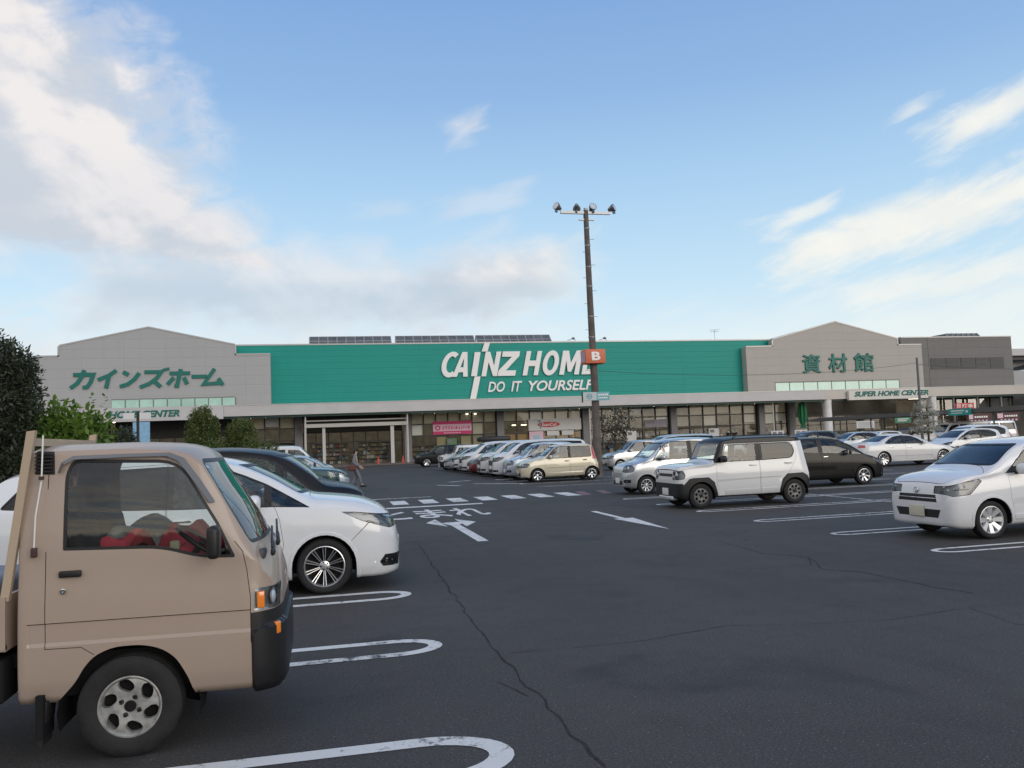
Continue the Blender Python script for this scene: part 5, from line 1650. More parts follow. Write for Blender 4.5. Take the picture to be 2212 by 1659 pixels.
# ------------------------------------------------------------------ the store
YF = 84.0
def F(x, z, y):
    k = y / YF
    return (x * k, 1.72 + (z - 1.72) * k)
M_GREEN = cladding('green_cladding', (.001, .260, .212), .60, 9.6, .05, .04)
M_GREY = cladding('grey_cladding', (.365, .365, .365), .9, 3.6, .05, .03)
M_GREYW = cladding('warm_grey_cladding', (.395, .37, .335), .9, 3.6, .05, .03)
M_BLOCK = cladding('dark_grey_cladding', (.155, .15, .142), .9, 3.2, .08, .06)
M_FASC = mat('canopy_fascia', (.47, .46, .46), .5, var=.06, vscale=.6)
M_FASCW = mat('canopy_fascia_warm', (.50, .46, .41), .5, var=.06, vscale=.6)
M_GTRIM = mat('dark_green_trim', (.012, .060, .050), .5)
M_CAP = mat('parapet_cap', (.42, .42, .42), .4, .3)
M_LET = mat('letter_white', (.78, .76, .74), .45)
M_LETG = mat('letter_green', (.001, .135, .108), .45)
M_SOFF = mat('soffit', (.30, .30, .29), .7)
M_COLM = mat('column_grey', (.17, .17, .175), .6, var=.08, vscale=1.5)
M_WCOL = mat('column_white', (.68, .67, .65), .5, var=.06)
M_FRAME = mat('window_frame_dark', (.020, .020, .022), .45)
M_BLIND = mat('blind_cream', (.76, .73, .64), .8, var=.07, vscale=.7)
M_BLINDG = mat('blind_grey', (.68, .68, .66), .8, var=.07, vscale=.7)
M_PAPER = mat('blind_white', (.85, .85, .83), .8, var=.04)
M_BLINDD = mat('blind_taupe', (.34, .32, .27), .8, var=.1)  # darker blind tone, drawn at random for single panes
M_INW = mat('interior_wall', (.20, .18, .15), .8, var=.25, vscale=1.2)
M_INF = mat('interior_floor', (.16, .14, .12), .5)
M_SHOPGL = glass('shop_glass', (.84, .86, .84), 0, 1.4)
M_PORT = mat('portal_white', (.50, .49, .47), .5)
M_GLASSG = mat('clerestory_glass', (.40, .62, .52), .25, 0, .7, coat=.6, var=.12, vscale=.4)

store = tag(empty('store_building', (22, 84, 0)), 'long low home centre store with green fascia, grey gables and white signs', 'store')
def part(mb, name, mats, parent=None):
    o = mb.build(name, mats)
    o.parent = parent or store
    if o.parent == store: o.location = (-22, -84, 0)
    return o
def textpart(name, body, fit, y, depth, mt, parent=None, **k):
    o = text(name, body, fit, y, depth, mt, **k)
    o.parent = parent or store
    o.location = (-22, y - 84, 0) if o.parent == store else (0, y, 0)
    return o

m = MB()
m.box(-22, 81.2, 92.0, 150, 0, 11.7)
part(m, 'rear_hall', [M_GREYW])
m = MB()
m.box(-8.6, 49.2, 84.0, 84.35, 5.6, 12.0)
green = part(m, 'green_fascia_wall', [M_GREEN])
m = MB()
m.box(-8.6, 49.2, 83.96, 84.45, 12.003, 12.14)
part(m, 'parapet_cap', [M_CAP])
m = MB()
m.box(-26, 81, 84.36, 92, 5.25, 5.5)
m.box(-22, 81, 84.46, 150, 11.72, 11.8)
part(m, 'roof_slab', [M_SOFF])
# gables
def gable(pts, y0, y1, name, mt):
    P = [F(x, z, y0) for x, z in pts]
    m = MB()
    m.prism(P, y0, y1)
    g = part(m, name, [mt])
    m = MB()
    top = P[1:-1]
    for a, b in zip(top, top[1:]):
        dx, dz = b[0] - a[0], b[1] - a[1]
        l = math.hypot(dx, dz)
        if l < .1: continue
        nx, nz = -dz / l, dx / l
        q = [(a[0] + nx * .003, a[1] + nz * .003), (b[0] + nx * .003, b[1] + nz * .003), (b[0] + nx * .13, b[1] + nz * .13), (a[0] + nx * .13, a[1] + nz * .13)]
        m.prism(q, y0 - .04, y0 + .45)
    m.build('gable_coping', [M_CAP], g)
    return g
gl_ = gable([(-34, 5.6), (-34, 11.18), (-23.74, 11.18), (-23.74, 12.16), (-16.0, 13.84), (-8.2, 12.1), (-8.2, 11.12), (-4.9, 11.12), (-4.9, 5.6)], 83.0, 91.9, 'left_gable', M_GREY)
gr_ = gable([(46.08, 5.6), (46.08, 11.24), (49.45, 11.28), (49.45, 12.05), (57.45, 14.02), (65.47, 12.0), (65.47, 11.25), (68.7, 11.25), (68.7, 5.6)], 83.0, 91.9, 'right_gable', M_GREYW)
# clerestory strips at the foot of each gable
for (x0, x1, z0, z1, n) in ((-19.3, -8.2, 5.9, 7.02, 9), (49.45, 65.4, 5.9, 7.16, 9)):
    a, b = F(x0, z0, 82.9), F(x1, z1, 82.9)
    for i in range(n):
        xa, xb = a[0] + (b[0] - a[0]) * i / n, a[0] + (b[0] - a[0]) * (i + 1) / n
        m = MB()
        m.box(xa + .05, xb - .05, 82.92, 82.99, a[1], b[1])
        w = part(m, 'clerestory_window', [M_GLASSG])
        m = MB()
        m.box(xb - .045, xb + .045, 82.90, 82.99, a[1], b[1])
        m.box(xa + .05, xb - .05, 82.90, 82.99, b[1] + .002, b[1] + .09)
        m.build('frame', [M_COLM], w)
# right block with its recessed louvre band
m = MB()
m.box(69.6, 81.3, 84.02, 91.9, 5.6, 12.1)
m.box(66.0, 69.6, 84.05, 91.9, 5.6, 12.1)
blk = part(m, 'right_block', [M_BLOCK])
m = MB()
m.box(66, 81.35, 83.98, 84.5, 12.103, 12.22)
m.build('parapet_cap', [M_CAP], blk)
m = MB()
for i in range(5):
    for k in range(9): m.box(69.8 + i * 2.06, 69.8 + i * 2.06 + 1.98, 83.94, 84.01, 8.36 + k * .15, 8.36 + k * .15 + .10)
m.build('louvre', [mat('louvre_grey', (.10, .098, .095), .6)], blk)
# canopy
def canopy(x0, x1, y, z0, z1, mt, name):
    m = MB()
    m.box(x0, x1, y, y + .25, z0, z1)
    c = part(m, name, [mt])
    m = MB()
    m.box(x0, x1, y + .30, y + .62, z0 - .20, z0 + .05)
    m.build('gutter', [M_GTRIM], c)
    m = MB()
    m.box(x0, x1, y + .255, 84.3, z0 + .25, z0 + .45)
    m.build('canopy_roof', [M_SOFF], c)
    m = MB()
    m.box(x0, x1, y - .03, y + .28, z1 + .003, z1 + .08)
    m.build('canopy_flashing', [M_CAP], c)
    return c
canopy(-34, 52.85, 80.0, 5.02, 5.98, M_FASC, 'front_canopy')
canopy(52.90, 96, 80.5, 5.02, 6.0, M_FASCW, 'garden_canopy')
m = MB()
m.box(-20.0, -8.86, 79.62, 79.98, 4.80, 5.99, 0)
hc = part(m, 'entrance_sign_board', [M_FASC])
textpart('sign_lettering', 'HOME CENTER', (-18.5, -12.57, 5.13, 5.76), 79.6, .06, M_LETG, shear=.28, bold=.042)
m = MB()
m.box(55.95, 65.95, 80.1, 80.48, 4.85, 5.86, 0)
part(m, 'entrance_sign_board', [mat('sign_board_cream', (.60, .58, .54), .5)])
textpart('sign_lettering', 'SUPER HOME CENTER', (56.6, 66.0, 5.20, 5.78), 80.08, .06, M_LETG, shear=.28, bold=.042)
# big white wall letters, each a part: outlines drawn as flat curves
def outline_letter(name, loops, fit, shear, y, depth, mt, parent=None):
    c = bpy.data.curves.new(name, 'CURVE')
    c.dimensions = '2D'
    c.fill_mode = 'BOTH'
    c.extrude = depth / 2
    x0, x1, z0, z1 = fit
    for lp in loops:
        s = c.splines.new('POLY')
        s.points.add(len(lp) - 1)
        for p, (u, v) in zip(s.points, lp): p.co = (x0 + (x1 - x0) * u + shear * (z1 - z0) * v, z0 + (z1 - z0) * v, 0, 1)
        s.use_cyclic_u = True
    o = bpy.data.objects.new(name, c)
    COL.objects.link(o)
    bpy.context.view_layer.update()
    me = bpy.data.meshes.new_from_object(o.evaluated_get(bpy.context.evaluated_depsgraph_get()))
    bpy.data.objects.remove(o)
    for v in me.vertices: v.co = Vector((v.co.x, -v.co.z, v.co.y))
    me.materials.clear()
    me.materials.append(mt)
    o = link(name, me, parent or store)
    o.location = (-22, y - 84, 0)
    return o
def arcpts(a0, a1, rx, ry, n=22, cx=.5, cy=.5): return [(cx + rx * math.cos(R(a0 + (a1 - a0) * i / n)), cy + ry * math.sin(R(a0 + (a1 - a0) * i / n))) for i in range(n + 1)]
T_ = .30
GL = dict(
    C=[arcpts(52, 308, .56, .52) + arcpts(308, 52, .27, .33)],
    A=[[(0, 0), (.40, 1), (.72, 1), (1, 0), (.70, 0), (.66, .18), (.36, .18), (.29, 0)], [(.43, .38), (.57, .76), (.63, .38)]],
    N=[[(0, 0), (0, 1), (.28, 1), (.70, .42), (.70, 1), (1, 1), (1, 0), (.74, 0), (.30, .58), (.30, 0)]],
    Z=[[(0, 0), (0, .22), (.60, .78), (.06, .78), (.06, 1), (1, 1), (1, .80), (.40, .22), (.96, .22), (.96, 0)]],
    H=[[(0, 0), (0, 1), (.29, 1), (.29, .61), (.71, .61), (.71, 1), (1, 1), (1, 0), (.71, 0), (.71, .38), (.29, .38), (.29, 0)]],
    O=[arcpts(0, 345, .52, .52, 23), arcpts(0, 345, .24, .32, 23)],
    M=[[(0, 0), (0, 1), (.30, 1), (.50, .48), (.70, 1), (1, 1), (1, 0), (.76, 0), (.76, .60), (.585, .12), (.415, .12), (.24, .60), (.24, 0)]],
    E=[[(0, 0), (0, 1), (1, 1), (1, .79), (.32, .79), (.32, .61), (.90, .61), (.90, .40), (.32, .40), (.32, .21), (1, .21), (1, 0)]])
for k, (ch, x0, x1, sh_) in enumerate((('C', 11.75, 13.45, .22), ('A', 12.95, 14.55, .20), ('N', 15.98, 17.62, .22), ('Z', 17.68, 19.62, .22), ('H', 20.35, 22.0, .22), ('O', 22.35, 24.0, .22), ('M', 24.3, 26.45, .22), ('E', 26.75, 28.25, .22))):
    outline_letter('wall_letter', GL[ch], (x0, x1, 8.56, 11.10), sh_, 83.88 - (k % 2) * .012, .16, M_LET)
for q in ([(14.90, 8.58), (15.50, 8.58), (15.98, 11.06), (15.38, 11.06)], [(16.10, 11.12), (16.72, 11.12), (17.0, 12.0), (16.42, 12.0)], [(14.66, 5.99), (15.28, 5.99), (15.88, 8.54), (15.26, 8.54)]):
    m = MB()
    m.prism(q, 83.76, 83.94)
    part(m, 'wall_letter', [M_LET])
x = 16.6
for w_, x0, x1 in (('DO', 16.6, 18.45), ('IT', 19.05, 20.3), ('YOURSELF', 20.95, 28.1)):
    textpart('slogan_lettering', w_, (x0, x1, 6.88, 8.0), 83.9, .14, M_LET, shear=.28, bold=.03)
# katakana drawn as heavy slanted strokes (unit box coordinates), each letter a part
KANA = dict(
    ka=[[(.02, .74), (.98, .74), (.93, .30), (.82, .04), (.62, .02)], [(.50, 1.0), (.44, .60), (.30, .25), (.04, .0)]],
    i=[[(.95, 1.0), (.60, .72), (.02, .48)], [(.60, .70), (.60, 0)]],
    n=[[(.08, .92), (.42, .74)], [(.10, .06), (.50, .20), (.80, .48), (.98, .84)]],
    zu=[[(.04, .84), (.74, .84), (.60, .48), (.36, .20), (.0, .0)], [(.50, .36), (.86, .0)], [(.80, 1.02), (.86, .88)], [(.93, 1.06), (.99, .92)]],
    ho=[[(.02, .76), (.98, .76)], [(.50, 1.0), (.50, .02), (.38, .03)], [(.26, .52), (.04, .12)], [(.74, .52), (.96, .12)]],
    bar=[[(.0, .5), (1, .5)]],
    mu=[[(.44, 1.0), (.10, .08), (.88, .14)], [(.70, .42), (.98, .0)]])
def stroke_letter(strokes, fit, shear, wd, y, mt):
    x0, x1, z0, z1 = fit
    x1 -= shear * (z1 - z0) * .9
    m = MB()
    for k, st in enumerate(strokes):
        P = [Vector((x0 + (x1 - x0) * u + shear * (z1 - z0) * v, z0 + (z1 - z0) * v)) for u, v in st]
        L_, R_ = [], []
        for i, p in enumerate(P):
            d0 = (P[i] - P[i - 1]).normalized() if i else (P[1] - P[0]).normalized()
            d1 = (P[i + 1] - P[i]).normalized() if i < len(P) - 1 else d0
            n0, n1 = Vector((-d0.y, d0.x)), Vector((-d1.y, d1.x))
            b = (n0 + n1).normalized()
            b = b * (wd / 2) / max(.5, b.dot(n0))
            L_.append(p + b)
            R_.append(p - b)
        m.prism([(q.x, q.y) for q in L_] + [(q.x, q.y) for q in R_[::-1]], y - .05 - .006 * k, y + .05)
    part(m, 'wall_letter', [mt])
for kn, x0, x1, z0, z1 in (('ka', -22.55, -20.45, 8.15, 9.80), ('i', -20.35, -18.55, 8.08, 9.72), ('n', -18.45, -16.55, 8.10, 9.70), ('zu', -16.55, -14.10, 8.10, 9.78), ('ho', -14.25, -12.05, 8.12, 9.74), ('bar', -12.15, -10.50, 8.3, 9.72), ('mu', -11.15, -8.85, 8.15, 9.72)):
    stroke_letter(KANA[kn], (x0, x1, z0, z1), .22, .35, 82.93, M_LETG)
for ch, x0, x1, z0, z1 in (('資', 52.28, 54.65, 8.09, 10.23), ('材', 55.57, 57.99, 8.12, 10.27), ('館', 58.82, 61.38, 8.14, 10.31)):
    textpart('wall_letter', ch, (x0, x1, z0, z1), 82.93, .12, M_LETG, bold=.022)

# ground floor: pavement, columns, glazing bays with blinds, goods behind the glass
m = MB()
m.box(-34, 96, 79.3, 92, 0, .12)
part(m, 'shop_pavement', [mat('paving_brown', (.13, .105, .095), .8, var=.15, vscale=2)])
m = MB()
m.box(-26, 81, 91.6, 91.95, .121, 5.25)
m.box(-26.2, -26, 84.4, 91.6, .121, 5.25)
m.box(81, 81.2, 84.4, 91.6, .121, 5.25)
part(m, 'interior_back_wall', [M_INW])
m = MB()
m.box(-26, 81, 84.3, 91.59, .121, .14)
part(m, 'interior_floor', [M_INF])
for x in (-2.35, 8.25, 17.75, 26.95, 36.85, 47.3, 51.0):
    m = MB()
    m.box(x - .36, x + .36, 83.45, 84.15, .121, 5.24)
    part(m, 'wall_column', [M_COLM])
for x in (-1.62, 7.95, 26.4, 47.0):
    m = MB()
    m.tube([(x, 80.6, .12), (x, 80.6, 5.0)], .07, 10)
    part(m, 'downpipe', [M_PORT])
M_LAMPE = mat('ceiling_lamp_glow', (1.0, .86, .62), .5, emit=2.4)
for bm_ in (M_BLIND, M_BLINDG):
    p_ = bm_.node_tree.nodes['Principled BSDF']
    t_ = bm_.node_tree.nodes.new('ShaderNodeBsdfTranslucent')
    t_.inputs[0].default_value = (.75, .70, .58, 1)
    x_ = bm_.node_tree.nodes.new('ShaderNodeMixShader')
    x_.inputs[0].default_value = .3
    bm_.node_tree.links.new(p_.outputs[0], x_.inputs[1])
    bm_.node_tree.links.new(t_.outputs[0], x_.inputs[2])
    bm_.node_tree.links.new(x_.outputs[0], bm_.node_tree.nodes['Material Output'].inputs[0])
GOODS = [mat('goods_' + n, c, .6) for n, c in (('white', (.46, .46, .44)), ('red', (.22, .04, .035)), ('kraft', (.27, .18, .10)), ('blue', (.08, .12, .18)), ('green', (.07, .12, .07)), ('yellow', (.33, .26, .12)), ('grey', (.14, .14, .145)), ('pink', (.34, .22, .24)))]
rg = random.Random(11)
def bay(x0, x1, n, rows, blinds, key, zb=.121):
    """one glazing bay: dark frame grid, glass, roller blinds in chosen rows; rows are z levels from the top down"""
    m = MB()
    w = (x1 - x0) / n
    zt = rows[0]
    for i in range(n + 1):
        xx = x0 + w * i
        m.box(xx - .055, xx + .055, 83.90, 84.10, zb, zt)
    for z in rows:
        for i in range(n): m.box(x0 + w * i + .055, x0 + w * (i + 1) - .055, 83.92, 84.08, z - .06, z + .06)
    f = part(m, 'shop_window', [M_FRAME])
    m = MB()
    m.quad((x0, 84.0, zb), (x1, 84.0, zb), (x1, 84.0, zt), (x0, 84.0, zt))
    m.build('glazing', [M_SHOPGL], f)
    for r, (frac, mt) in blinds.items():
        a, b = rows[r], rows[r + 1]
        for i in range(n):
            fr = frac(i) if callable(frac) else frac
            if fr <= 0: continue
            m = MB()
            u = rg.random()
            if r > 0 and u < .12: continue
            fr *= 1 if u < .7 else rg.uniform(.72, 1)
            ma = mt if u < .8 or mt not in (M_BLIND, M_BLINDG) else (M_PAPER if u < .93 else M_BLINDD)
            m.box(x0 + w * i + .07, x0 + w * (i + 1) - .07, 84.12, 84.14, a - (a - b) * fr + .02, a - .05)
            m.build('window_blind', [ma], f)
    return f
RW = [5.0, 3.82, 2.62, 1.3]
b1 = {0: (1.0, M_BLIND)}
b2 = {0: (1.0, M_BLIND), 1: (1.0, M_BLINDG)}
bay(-8.3, -2.75, 4, RW, {0: (.95, M_BLIND)}, 1)
bay(-1.95, 7.85, 7, [5.0, 4.3], {}, 2, zb=4.3)
bay(8.65, 17.35, 7, RW, {0: (1.0, M_BLIND), 1: (lambda i: 1 if i not in (2, 3, 4) or True else 0, M_BLIND), 2: (lambda i: 1 if i > 1 else 0, mat('blind_yellow', (.40, .36, .22), .8))}, 3)
bay(18.15, 26.55, 6, RW, {0: (1.0, M_BLIND), 2: (lambda i: 1 if i < 2 else .5, mat('paper_kraft', (.42, .27, .12), .8))}, 4)
bay(27.35, 36.45, 6, RW, {0: (lambda i: 1 if i < 3 else .9, M_BLIND), 1: (lambda i: .9 if i > 3 else 0, M_BLINDG)}, 5)
bay(37.25, 46.9, 6, RW, b2, 6)
bay(47.7, 50.6, 2, RW, b2, 7)
bay(68.0, 80.8, 8, [5.0, 3.4, 1.6], {0: (1.0, mat('blind_dark', (.16, .15, .13), .8))}, 8)
bay(-25.0, -19.4, 4, RW, b1, 9)
# automatic-door bay inside the white portal, and the left entrance
for x0, x1, n in ((-1.95, 7.85, 8), (-19.3, -8.7, 8), (52.0, 67.4, 9)):
    m = MB()
    w = (x1 - x0) / n
    yy = 85.6 if x0 < 40 else 87.5
    for i in range(n + 1): m.box(x0 + w * i - .05, x0 + w * i + .05, yy - .06, yy + .06, .141, 3.3)
    m.box(x0, x1, yy - .08, yy + .08, 3.3, 3.5)
    m.box(x0, x1, yy - .08, yy + .08, 2.3, 2.38)
    d = part(m, 'sliding_door', [M_FRAME])
    m = MB()
    m.quad((x0, yy, .14), (x1, yy, .14), (x1, yy, 3.3), (x0, yy, 3.3))
    m.build('glazing', [M_SHOPGL], d)
    m = MB()
    m.box(x0, x1, yy, yy + .1, 3.51, 5.24)
    part(m, 'door_lintel_wall', [mat('lintel_dark', (.05, .048, .045), .7, var=.2)])
for k in range(24):
    x = -24 + k * 4.35
    for y in (86.2, 89.2):
        m = MB()
        m.box(x - 1.1, x + 1.1, y - .09, y + .09, 5.12, 5.22)
        part(m, 'ceiling_light_strip', [mat('strip_light', (1.0, .90, .72), .5, emit=8.0)])
# white entrance portal
m = MB()
m.box(-1.75, 8.05, 81.4, 82.4, 3.78, 4.12, 0)
portal = part(m, 'entrance_portal', [M_PORT])
m = MB()
m.box(-1.75, 8.05, 81.3, 81.45, 4.35, 4.46)
m.build('portal_rail', [M_PORT], portal)
for x, r in ((0.05, .14), (6.55, .17), (-1.7, .06), (8.0, .06)):
    m = MB()
    m.box(x - r, x + r, 81.8 - r, 81.8 + r, .121, 3.779 if r > .1 else 4.9)
    m.build('portal_post', [M_PORT], portal)
m = MB()
m.box(81.25, 98, 86.5, 86.9, .121, 5.25)
part(m, 'garden_back_wall', [mat('garden_wall_dark', (.07, .065, .06), .8, var=.25, vscale=1.2)])
# round white columns of the garden entrance
for x in (53.75, 67.05):
    m = MB()
    m.lathe([(.62, .121), (.62, .3), (.50, .32), (.48, 4.5), (.52, 5.0)], 28, 'z', (x, 81.0, 0))
    part(m, 'round_column', [M_WCOL])
for x in (70.0, 73.2, 76.4, 79.8, 83.0):
    m = MB()
    m.box(x - .09, x + .09, 81.0, 81.2, .121, 5.2)
    part(m, 'canopy_post', [M_COLM])

# display shelves behind the windows
def shelf(x, y, w, h, nb, seed, label, bright=1.0):
    rr = random.Random(seed)
    o = tag(empty('display_shelf', (x, y, .14)), label, 'shelf', 'shelves of goods behind the shop windows')
    m = MB()
    m.box(-w / 2, w / 2, .24, .27, 0, h)
    for k in range(nb + 1): m.box(-w / 2, w / 2, -.25, .24, k * h / nb - .015 + .02, k * h / nb + .02)
    m.build('rack', [M_COLM], o)
    m = MB()
    for k in range(nb):
        xx = -w / 2 + .03
        while xx < w / 2 - .15:
            bw, bh = rr.uniform(.12, .5), h / nb * rr.uniform(.4, .88)
            if rr.random() < .9: m.box(xx, min(xx + bw, w / 2), -.22, .20, k * h / nb + .021, k * h / nb + .021 + bh, rr.choice([0, 0, 0, 1, 2, 2, 2, 3, 4, 5, 6, 6, 6, 7]))
            xx += bw + .02
    g = m.build('goods', GOODS, o)
    g['kind'] = 'stuff'
    return o
shelf(-5.4, 86, 5, 2.3, 5, 1, 'shelf of mixed goods behind the window left of the portal')
shelf(.6, 87.6, 3.8, 2.1, 5, 2, 'shelf of mixed goods inside the portal doors, left half')
shelf(5.4, 87.6, 3.8, 2.1, 5, 3, 'shelf of mixed goods inside the portal doors, right half')
shelf(10, 86.2, 2.4, 1.5, 3, 4, 'short shelf behind the window below the pink banner')
shelf(31.8, 86.2, 8, 2.1, 4, 5, 'wide goods shelf behind the window right of the light pole')
shelf(42, 86.2, 8.6, 2.2, 4, 6, 'wide goods shelf behind the window under the long green wall')
shelf(49, 86.2, 2.5, 2.1, 4, 7, 'narrow goods shelf in the last narrow window bay')
shelf(-14, 88, 9, 2.3, 5, 8, 'goods shelf deep inside the left entrance')
shelf(56, 82.4, 3.2, 1.1, 2, 9, 'low shelf of garden goods outside by the left round column')
shelf(61, 82.6, 5.0, 1.2, 2, 10, 'low shelf of garden goods outside between the round columns')
shelf(73, 83.2, 7, 1.3, 2, 12, 'low shelf of goods in front of the dark garden windows')
for x, y in ((14.35, 85.0), (15.2, 85.0), (19.6, 85.2), (20.6, 85.2)):
    m = MB()
    m.box(-.28 if x > 18 else -.11, .28 if x > 18 else .11, -.1, .1, -.05, .05, 0, bev=.03)
    o = m.build('ceiling_lamp', [M_LAMPE])
    o.location = (x, y if x > 18 else 84.05, 4.72 if x < 18 else 3.45)
    if x < 18: o.location.y = 83.8
    tag(o, 'small warm lamp glowing at the %s' % ('upper window above the pink banner' if x < 18 else 'window left of the red oval banner'), 'lamp', 'warm lamps at the windows ' + ('above' if x < 18 else 'beside') + ' the banners')

# ------------------------------------------------------------------ on the roof
M_PV = mat('solar_panel', (.10, .11, .115), .55, .1, .4, var=.25, vscale=1)
for x0, x1, lab in ((-1.15, 6.95, 'leftmost rooftop solar array'), (7.45, 15.6, 'middle rooftop solar array'), (15.85, 23.9, 'rooftop solar array above the white letters')):
    k = 92 / 84
    o = tag(empty('solar_array', (0, 92, 11.8)), lab + ' of tilted dark panels on a frame', 'solar panel', 'solar arrays on the green wall roof')
    X0, X1 = x0 * k, x1 * k
    m = MB()
    n = 9
    for i in range(n):
        for j in range(3):
            a, b = X0 + (X1 - X0) * i / n, X0 + (X1 - X0) * (i + 1) / n
            s = .1 * j
            za, zb_ = .62 + j * .56, .62 + (j + 1) * .56
            ya, yb = j * .62, (j + 1) * .62
            m._a([(a + .03 + s, ya + .02, za), (b - .03 - s * .0, ya + .02, za), (b - .03, yb - .02, zb_), (a + .03, yb - .02, zb_), (a + .03, ya + .02, za - .04), (b - .03, ya + .02, za - .04), (b - .03, yb - .02, zb_ - .04), (a + .03, yb - .02, zb_ - .04)],
                 [(0, 1, 2, 3), (7, 6, 5, 4), (0, 4, 5, 1), (1, 5, 6, 2), (2, 6, 7, 3), (3, 7, 4, 0)])
    m.build('panel_field', [M_PV], o)
    m = MB()
    for i in range(n + 1):
        a = X0 + (X1 - X0) * i / n
        m.tube([(a, .0, .60), (a, 1.86, 2.30)], .06, 6)
        m.tube([(a, 1.9, 0), (a, 1.9, 2.25)], .05, 6)
        m.tube([(a, .05, 0), (a, .05, .6)], .05, 6)
    for yy, z in ((-.02, .60), (.60, 1.17), (1.22, 1.73), (1.88, 2.32)): m.tube([(X0, yy, z), (X1, yy, z)], .05, 6)
    m.build('support_frame', [mat('galvanised', (.38, .39, .40), .45, .6)], o)
o = tag(empty('roof_skylight', (82.5, 92, 12.0)), 'grey trapezoid skylight on the roof of the dark grey block', 'skylight')
m = MB()
m._a([(-3.6, 0, -.3), (3.6, 0, -.3), (3.6, 5, -.3), (-3.6, 5, -.3), (-2.3, 1.2, 1.75), (2.3, 1.2, 1.75), (2.3, 4, 1.75), (-2.3, 4, 1.75)], [(0, 1, 5, 4), (1, 2, 6, 5), (2, 3, 7, 6), (3, 0, 4, 7), (4, 5, 6, 7)])
m.build('glazed_hood', [M_PV], o)
m = MB()
for i in range(7):
    t = i / 6
    m.tube([(-3.6 + 7.2 * t, -.03, -.3), (-2.3 + 4.6 * t, 1.17, 1.78)], .05, 6)
m.tube([(-2.95, .57, .75), (2.95, .57, .75)], .05, 6)
m.build('glazing_bars', [MAT['galvanised']], o)
m = MB()
m.tube([(0, 0, 0), (0, 0, 1.4)], .022, 6)
for z, l in ((1.35, .55), (1.15, .4)):
    m.tube([(-l, 0, z), (l, 0, z)], .012, 6)
    for k in range(5): m.tube([(-l + k * l / 2, -.3, z), (-l + k * l / 2, .3, z)], .010, 5)
o = m.build('roof_aerial', [MAT['galvanised']])
o.location = (42.4 * 85 / 84, 85, 12.0)
tag(o, 'thin television aerial standing on the roof above the long green wall', 'aerial')
for x, s in ((25.9, 'left of'), (29.4, 'right of')):
    m = MB()
    m.tube([(-.45, 0, .05), (.1, -.3, .22)], .03, 6)
    m.tube([(.45, 0, .05), (.1, -.3, .22)], .03, 6)
    ellipsoid(m, (.1, -.35, .24), .2, .14, .13, 0, 10, 6)
    o = m.build('sign_floodlight', [M_COLM])
    o.location = (x * 83.9 / 84, 84.0, 12.14)
    tag(o, 'small floodlight on the roof edge just %s the light pole' % s, 'floodlight')

# multi-storey parking deck beyond the right block
o = tag(empty('parking_deck', (83.6, 87, 0)), 'pale parking deck ramp beside the dark grey block at the right edge', 'parking deck')
m = MB()
m.box(-.2, 30, 0, .3, 10.1, 10.95)
m.box(-.2, 30, .3, 30, 10.4, 10.6)
m.build('roof_beam', [M_FASC], o)
m = MB()
m.box(-.2, 30, .6, .9, 9.6, 10.05)
m.build('dark_beam', [M_FRAME], o)
m = MB()
m.box(-.2, 30, -.1, .2, 6.0, 8.2)
m.build('parapet', [M_GREY], o)
for x in (1.2, 8, 15, 22):
    m = MB()
    m.box(x - .2, x + .2, 1, 1.4, 0, 10.3)
    m.build('pillar', [M_FASC], o)
m = MB()
m.prism([(.2, 8.2), (30, 14), (30, 14.6), (.2, 8.9)], 3, 3.4)
m.build('ramp', [M_FASC], o)

# walkway shelter running from the garden entrance towards the car park
o = tag(empty('walkway_shelter', (48, 60, 0)), 'long flat dark grey walkway roof on posts before the garden entrance', 'shelter')
m = MB()
m.box(-2.0, 2.0, -24, 10.8, 2.56, 2.88)
m.prism([(10.8, 2.56), (10.8, 2.88), (13.0, 2.66), (13.0, 2.56)], -2.0, 2.0, plane='yz')
m.build('flat_roof', [mat('shelter_grey', (.105, .10, .095), .6, var=.1, vscale=.8)], o)
for y in range(-22, 13, 6):
    for x in (-1.6, 1.6):
        m = MB()
        m.tube([(x, y, 0), (x, y, 2.56)], .06, 10)
        m.build('post', [M_COLM], o)

# ------------------------------------------------------------------ banners and small signs
def board(name, x0, x1, z0, z1, y, mt, label, cat, th=.03, marks=(), texts=(), par=None, group=None):
    cx_, cz_ = (x0 + x1) / 2, (z0 + z1) / 2
    o = empty(name, (cx_, y, cz_))
    tag(o, label, cat, group)
    m = MB()
    m.box(x0 - cx_, x1 - cx_, -th / 2, th / 2, z0 - cz_, z1 - cz_)
    m.build('panel', [mt], o)
    for nm, a0, a1, b0, b1, mm in marks:
        m = MB()
        m.box(a0 - cx_, a1 - cx_, -th / 2 - .012, -th / 2 - .004, b0 - cz_, b1 - cz_)
        m.build(nm, [mm], o)
    for body, a0, a1, b0, b1, mm, kw in texts:
        me = text_mesh('lettering', body, (a0 - cx_, a1 - cx_, b0 - cz_, b1 - cz_), .008, **kw)
        me.materials.append(mm)
        t = link('lettering', me, o)
        t.location = (0, -th / 2 - .018, 0)
    return o
M_PINK = mat('banner_magenta', (.55, .035, .16), .6)
M_PINKL = mat('banner_pale_pink', (.70, .48, .58), .7)
M_WB = mat('banner_white', (.62, .62, .62), .7)
M_SRED = mat('sign_red', (.50, .02, .025), .5)
M_STEAL = mat('sign_teal', (.02, .28, .25), .5)
o = board('shop_banner', 10.8, 14.75, 2.72, 4.05, 83.7, M_PINKL, 'pink and white banner with magenta bands hung across the shop windows', 'banner',
      marks=[('band', 10.8, 14.75, 3.74, 4.05, M_PINK), ('band', 10.8, 14.75, 2.72, 3.05, M_PINK)])
m = MB()
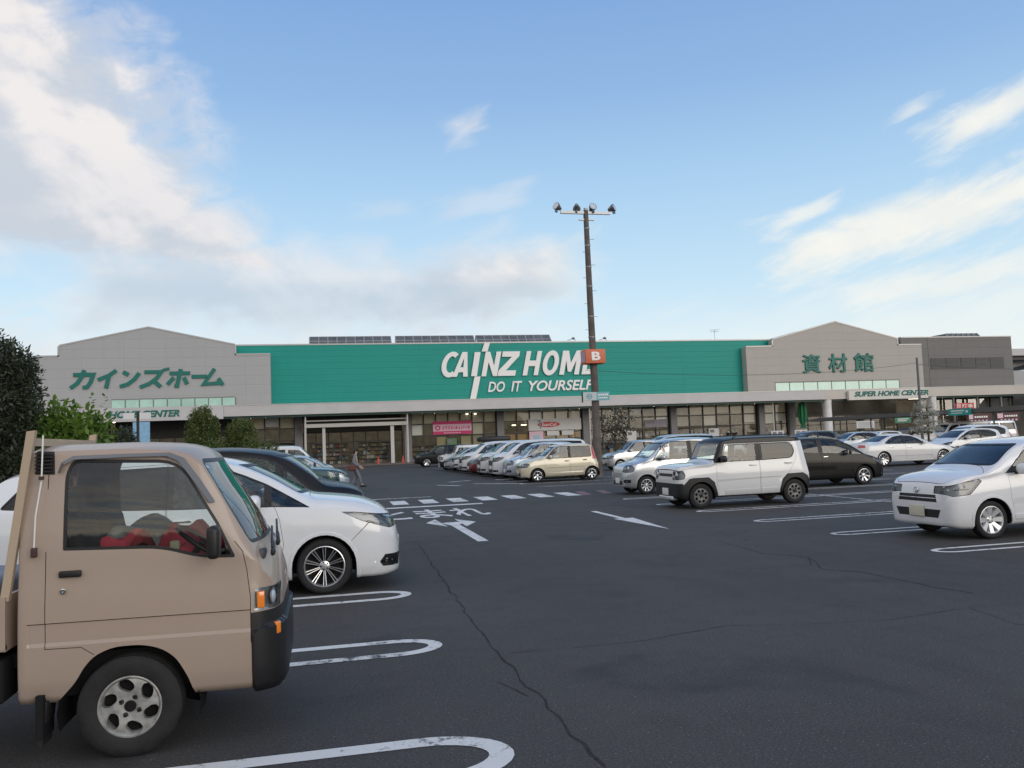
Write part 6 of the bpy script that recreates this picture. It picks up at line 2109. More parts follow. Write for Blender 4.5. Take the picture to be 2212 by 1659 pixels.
m.lathe([(.27, 0), (.27, -.012), (.15, -.012), (.15, 0)], 24, 'y')
c = m.build('round_emblem', [M_PINK], o)
c.location = (11.28 - 12.775, -.022, .01)
m = MB()
rq = random.Random(5)
x = 11.75
while x < 14.4:
    w = rq.uniform(.12, .24)
    for k in range(3):
        if rq.random() < .8: m.box(x - 12.775, x - 12.775 + w, -.030, -.022, -.14 + k * .11, -.08 + k * .11)
    m.box(x - 12.775 + w * .4, x - 12.775 + w * .6, -.035, -.031, -.17, .17)
    x += w + .08
m.build('lettering', [M_PINK], o)
m = MB()
x = 11.9
while x < 13.6:
    m.box(x - 12.775, x - 12.775 + .09, -.030, -.022, -.57, -.46)
    x += .15
m.build('lettering', [M_PINKL], o)
o = board('shop_banner', 20.75, 26.45, 2.78, 3.98, 83.7, M_WB, 'white banner with a red oval logo hung across the shop windows', 'banner')
m = MB()
m.lathe([(1.0, 0), (1.0, -.012), (0, -.014)], 40, 'y')
m.v = [(a * 1.22, b, c_ * .29) for a, b, c_ in m.v]
c = m.build('oval_logo', [M_SRED], o)
c.location = (22.9 - 23.6, -.02, .0)
me = text_mesh('lettering', 'ScanCut', (22.15 - 23.6, 23.75 - 23.6, -.16, .17), .008, bold=.02, shear=.15)
me.materials.append(M_LET)
link('lettering', me, o).location = (0, -.05, 0)
m = MB()
m.prism([(-1.62, -.45), (-1.50, -.45), (-1.60, .45), (-1.74, .40)], -.034, -.026)
m.prism([(-1.95, .30), (-1.55, .42), (-1.5, .50), (-1.9, .42)], -.034, -.026)
m.build('blue_stroke', [mat('logo_blue', (.10, .28, .42), .6)], o)
board('window_poster', 20.8, 22.3, 1.5, 2.7, 83.72, M_PINKL, 'pale pink poster in the window under the white banner', 'poster', marks=[('blue_block', 21.2, 21.95, 1.6, 2.35, mat('poster_blue', (.35, .48, .58), .6))])
for x0, lab in ((22.7, 'left'), (24.3, 'right')):
    board('window_poster', x0, x0 + 1.3, 2.22, 2.70, 83.72, M_WB, 'small white strip poster under the white banner, the %s of two' % lab, 'poster', group='white strip posters under the banner')
board('hanging_cloth', -16.3, -14.9, .9, 4.7, 78.6, mat('cloth_light_blue', (.22, .40, .58), .8, var=.1), 'light blue cloth banner hanging before the left entrance', 'banner')
board('hanging_sign', 60.6, 62.7, 3.30, 3.84, 70, M_SRED, 'red hanging sign with white characters above the teal sign', 'sign', th=.12, texts=[('灯油', 61.3, 62.5, 3.38, 3.76, M_LET, dict(bold=.02)), ('回', 60.75, 61.15, 3.38, 3.76, M_LET, dict(bold=.02))])
o = board('hanging_sign', -1.1, 1.1, 2.42, 2.93, 0, M_STEAL, 'teal sign fixed on the edge of the walkway roof', 'sign', th=.12, marks=[('caption_bar', -.8, .5, 2.72, 2.80, M_LET), ('caption_bar', -.8, .3, 2.56, 2.62, M_LET), ('arrow_head', .65, .85, 2.6, 2.76, M_LET)])
o.location = (45.9, 52.6, 2.67)
o.rotation_euler = (0, 0, R(-90))
for x0, x1, lab in ((70.6, 73.9, 'left'), (74.6, 77.7, 'right')):
    board('shop_sign', x0, x1, 1.9, 2.9, 80, mat('sign_dark_red', (.06, .012, .015), .5), 'dark red sign board with a pink square, the %s of two under the canopy' % lab, 'sign', th=.1, group='dark red sign boards under the garden canopy',
          marks=[('pink_square', x0 + .1, x0 + .85, 2.30, 2.82, M_PINKL)] + [('caption_bar', x0 + 1.05 + k * .3, x0 + 1.27 + k * .3, 2.42, 2.62, M_LET) for k in range(6)] + [('caption_bar', x0 + .5 + k * .5, x0 + .75 + k * .5, 2.0, 2.18, M_PINKL) for k in range(5)])
board('hanging_sign', 53.7, 55.5, 2.1, 2.7, 70, mat('sign_green', (.02, .16, .09), .5), 'green sign under the walkway roof beside the clipped tree', 'sign', marks=[('caption_bar', 54.0, 55.2, 2.45, 2.52, M_LET), ('caption_bar', 54.0, 55.0, 2.28, 2.35, M_LET)])
board('notice_board', 55.15, 57.3, 1.75, 2.5, 78, M_WB, 'white notice board ruled with grey lines behind the left round column', 'notice board', marks=[('ruled_line', 55.3, 57.15, 1.85 + k * .12, 1.89 + k * .12, M_COLM) for k in range(5)])
for x0, lab in ((45.7, 'left'), (48.45, 'right')):
    o = board('price_board', x0, x0 + 1.45, 1.25, 1.82, 79, M_WB, 'white price board on a stand, the %s of two by the end window' % lab, 'sign', group='white price boards by the end window',
          marks=[('picture', x0 + .15, x0 + .6, 1.36, 1.7, M_COLM), ('picture', x0 + .8, x0 + 1.3, 1.36, 1.7, MAT['goods_red'] if lab == 'right' else M_COLM)])
    m = MB()
    for xx in (-.5, .5): m.tube([(xx, 0, -.29), (xx, 0, -1.53)], .025, 6)
    m.build('stand', [M_COLM], o)
for x0, x1, z0, z1, mk, lab in ((41.0, 42.2, 1.25, 2.35, M_WB, 'white poster low in the window above the boxy car roof'), (33.6, 36.2, 2.75, 3.55, mat('poster_lilac', (.26, .24, .29), .7), 'lilac grey poster strip in the upper window by the small round tree'),
                              (31.5, 32.6, 1.3, 2.4, M_WB, 'pair of white sheets low in the window right of the small tree'), (12.2, 13.2, 1.4, 2.3, mat('poster_green', (.10, .20, .10), .7), 'green poster low in the window below the pink banner')):
    board('window_poster', x0, x1, z0, z1, 83.84, mk, lab, 'poster', marks=[('picture', x0 + .15, x0 + .15 + (x1 - x0) * .4, z1 - .45, z1 - .12, M_COLM)])
# closed green parasol by the last column
o = tag(empty('closed_parasol', (51.3, 81.9, .12)), 'tall closed green parasol standing by the last window column', 'parasol')
m = MB()
m.tube([(0, 0, 0), (0, 0, 5.0)], .04, 8)
m.box(-.35, .35, -.35, .35, 0, .12, 0, bev=.03)
m.build('pole', [M_COLM], o)
m = MB()
vs, n = [], 16
for (z, r) in ((4.8, .05), (4.6, .30), (3.9, .40), (3.0, .40), (2.5, .30), (2.2, .14), (1.9, .30)):
    for j in range(n):
        rr = r * (1 + .22 * math.cos(j * math.pi))
        vs.append((rr * math.cos(2 * math.pi * j / n), rr * math.sin(2 * math.pi * j / n), z))
m._a(vs, [(i * n + j, i * n + (j + 1) % n, (i + 1) * n + (j + 1) % n, (i + 1) * n + j) for i in range(6) for j in range(n)], 0, True)
m.build('canopy', [mat('parasol_green', (.02, .17, .07), .8)], o)
# traffic cones before the portal
M_CONE = mat('cone_orange', (.42, .05, .03), .5)
def cone(x, y, label):
    o = tag(empty('traffic_cone', (x, y, .12)), label, 'traffic cone', 'red traffic cones by the portal')
    m = MB()
    m.lathe([(.16, .04), (.05, .62), (.035, .70), (0, .70)], 18, 'z')
    m.build('cone', [M_CONE], o)
    m = MB()
    m.lathe([(.125, .20), (.095, .34)], 18, 'z')
    m.v = [(a * 1.03, b * 1.03, c_) for a, b, c_ in m.v]
    m.build('reflective_band', [M_LET], o)
    m = MB()
    m.box(-.19, .19, -.19, .19, 0, .04, 0, bev=.01)
    m.build('foot', [M_CONE], o)
cone(5.05, 80.6, 'red traffic cone left of the wide portal post')
cone(7.4, 80.3, 'red traffic cone between the wide portal post and the black car')
# ------------------------------------------------------------------ trees and shrubs
def foliage_mat(name, c0, c1, trans=.25):
    m = bpy.data.materials.new(name)
    m.use_nodes = True
    q = NT(m.node_tree)
    p = m.node_tree.nodes['Principled BSDF']
    g = q.n('ShaderNodeNewGeometry')
    tc = q.n('ShaderNodeTexCoord').outputs['Object']
    n = q.noise(tc, 2.2, 4, .6)
    f = q.add(q.mul(g.outputs['Random Per Island'], .6), q.mul(n, .4))
    c = q.mix(f, c0, c1)
    q.put(p.inputs['Base Color'], c)
    p.inputs['Roughness'].default_value = .5
    p.inputs['Specular IOR Level'].default_value = .35
    t = q.n('ShaderNodeBsdfTranslucent')
    q.put(t.inputs[0], q.mix(1.0, c, (1.1, 1.2, .6), 'MULTIPLY'))
    mx = q.n('ShaderNodeMixShader')
    mx.inputs[0].default_value = trans
    q.put(mx.inputs[1], p.outputs[0])
    q.put(mx.inputs[2], t.outputs[0])
    q.put(m.node_tree.nodes['Material Output'].inputs[0], mx.outputs[0])
    return m
M_BARK = mat('bark', (.06, .045, .035), .9, var=.3, vscale=9, bump=.6, bscale=30)

def leaf(vs, fs, p, d, up, l, w):
    """one folded four-vertex leaf"""
    s = d.cross(up)
    if s.length < 1e-4: s = Vector((1, 0, 0))
    s.normalize()
    b = len(vs)
    vs += [p, p + d * l * .5 + s * w / 2, p + d * l, p + d * l * .5 - s * w / 2]
    fs.append((b, b + 1, b + 2, b + 3))

def crown_mesh(name, inside, box, nclump, nleaf, l, w, seed, mt, rc=.30, droop=0.0, shoots=(), bloom=None):
    """leaves in clumps through a crown volume: inside(p) -> 0..1 density"""
    r = random.Random(seed)
    vs, fs, mi = [], [], []
    x0, x1, y0, y1, z0, z1 = box
    k = 0
    tries = 0
    while k < nclump and tries < nclump * 60:
        tries += 1
        c = Vector((r.uniform(x0, x1), r.uniform(y0, y1), r.uniform(z0, z1)))
        if r.random() > inside(c): continue
        k += 1
        cr = rc * r.uniform(.55, 1.25)
        for _ in range(nleaf):
            o = Vector((r.gauss(0, 1), r.gauss(0, 1), r.gauss(0, .8)))
            o = o.normalized() * cr * r.random()**.45
            d = (o.normalized() * .8 + Vector((r.uniform(-1, 1), r.uniform(-1, 1), r.uniform(-1, 1) - droop))).normalized()
            sc = r.uniform(.6, 1.25)
            n0 = len(fs)
            leaf(vs, fs, c + o, d, Vector((r.uniform(-1, 1), r.uniform(-1, 1), 1)).normalized(), l * sc, w * sc)
            mi.append(1 if bloom and r.random() < bloom else 0)
    for (p, q, nl_) in shoots:
        p, q = Vector(p), Vector(q)
        for i in range(nl_):
            t = i / nl_
            d = Vector((r.uniform(-1, 1), r.uniform(-1, 1), r.uniform(.1, .9))).normalized()
            leaf(vs, fs, p.lerp(q, t), d, Vector((0, 0, 1)), l * (1.2 - .6 * t), w)
            mi.append(0)
    me = bpy.data.meshes.new(name)
    me.from_pydata([tuple(v) for v in vs], [], fs)
    for x in (mt if isinstance(mt, list) else [mt]): me.materials.append(x)
    me.polygons.foreach_set('material_index', mi)
    return me

def trunk(mb, pts, r0, r1, limbs, seed):
    r = random.Random(seed)
    mb.tube(pts, r0, 9, r1=r1)
    for (p, q) in limbs:
        p, q = Vector(p), Vector(q)
        mid = p.lerp(q, .5) + Vector((r.uniform(-.08, .08), r.uniform(-.08, .08), r.uniform(-.02, .1)))
        mb.tube([p, mid, q], r1 * .8, 6, r1=r1 * .25)

def shrub(name, loc, inside, box, label, cat, mt, nclump, nleaf, l, w, seed, th, tr, limbs, rc=.3, group=None, **k):
    o = tag(empty(name, loc), label, cat, group)
    link('crown', crown_mesh('crown', inside, box, nclump, nleaf, l, w, seed, mt, rc, **k), o)
    m = MB()
    trunk(m, [(0, 0, -.05), (.03, .02, th * .5), (0, 0, th)], tr, tr * .5, limbs, seed)
    m.build('trunk', [M_BARK], o)
    return o
def ell(rx, ry, z0, z1, lump=.18, hollow=.45, seed=0, top=1.0):
    ph = [random.Random(seed + 91).uniform(0, 6) for _ in range(6)]
    def f(p):
        u = (p.z - (z0 + z1) / 2) / ((z1 - z0) / 2)
        a = math.atan2(p.y, p.x)
        k = 1 + lump * (math.sin(2 * a + ph[0] + u * 2) * .5 + math.sin(3 * a + ph[1] - u * 3) * .35 + math.sin(5 * a + ph[2] + 4 * u) * .25)
        d = math.sqrt((p.x / rx)**2 + (p.y / ry)**2 + abs(u)**(2 * top)) / k
        if d > 1: return 0
        return .18 + .82 * max(0, (d - hollow) / (1 - hollow)) if d > hollow else .12
    return f
M_LDARK = foliage_mat('leaf_dark_evergreen', (.016, .026, .016), (.075, .092, .055), .15)
M_LMID = foliage_mat('leaf_fresh_green', (.055, .115, .020), (.19, .29, .055), .32)
M_LOL = foliage_mat('leaf_olive_green', (.035, .065, .018), (.15, .18, .055), .25)
M_LBRZ = foliage_mat('leaf_bronze_green', (.03, .032, .018), (.10, .085, .05), .15)
M_BLOOM = mat('blossom_cream', (.50, .48, .42), .7)
def col(p):
    k = 1 + .07 * math.sin(p.z * 3.1) + .06 * math.sin(2 * math.atan2(p.y, p.x) + p.z * 2)
    d = math.hypot(p.x / 1.45, p.y / 1.4) / k
    t = min(1, max(0, (4.55 - p.z) / .9))**.5
    return 0 if d > t or p.z < .5 else (.06 if d < .72 * t else 1)
shrub('evergreen_tree', (-7.3, 19, 0), col, (-1.7, 1.7, -1.6, 1.6, .4, 4.6), 'tall dark clipped evergreen tree at the left edge behind the truck', 'tree', M_LDARK, 3000, 22, .12, .045, 3, 3.6, .16,
      [((0, 0, 1.2), (.9, .3, 2.6)), ((0, 0, 1.6), (-.9, .2, 3.0)), ((0, 0, 2), (.3, -.8, 3.5))], rc=.17)
sh_ = [((x, y, 2.3), (x + dx, y, z), 15) for x, y, dx, z in ((-.75, -.2, -.06, 3.28), (.50, -.3, .10, 3.12), (.70, 0, .08, 3.12), (-.2, -.4, .04, 3.0), (.15, -.3, .05, 2.98), (-.5, .2, -.1, 2.98))]
shrub('leafy_shrub', (-5.5, 20, 0), ell(.92, .95, .5, 2.80, .22, .5, 4), (-1.3, 1.3, -1.2, 1.2, .4, 3), 'bright green leafy shrub with upright shoots beside the dark evergreen tree', 'shrub', M_LMID, 420, 20, .17, .085, 4, 2.3, .07,
      [((0, 0, .6), (.7, .2, 1.9)), ((0, 0, .6), (-.7, .1, 1.9)), ((0, 0, .8), (.1, -.6, 2.2))], rc=.22, shoots=sh_)
for (x, rx, z0, z1, sd_, lab, n) in ((-4.28, .60, .4, 3.42, 5, 'tall rounded olive bush under the entrance sign', 420), (-2.95, .58, .4, 2.95, 6, 'lower rounded bush right of the tall rounded one', 340), (-7.0, .62, .4, 2.72, 7, 'small dark bush between the leafy shrub and the sign post', 300)):
    shrub('rounded_bush', (x, 32, 0), ell(rx, rx, z0, z1, .06, .72, sd_, 1.3), (-rx, rx, -rx, rx, z0, z1), lab, 'bush', M_LOL if sd_ != 7 else M_LDARK, n + 160, 26, .085, .042, sd_, 2.2, .06,
          [((0, 0, .6), (.4, .1, 1.9)), ((0, 0, .6), (-.4, .1, 1.9))], rc=.12, group='rounded bushes in the planting strip')
for i, (x, h, lab) in enumerate(((-2.2, 1.95, 'low bush beside the lower rounded bush'), (-3.75, 1.9, 'low bush filling the gap between the rounded bushes'))):
    shrub('low_bush', (x, 31, 0), ell(.65, .6, .1, h + .25, .2, .5, 20 + i), (-.7, .7, -.7, .7, .1, h + .3), lab, 'bush', M_LOL, 200, 22, .10, .05, 20 + i, 1.2, .05, [((0, 0, .4), (.3, .1, 1.2))], rc=.18)
shrub('street_tree', (16.9, 47, 0), ell(1.12, 1.1, 1.45, 3.62, .22, .4, 9), (-1.3, 1.3, -1.3, 1.3, 1.3, 3.8), 'small round tree with cream flecks in front of the shop windows', 'tree', [M_LBRZ, M_BLOOM], 95, 14, .17, .09, 9, 2.4, .055,
      [((0, 0, 1.5), (.7, .2, 2.6)), ((0, 0, 1.5), (-.7, .1, 2.6)), ((0, 0, 1.8), (.1, -.6, 3.0)), ((0, 0, 1.7), (-.2, .6, 3.0))], rc=.22, bloom=.13)
def tiers(p):
    for z, r in ((1.55, .98), (2.0, .9), (2.5, .76), (2.95, .58), (3.25, .40)):
        a = math.atan2(p.y, p.x)
        rr = r * (1 + .25 * math.sin(3 * a + z * 5))
        if abs(p.z - z) < .13 and .2 < math.hypot(p.x, p.y) / rr < 1: return 1
    return 0
M_LSUNLIT = foliage_mat('leaf_sunlit_pale', (.22, .22, .19), (.62, .61, .55), .15)  # sunlight on the tiers is put into these pale leaf colours
shrub('clipped_pine', (37.5, 45.8, 0), tiers, (-1.5, 1.5, -1.5, 1.5, 1.3, 3.5), 'sunlit pale cloud-pruned pine with flat tiers beside a thin pole', 'tree', M_LSUNLIT, 165, 22, .12, .035, 12, 3.2, .08,
      [((0, 0, z - .1), (r * math.cos(a) * .8, r * math.sin(a) * .8, z)) for z, r in ((1.55, 1.15), (2.0, 1.0), (2.5, .85), (2.95, .65)) for a in (0, 1.6, 3.1, 4.7)], rc=.17)

# ------------------------------------------------------------------ poles
M_CONC = mat('weathered_concrete', (.105, .088, .080), .85, var=.28, vscale=2.5, bump=.4, bscale=18)
M_GALV = MAT['galvanised']
o = tag(empty('light_pole', (12.08, 36, 0)), 'tall dark concrete pole with four floodlights and an orange B sign', 'light pole')
m = MB()
m.tube([(0, 0, -.2), (.02, 0, 4), (-.02, 0, 8), (-.04, 0, 12.25)], .20, 18, r1=.115)
m.build('pole_shaft', [M_CONC], o)
m = MB()
for i, z in enumerate([7.0, 7.6, 8.2, 8.8, 9.4, 10.0, 10.6, 11.2]):
    s = 1 if i % 2 else -1
    m.tube([(0, 0, z - .3), (s * .30, -.02, z - .3)], .011, 6)
for z in (6.35, 7.3, 8.7, 9.6, 10.6, 11.4): m.lathe([(.165 - (z - 6) * .006, -.02), (.17 - (z - 6) * .006, .02)], 16, 'z', (-.02, 0, z), m=0)
m.build('step_bolts', [M_GALV], o)
m = MB()
m.box(-1.25, 1.15, -.06, .06, 12.08, 12.20)
m.box(-.38, .34, -.05, .05, 11.78, 11.85)
m.tube([(-.04, 0, 12.2), (-.04, 0, 12.36)], .09, 12)
m.build('crossarm', [M_GALV], o)
for x, tilt, yaw in ((-1.38, -20, -62), (-.47, 25, 160), (.28, -22, 10), (1.25, -18, 50)):
    M_ = Matrix.Translation((x, 0, 12.38)) @ Matrix.Rotation(R(yaw), 4, 'Z') @ Matrix.Rotation(R(tilt), 4, 'X') @ Matrix.Scale(.82, 4)
    m = MB()
    m.lathe([(.22, -.16), (.225, -.13), (.20, -.02), (.13, .12), (.09, .24), (0, .25)], 20, 'y')
    m.box(-.04, .04, -.1, .05, -.34, -.12)
    m.v = [tuple(M_ @ Vector(v)) for v in m.v]
    h = m.build('floodlight', [mat('lamp_housing', (.16, .16, .165), .45, .5)], o)
    m = MB()
    m.lathe([(.205, -.155), (.12, -.168), (0, -.172)], 20, 'y')
    m.v = [tuple(M_ @ Vector(v)) for v in m.v]
    m.build('lamp_glass', [mat('flood_glass', (.55, .57, .58), .08, .3, .8, coat=1)], h)
m = MB()
m.box(-.48, .46, -.40, .36, 5.12, 5.76, 0, bev=.015)
m.box(-.487, -.482, -.3, .26, 5.2, 5.68, 1)
sg_ = m.build('letter_box', [mat('sign_orange', (.55, .13, .05), .5, var=.08), mat('sign_lilac', (.35, .30, .42), .5)], o)
me = text_mesh('lettering', 'B', (-.20, .22, 5.24, 5.64), .01, bold=.045)
me.materials.append(M_LET)
link('lettering', me, sg_).location = (0, -.41, 0)
m = MB()
m.box(-.66, .60, -.30, -.25, 3.44, 3.82, 0)
m.box(-.70, -.665, -.32, -.22, 3.36, 3.84, 2)
cs = m.build('cart_sign', [mat('sign_pale_teal', (.12, .36, .40), .5, var=.1), M_LET, M_TRIM], o)
m = MB()
m.box(-.655, -.02, -.312, -.306, 3.445, 3.815, 0)
m.build('white_panel', [mat('sign_pale_grey', (.42, .48, .50), .5)], cs)
m = MB()
m.lathe([(.13, 0), (.13, -.006), (.095, -.006), (.095, 0)], 24, 'y', (-.36, -.316, 3.63))
m.box(-.43, -.29, -.322, -.316, 3.60, 3.66)
m.build('cart_symbol', [mat('symbol_teal', (.10, .28, .33), .5)], cs)
m = MB()
for k in range(5): m.box(.06 + k * .10, .13 + k * .10, -.312, -.306, 3.65, 3.73)
m.box(.06, .50, -.312, -.306, 3.53, 3.57)
m.build('caption', [M_LET], cs)

m = MB()
m.tube([(0, 0, 0), (0, 0, 6.25)], .10, 10, r1=.07)
m.box(-.03, .65, -.03, .03, 5.75, 5.80)
o = m.build('utility_post', [mat('post_grey', (.13, .13, .14), .6, .2)])
o.location = (38.35, 47.4, 0)
tag(o, 'slim grey post rising in front of the sign board beside the pale pine', 'post')
for i, (a, b, sag, lab) in enumerate((((38.35, 47.4, 5.9), (13, 40, 5.2), .5, 'lower'), ((38.9, 47.4, 5.75), (90, 80, 8.5), .5, 'right hand'))):
    pts = []
    for k in range(25):
        t = k / 24
        pts.append((a[0] + (b[0] - a[0]) * t, a[1] + (b[1] - a[1]) * t, a[2] + (b[2] - a[2]) * t - sag * 4 * t * (1 - t)))
    m = MB()
    m.tube(pts, .010, 5)
    tag(m.build('overhead_wire', [M_TRIM]), 'thin black wire from the slim post %s' % ('to the light pole' if i == 0 else 'away to the right'), 'wire')
o = tag(empty('sign_post', (-5.86, 29, 0)), 'dark post with two small white plates in front of the left entrance', 'sign post')
m = MB()
m.tube([(0, 0, 0), (0, 0, 3.15)], .045, 10)
m.build('post', [M_TRIM], o)
for x in (-.26, .24):
    m = MB()
    m.box(x - .17, x + .17, -.07, -.05, 2.92, 3.12)
    m.build('plate', [M_WB], o)

# ------------------------------------------------------------------ vehicles in place
def place(o, x, y, rz, label, cat, group=None):
    o.location = (x, y, 0)
    o.rotation_euler = (0, 0, rz)
    return tag(o, label, cat, group)
PI = math.pi
GR = 'cars parked on the asphalt'
def left(o, nose, y, L, *a, tilt=0): return place(o, nose + L / 2, y, PI + R(tilt), *a)     # nose towards -x
def right(o, nose, y, L, *a, tilt=0): return place(o, nose - L / 2, y, R(tilt), *a)
truck = make_truck()
right(truck, -.20, 5.95, 3.3, 'tan kei truck with black bumper and alloy wheels in the foreground', 'truck')
ody = make_car(ODY, 'minivan', M_WHITE)
right(ody, .90, 11.1, 4.84, 'white low minivan with black spoked wheels right behind the tan truck', 'minivan')
alp = make_car(ALP, 'tall_minivan', M_BLACK)
right(alp, .68, 13.75, 4.85, 'tall black minivan parked beyond the white minivan', 'minivan')
hus = make_car(HUS, 'boxy_kei_car', M_WHITE2)
left(hus, 7.97, 18.74, 3.45, 'boxy white kei car with black roof and black wheel arches', 'car')
can = make_car(CAN, 'kei_wagon', M_SILV)
left(can, 8.72, 24.15, 3.395, 'silver kei wagon with rounded nose between the beige and boxy cars', 'car')
fit = make_car(FIT, 'hatchback', M_CHAR)
right(fit, 17.02, 23.5, 3.9, 'charcoal hatchback facing right behind the boxy white car', 'car')
cro = make_car(CRO, 'saloon_car', M_WHITE2)
right(cro, 28.05, 33.1, 5.0, 'white saloon car with bright multi spoke wheels facing right', 'car')
mir = make_car(MIR, 'compact_car', M_WHITE)
left(mir, 9.0, 11.35, 3.395, 'white compact car cut off by the right edge of the photo', 'car')
bei = make_car(BEI, 'kei_minivan', M_BEIGE)
left(bei, 7.97, 34.35, 3.395, 'cream beige kei minivan at the near end of the middle row', 'car')
van = make_car(VAN, 'van', M_WHITE2)
right(van, -.3, 46.5, 4.7, 'white van whose roof shows above the black minivan', 'van', GR)
left(copy_tree(alp, None, {M_BLACK: M_WHITE}), 7.8, 39.4, 4.85, 'tall white minivan standing second behind the cream kei minivan', 'minivan', GR)
suv = make_car(SUV, 'sport_utility', M_BLACK)
left(suv, 6.9, 65.5, 4.5, 'black sport utility car at the far end of the middle row by the cone', 'car', GR)
SW_ = lambda base, new: {base: new}
# middle row, behind the cream one
left(copy_tree(can, None, {M_SILV: M_SBLUE}), 7.95, 36.9, 3.395, 'blue silver kei wagon tucked directly behind the cream kei minivan', 'car', GR)
left(copy_tree(alp, None, {M_BLACK: M_WHITE2}), 7.7, 42.0, 4.85, 'tall white minivan with big alloy wheel next to the red car', 'minivan', GR)
left(copy_tree(fit, None, {M_CHAR: M_REDP}), 7.6, 44.6, 3.9, 'dark red hatchback in the middle row between white cars', 'car', GR)
left(copy_tree(alp, None, {M_BLACK: M_WHITE}), 7.6, 47.2, 4.85, 'pearl white minivan just beyond the dark red hatchback', 'minivan', GR)
left(copy_tree(suv, None, {M_BLACK: M_WHITE}), 7.6, 50.2, 4.5, 'white sport utility car under a black roof box in the middle row', 'car', GR)
left(copy_tree(fit, None, {M_CHAR: M_SBLUE}), 7.5, 52.8, 3.9, 'blue silver hatchback near the far end of the middle row', 'car', GR)
left(copy_tree(hus, None, {M_BLACK: M_WHITE2}), 7.5, 55.5, 3.45, 'all white boxy kei car at the far end of the middle row', 'car', GR)
o = tag(empty('roof_box', (7.6 + 2.6, 50.2, 1.72)), 'black roof box on the white sport utility car', 'roof box')
m = MB()
m.box(-1.0, 1.0, -.40, .40, .06, .38, 0, bev=.10)
m.build('shell', [M_TRIM], o)
m = MB()
for x in (-.6, .6): m.box(x - .03, x + .03, -.55, .55, .0, .05)
m.build('cross_bars', [M_GALV], o)
# left row, beyond the black minivan
right(copy_tree(suv, None, {M_BLACK: M_TEAL}), .55, 31.6, 4.5, 'dark teal sport utility car beyond the black minivan', 'car', GR)
right(copy_tree(fit, None, {M_CHAR: M_SBLUE}), .95, 34.2, 3.9, 'blue silver hatchback whose bonnet shows beside the walking man', 'car', GR)
right(copy_tree(mir, None, {}), .5, 40.5, 3.395, 'small white car far left before the entrance portal', 'car', GR)
# rows on the right
left(copy_tree(fit, None, {M_CHAR: M_WHITE}), 31.0, 37.6, 3.9, 'white hatchback with dark windscreen right of the white saloon', 'car', GR)
left(copy_tree(suv, None, {M_BLACK: M_WHITE}), 33.6, 37.4, 4.5, 'white sport utility car at the right edge above the compact car', 'car', GR).location.y = 40.4
left(copy_tree(van, None, {}), 45.6, 55, 4.7, 'white van below the teal sign on the walkway roof', 'van', GR)
left(copy_tree(van, None, {M_WHITE2: M_SILV}), 50.2, 57.5, 4.7, 'silver van below the dark red sign boards', 'van', GR)
left(copy_tree(hus, None, {}), 41.5, 54.6, 3.45, 'boxy white kei car with black roof beside the pale pine', 'car', GR)
left(copy_tree(mir, None, {}), 36.8, 52, 3.395, 'small white car behind the roof of the white saloon', 'car', GR)
left(copy_tree(fit, None, {M_CHAR: M_SBLUE}), 33.8, 51, 3.9, 'blue silver hatchback behind the tail of the white saloon', 'car', GR)
left(copy_tree(suv, None, {M_BLACK: M_TEAL}), 30.6, 52, 4.5, 'dark teal sport utility car between charcoal hatchback and white saloon', 'car', GR)
left(copy_tree(bei, None, {M_BEIGE: M_SILV}), 14.6, 42.5, 3.395, 'silver kei minivan behind the light pole', 'car', GR)
left(copy_tree(alp, None, {M_BLACK: M_SILV}), 17.5, 45.0, 4.85, 'silver minivan behind the small round tree', 'minivan', GR)
left(copy_tree(fit, None, {M_CHAR: M_SILV}), 21.0, 46.5, 3.9, 'silver hatchback behind the silver kei wagon', 'car', GR)

# things lying in the truck cab
o = tag(empty('red_jacket', (-1.02, 6.05, 0)), 'crumpled red jacket thrown across the seats of the tan truck', 'jacket')
rj = random.Random(4)
vs, fs = [], []
nx, ny = 26, 16
for i in range(nx + 1):
    for j in range(ny + 1):
        u, v = i / nx, j / ny
        x, y = -.42 + .95 * u, -.40 + .80 * v
        z = 1.06 + .13 * math.sin(u * 7 + v * 2) * math.sin(v * 5 + u * 3 + .5) + .05 * math.sin(u * 23 + v * 9) + .05 * math.sin(v * 19 - u * 11) + .10 * u
        vs.append((x + .03 * math.sin(v * 9), y + .04 * math.sin(u * 8), z))
for i in range(nx):
    for j in range(ny):
        a = i * (ny + 1) + j
        fs.append((a, a + ny + 1, a + ny + 2, a + 1))
m = MB()
m._a(vs, fs, 0, True)
m._a([(x, y, z - .02) for x, y, z in vs], [f[::-1] for f in fs], 0, True)
m.build('cloth', [mat('jacket_red', (.52, .055, .085), .85, var=.25, vscale=6)], o)
m = MB()
m.box(.06, .12, -.42, -.38, 1.12, 1.18, 0, bev=.015)
m.build('label_patch', [mat('patch_cream', (.5, .45, .3), .8)], o)
o = tag(empty('bundle', (-1.22, 6.25, .90)), 'dark grey covered bundle standing on the truck seats', 'bundle')
m = MB()
ellipsoid(m, (0, 0, .14), .30, .24, .24, 0, 22, 14, .8)
rj = random.Random(8)
m.v = [(x * (1 + .12 * math.sin(z * 14 + y * 9)), y * (1 + .1 * math.sin(x * 13)), z + .04 * math.sin(x * 15 + y * 12)) for x, y, z in m.v]
m.build('cover', [mat('bundle_grey', (.19, .20, .20), .6, var=.4, vscale=5)], o)
m = MB()
m.box(-.9, .9, -.6, .6, 0, .30, 0, bev=.06)
o = m.build('tarpaulin_load', [mat('tarp_blue_grey', (.20, .23, .28), .7, var=.2, vscale=3)])
o.location = (-2.85, 5.95, .70)
tag(o, 'blue grey tarpaulin load in the bed of the tan truck', 'load')

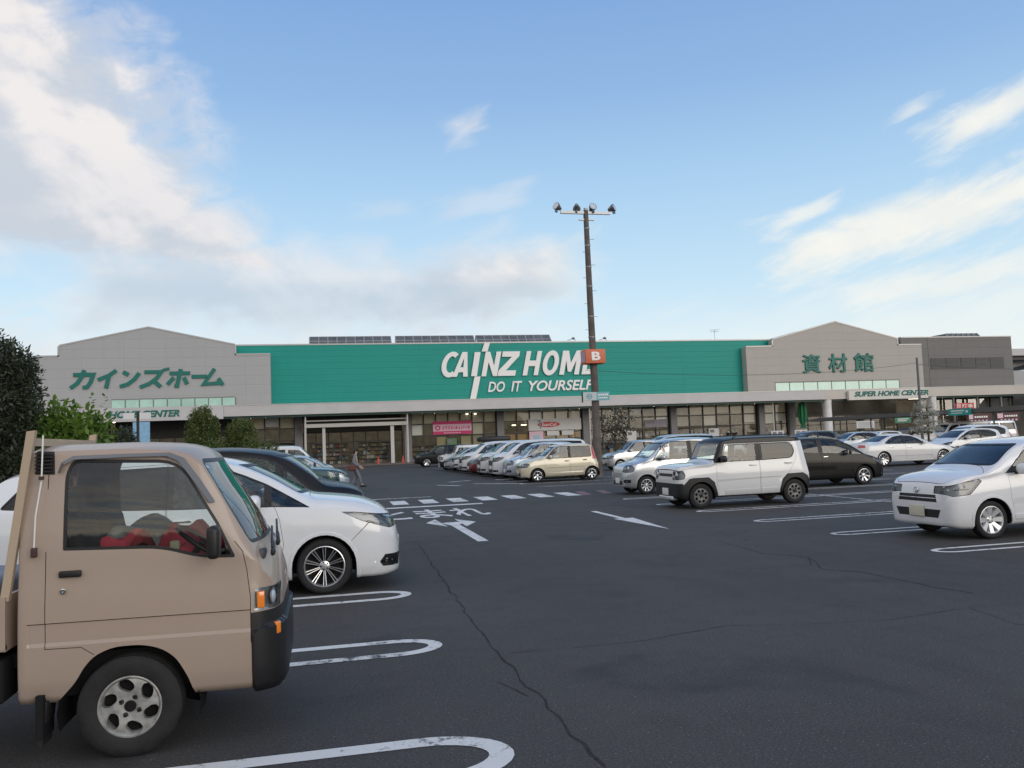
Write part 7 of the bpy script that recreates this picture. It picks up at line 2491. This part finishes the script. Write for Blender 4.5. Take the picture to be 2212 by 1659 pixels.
# ------------------------------------------------------------------ the walking man
M_SKIN = mat('skin', (.45, .28, .20), .55)
def skinned(name, joints, bones, mt, parent, sub=2):
    """joints: name -> (pos, radius); one continuous skinned surface"""
    names = list(joints)
    me = bpy.data.meshes.new(name)
    me.from_pydata([joints[n][0] for n in names], [(names.index(a), names.index(b)) for a, b in bones], [])
    o = link(name, me)
    bm = bmesh.new()
    bm.from_mesh(me)
    ly = bm.verts.layers.skin.verify()
    bm.verts.ensure_lookup_table()
    for i, n in enumerate(names):
        r = joints[n][1]
        bm.verts[i][ly].radius = r if isinstance(r, tuple) else (r, r)
        bm.verts[i][ly].use_root = (i == 0)
    bm.to_mesh(me)
    bm.free()
    md = o.modifiers.new('skin', 'SKIN')
    md.use_smooth_shade = True
    sb = o.modifiers.new('sub', 'SUBSURF')
    sb.levels = sb.render_levels = sub
    bpy.context.view_layer.update()
    ev = bpy.data.meshes.new_from_object(o.evaluated_get(bpy.context.evaluated_depsgraph_get()))
    bpy.data.objects.remove(o)
    ev.name = name
    ev.materials.clear()
    ev.materials.append(mt)
    ev.polygons.foreach_set('use_smooth', [True] * len(ev.polygons))
    return link(name, ev, parent)
man = tag(empty('person', (1.33, 37.3, 0)), 'man in a grey hooded jacket walking right, a dark red bag at his side', 'person')
J, B_ = {}, []
def jt(n, p, r, par=None):
    J[n] = (p, r)
    if par: B_.append((par, n))
jt('pelvis', (0, 0, .86), (.13, .10))
jt('waist', (0, 0, 1.0), (.125, .095), 'pelvis')
jt('chest', (.01, 0, 1.2), (.15, .105), 'waist')
jt('neck', (.02, 0, 1.40), (.055, .055), 'chest')
jt('jaw', (.045, 0, 1.47), (.065, .06), 'neck')
jt('skull', (.035, 0, 1.57), (.088, .078), 'jaw')
for s, n, hx, kx, ax in ((1, 'l', .14, .10, -.16), (-1, 'r', .16, .24, .26)):
    jt('hip' + n, (0, s * .09, .82), .085, 'pelvis')
    jt('knee' + n, (kx * .7, s * .095, .46), .06, 'hip' + n)
    jt('ankle' + n, (ax, s * .09, .10 if s < 0 else .13), .042, 'knee' + n)
    jt('toe' + n, (ax + .15, s * .10, .04), .035, 'ankle' + n)
for s, n, ex, wx in ((1, 'l', .06, .25), (-1, 'r', -.06, .16)):
    jt('shoulder' + n, (.0, s * .17, 1.33), .062, 'chest')
    jt('elbow' + n, (ex - .02, s * .23, 1.07), .045, 'shoulder' + n)
    jt('wrist' + n, (wx, s * .22, .90), .028, 'elbow' + n)
    jt('palm' + n, (wx + .045, s * .215, .85), .032, 'wrist' + n)
    for k in range(4):
        b = (wx + .06 + .012 * k, s * (.20 + .004 * k), .815 + .010 * k)
        jt('f%d' % k + n, b, .0095, 'palm' + n)
        jt('g%d' % k + n, (b[0] + .025, b[1] - s * .01, b[2] - .035 + .004 * abs(k - 1)), .0085, 'f%d' % k + n)
        jt('h%d' % k + n, (b[0] + .020, b[1] - s * .022, b[2] - .058), .0075, 'g%d' % k + n)
    jt('t0' + n, (wx + .075, s * .19, .865), .011, 'palm' + n)
    jt('t1' + n, (wx + .095, s * .175, .835), .009, 't0' + n)
body = skinned('body', J, B_, M_SKIN, man)
def sub(names, grow, name, mt, override=None):
    jj = {n: (J[n][0], tuple(a + grow for a in (J[n][1] if isinstance(J[n][1], tuple) else (J[n][1],) * 2))) for n in names}
    if override: jj.update(override)
    return skinned(name, jj, [(a, b) for a, b in B_ if a in jj and b in jj], mt, man)
sub(['pelvis', 'waist', 'chest', 'shoulderl', 'elbowl', 'wristl', 'shoulderr', 'elbowr', 'wristr'], .022, 'jacket', mat('jacket_grey', (.16, .165, .18), .85, var=.15, vscale=8), {'pelvis': ((0, 0, .84), (.165, .145))})
sub(['pelvis', 'hipl', 'kneel', 'anklel', 'hipr', 'kneer', 'ankler'], .016, 'trousers', mat('trousers_grey', (.15, .155, .17), .85))
for s, x, z in ((1, -.16, .13), (-1, .26, .10)):
    m = MB()
    ellipsoid(m, (x + .07, s * .10, z - .055), .14, .05, .05, 0, 14, 8, .8)
    m.build('shoe', [M_TRIM], man)
m = MB()
ellipsoid(m, (.02, 0, 1.605), .100, .090, .085, 0, 18, 10)
ellipsoid(m, (-.03, 0, 1.55), .070, .083, .09, 0, 16, 8)
m.build('hair', [mat('hair_dark', (.012, .010, .009), .6)], man)
m = MB()
ellipsoid(m, (.125, 0, 1.535), .016, .012, .022, 0, 8, 6)
for s in (1, -1):
    ellipsoid(m, (.03, s * .083, 1.535), .018, .010, .026, 0, 8, 6)
m.build('nose_and_ears', [M_SKIN], man)
m = MB()
for s in (1, -1): ellipsoid(m, (.112, s * .032, 1.56), .008, .012, .006, 0, 8, 6)
m.box(.104, .112, -.022, .022, 1.478, 1.484)
m.build('eyes_and_mouth', [M_TRIM], man)
m = MB()
m.lathe([(.085, 1.36), (.11, 1.39), (.095, 1.43), (.06, 1.42)], 16, 'z', (-.02, 0, 0))
m.build('hood', [MAT['jacket_grey']], man)
o = tag(empty('shoulder_bag', (1.22, 37.05, .72)), 'dark red brown bag hanging at the left side of the walking man', 'bag')
m = MB()
m.box(-.20, .14, -.07, .06, 0, .26, 0, bev=.04)
m.build('pouch', [mat('bag_maroon', (.10, .03, .028), .7)], o)
m = MB()
m.tube([(-.12, 0, .24), (-.02, .1, .50), (.05, .16, .70), (.10, .1, .5), (.1, 0, .24)], .014, 6)
m.build('strap', [M_TRIM], o)
# wheel stops and a kerbed planting strip under the bushes
o = MB()
o.box(-8.2, -1.4, 29.8, 33.4, 0, .14, 0, bev=.03)
tag(o.build('planting_strip', [mat('kerb_concrete', (.26, .255, .25), .8, var=.12, vscale=2)]), kind='structure')
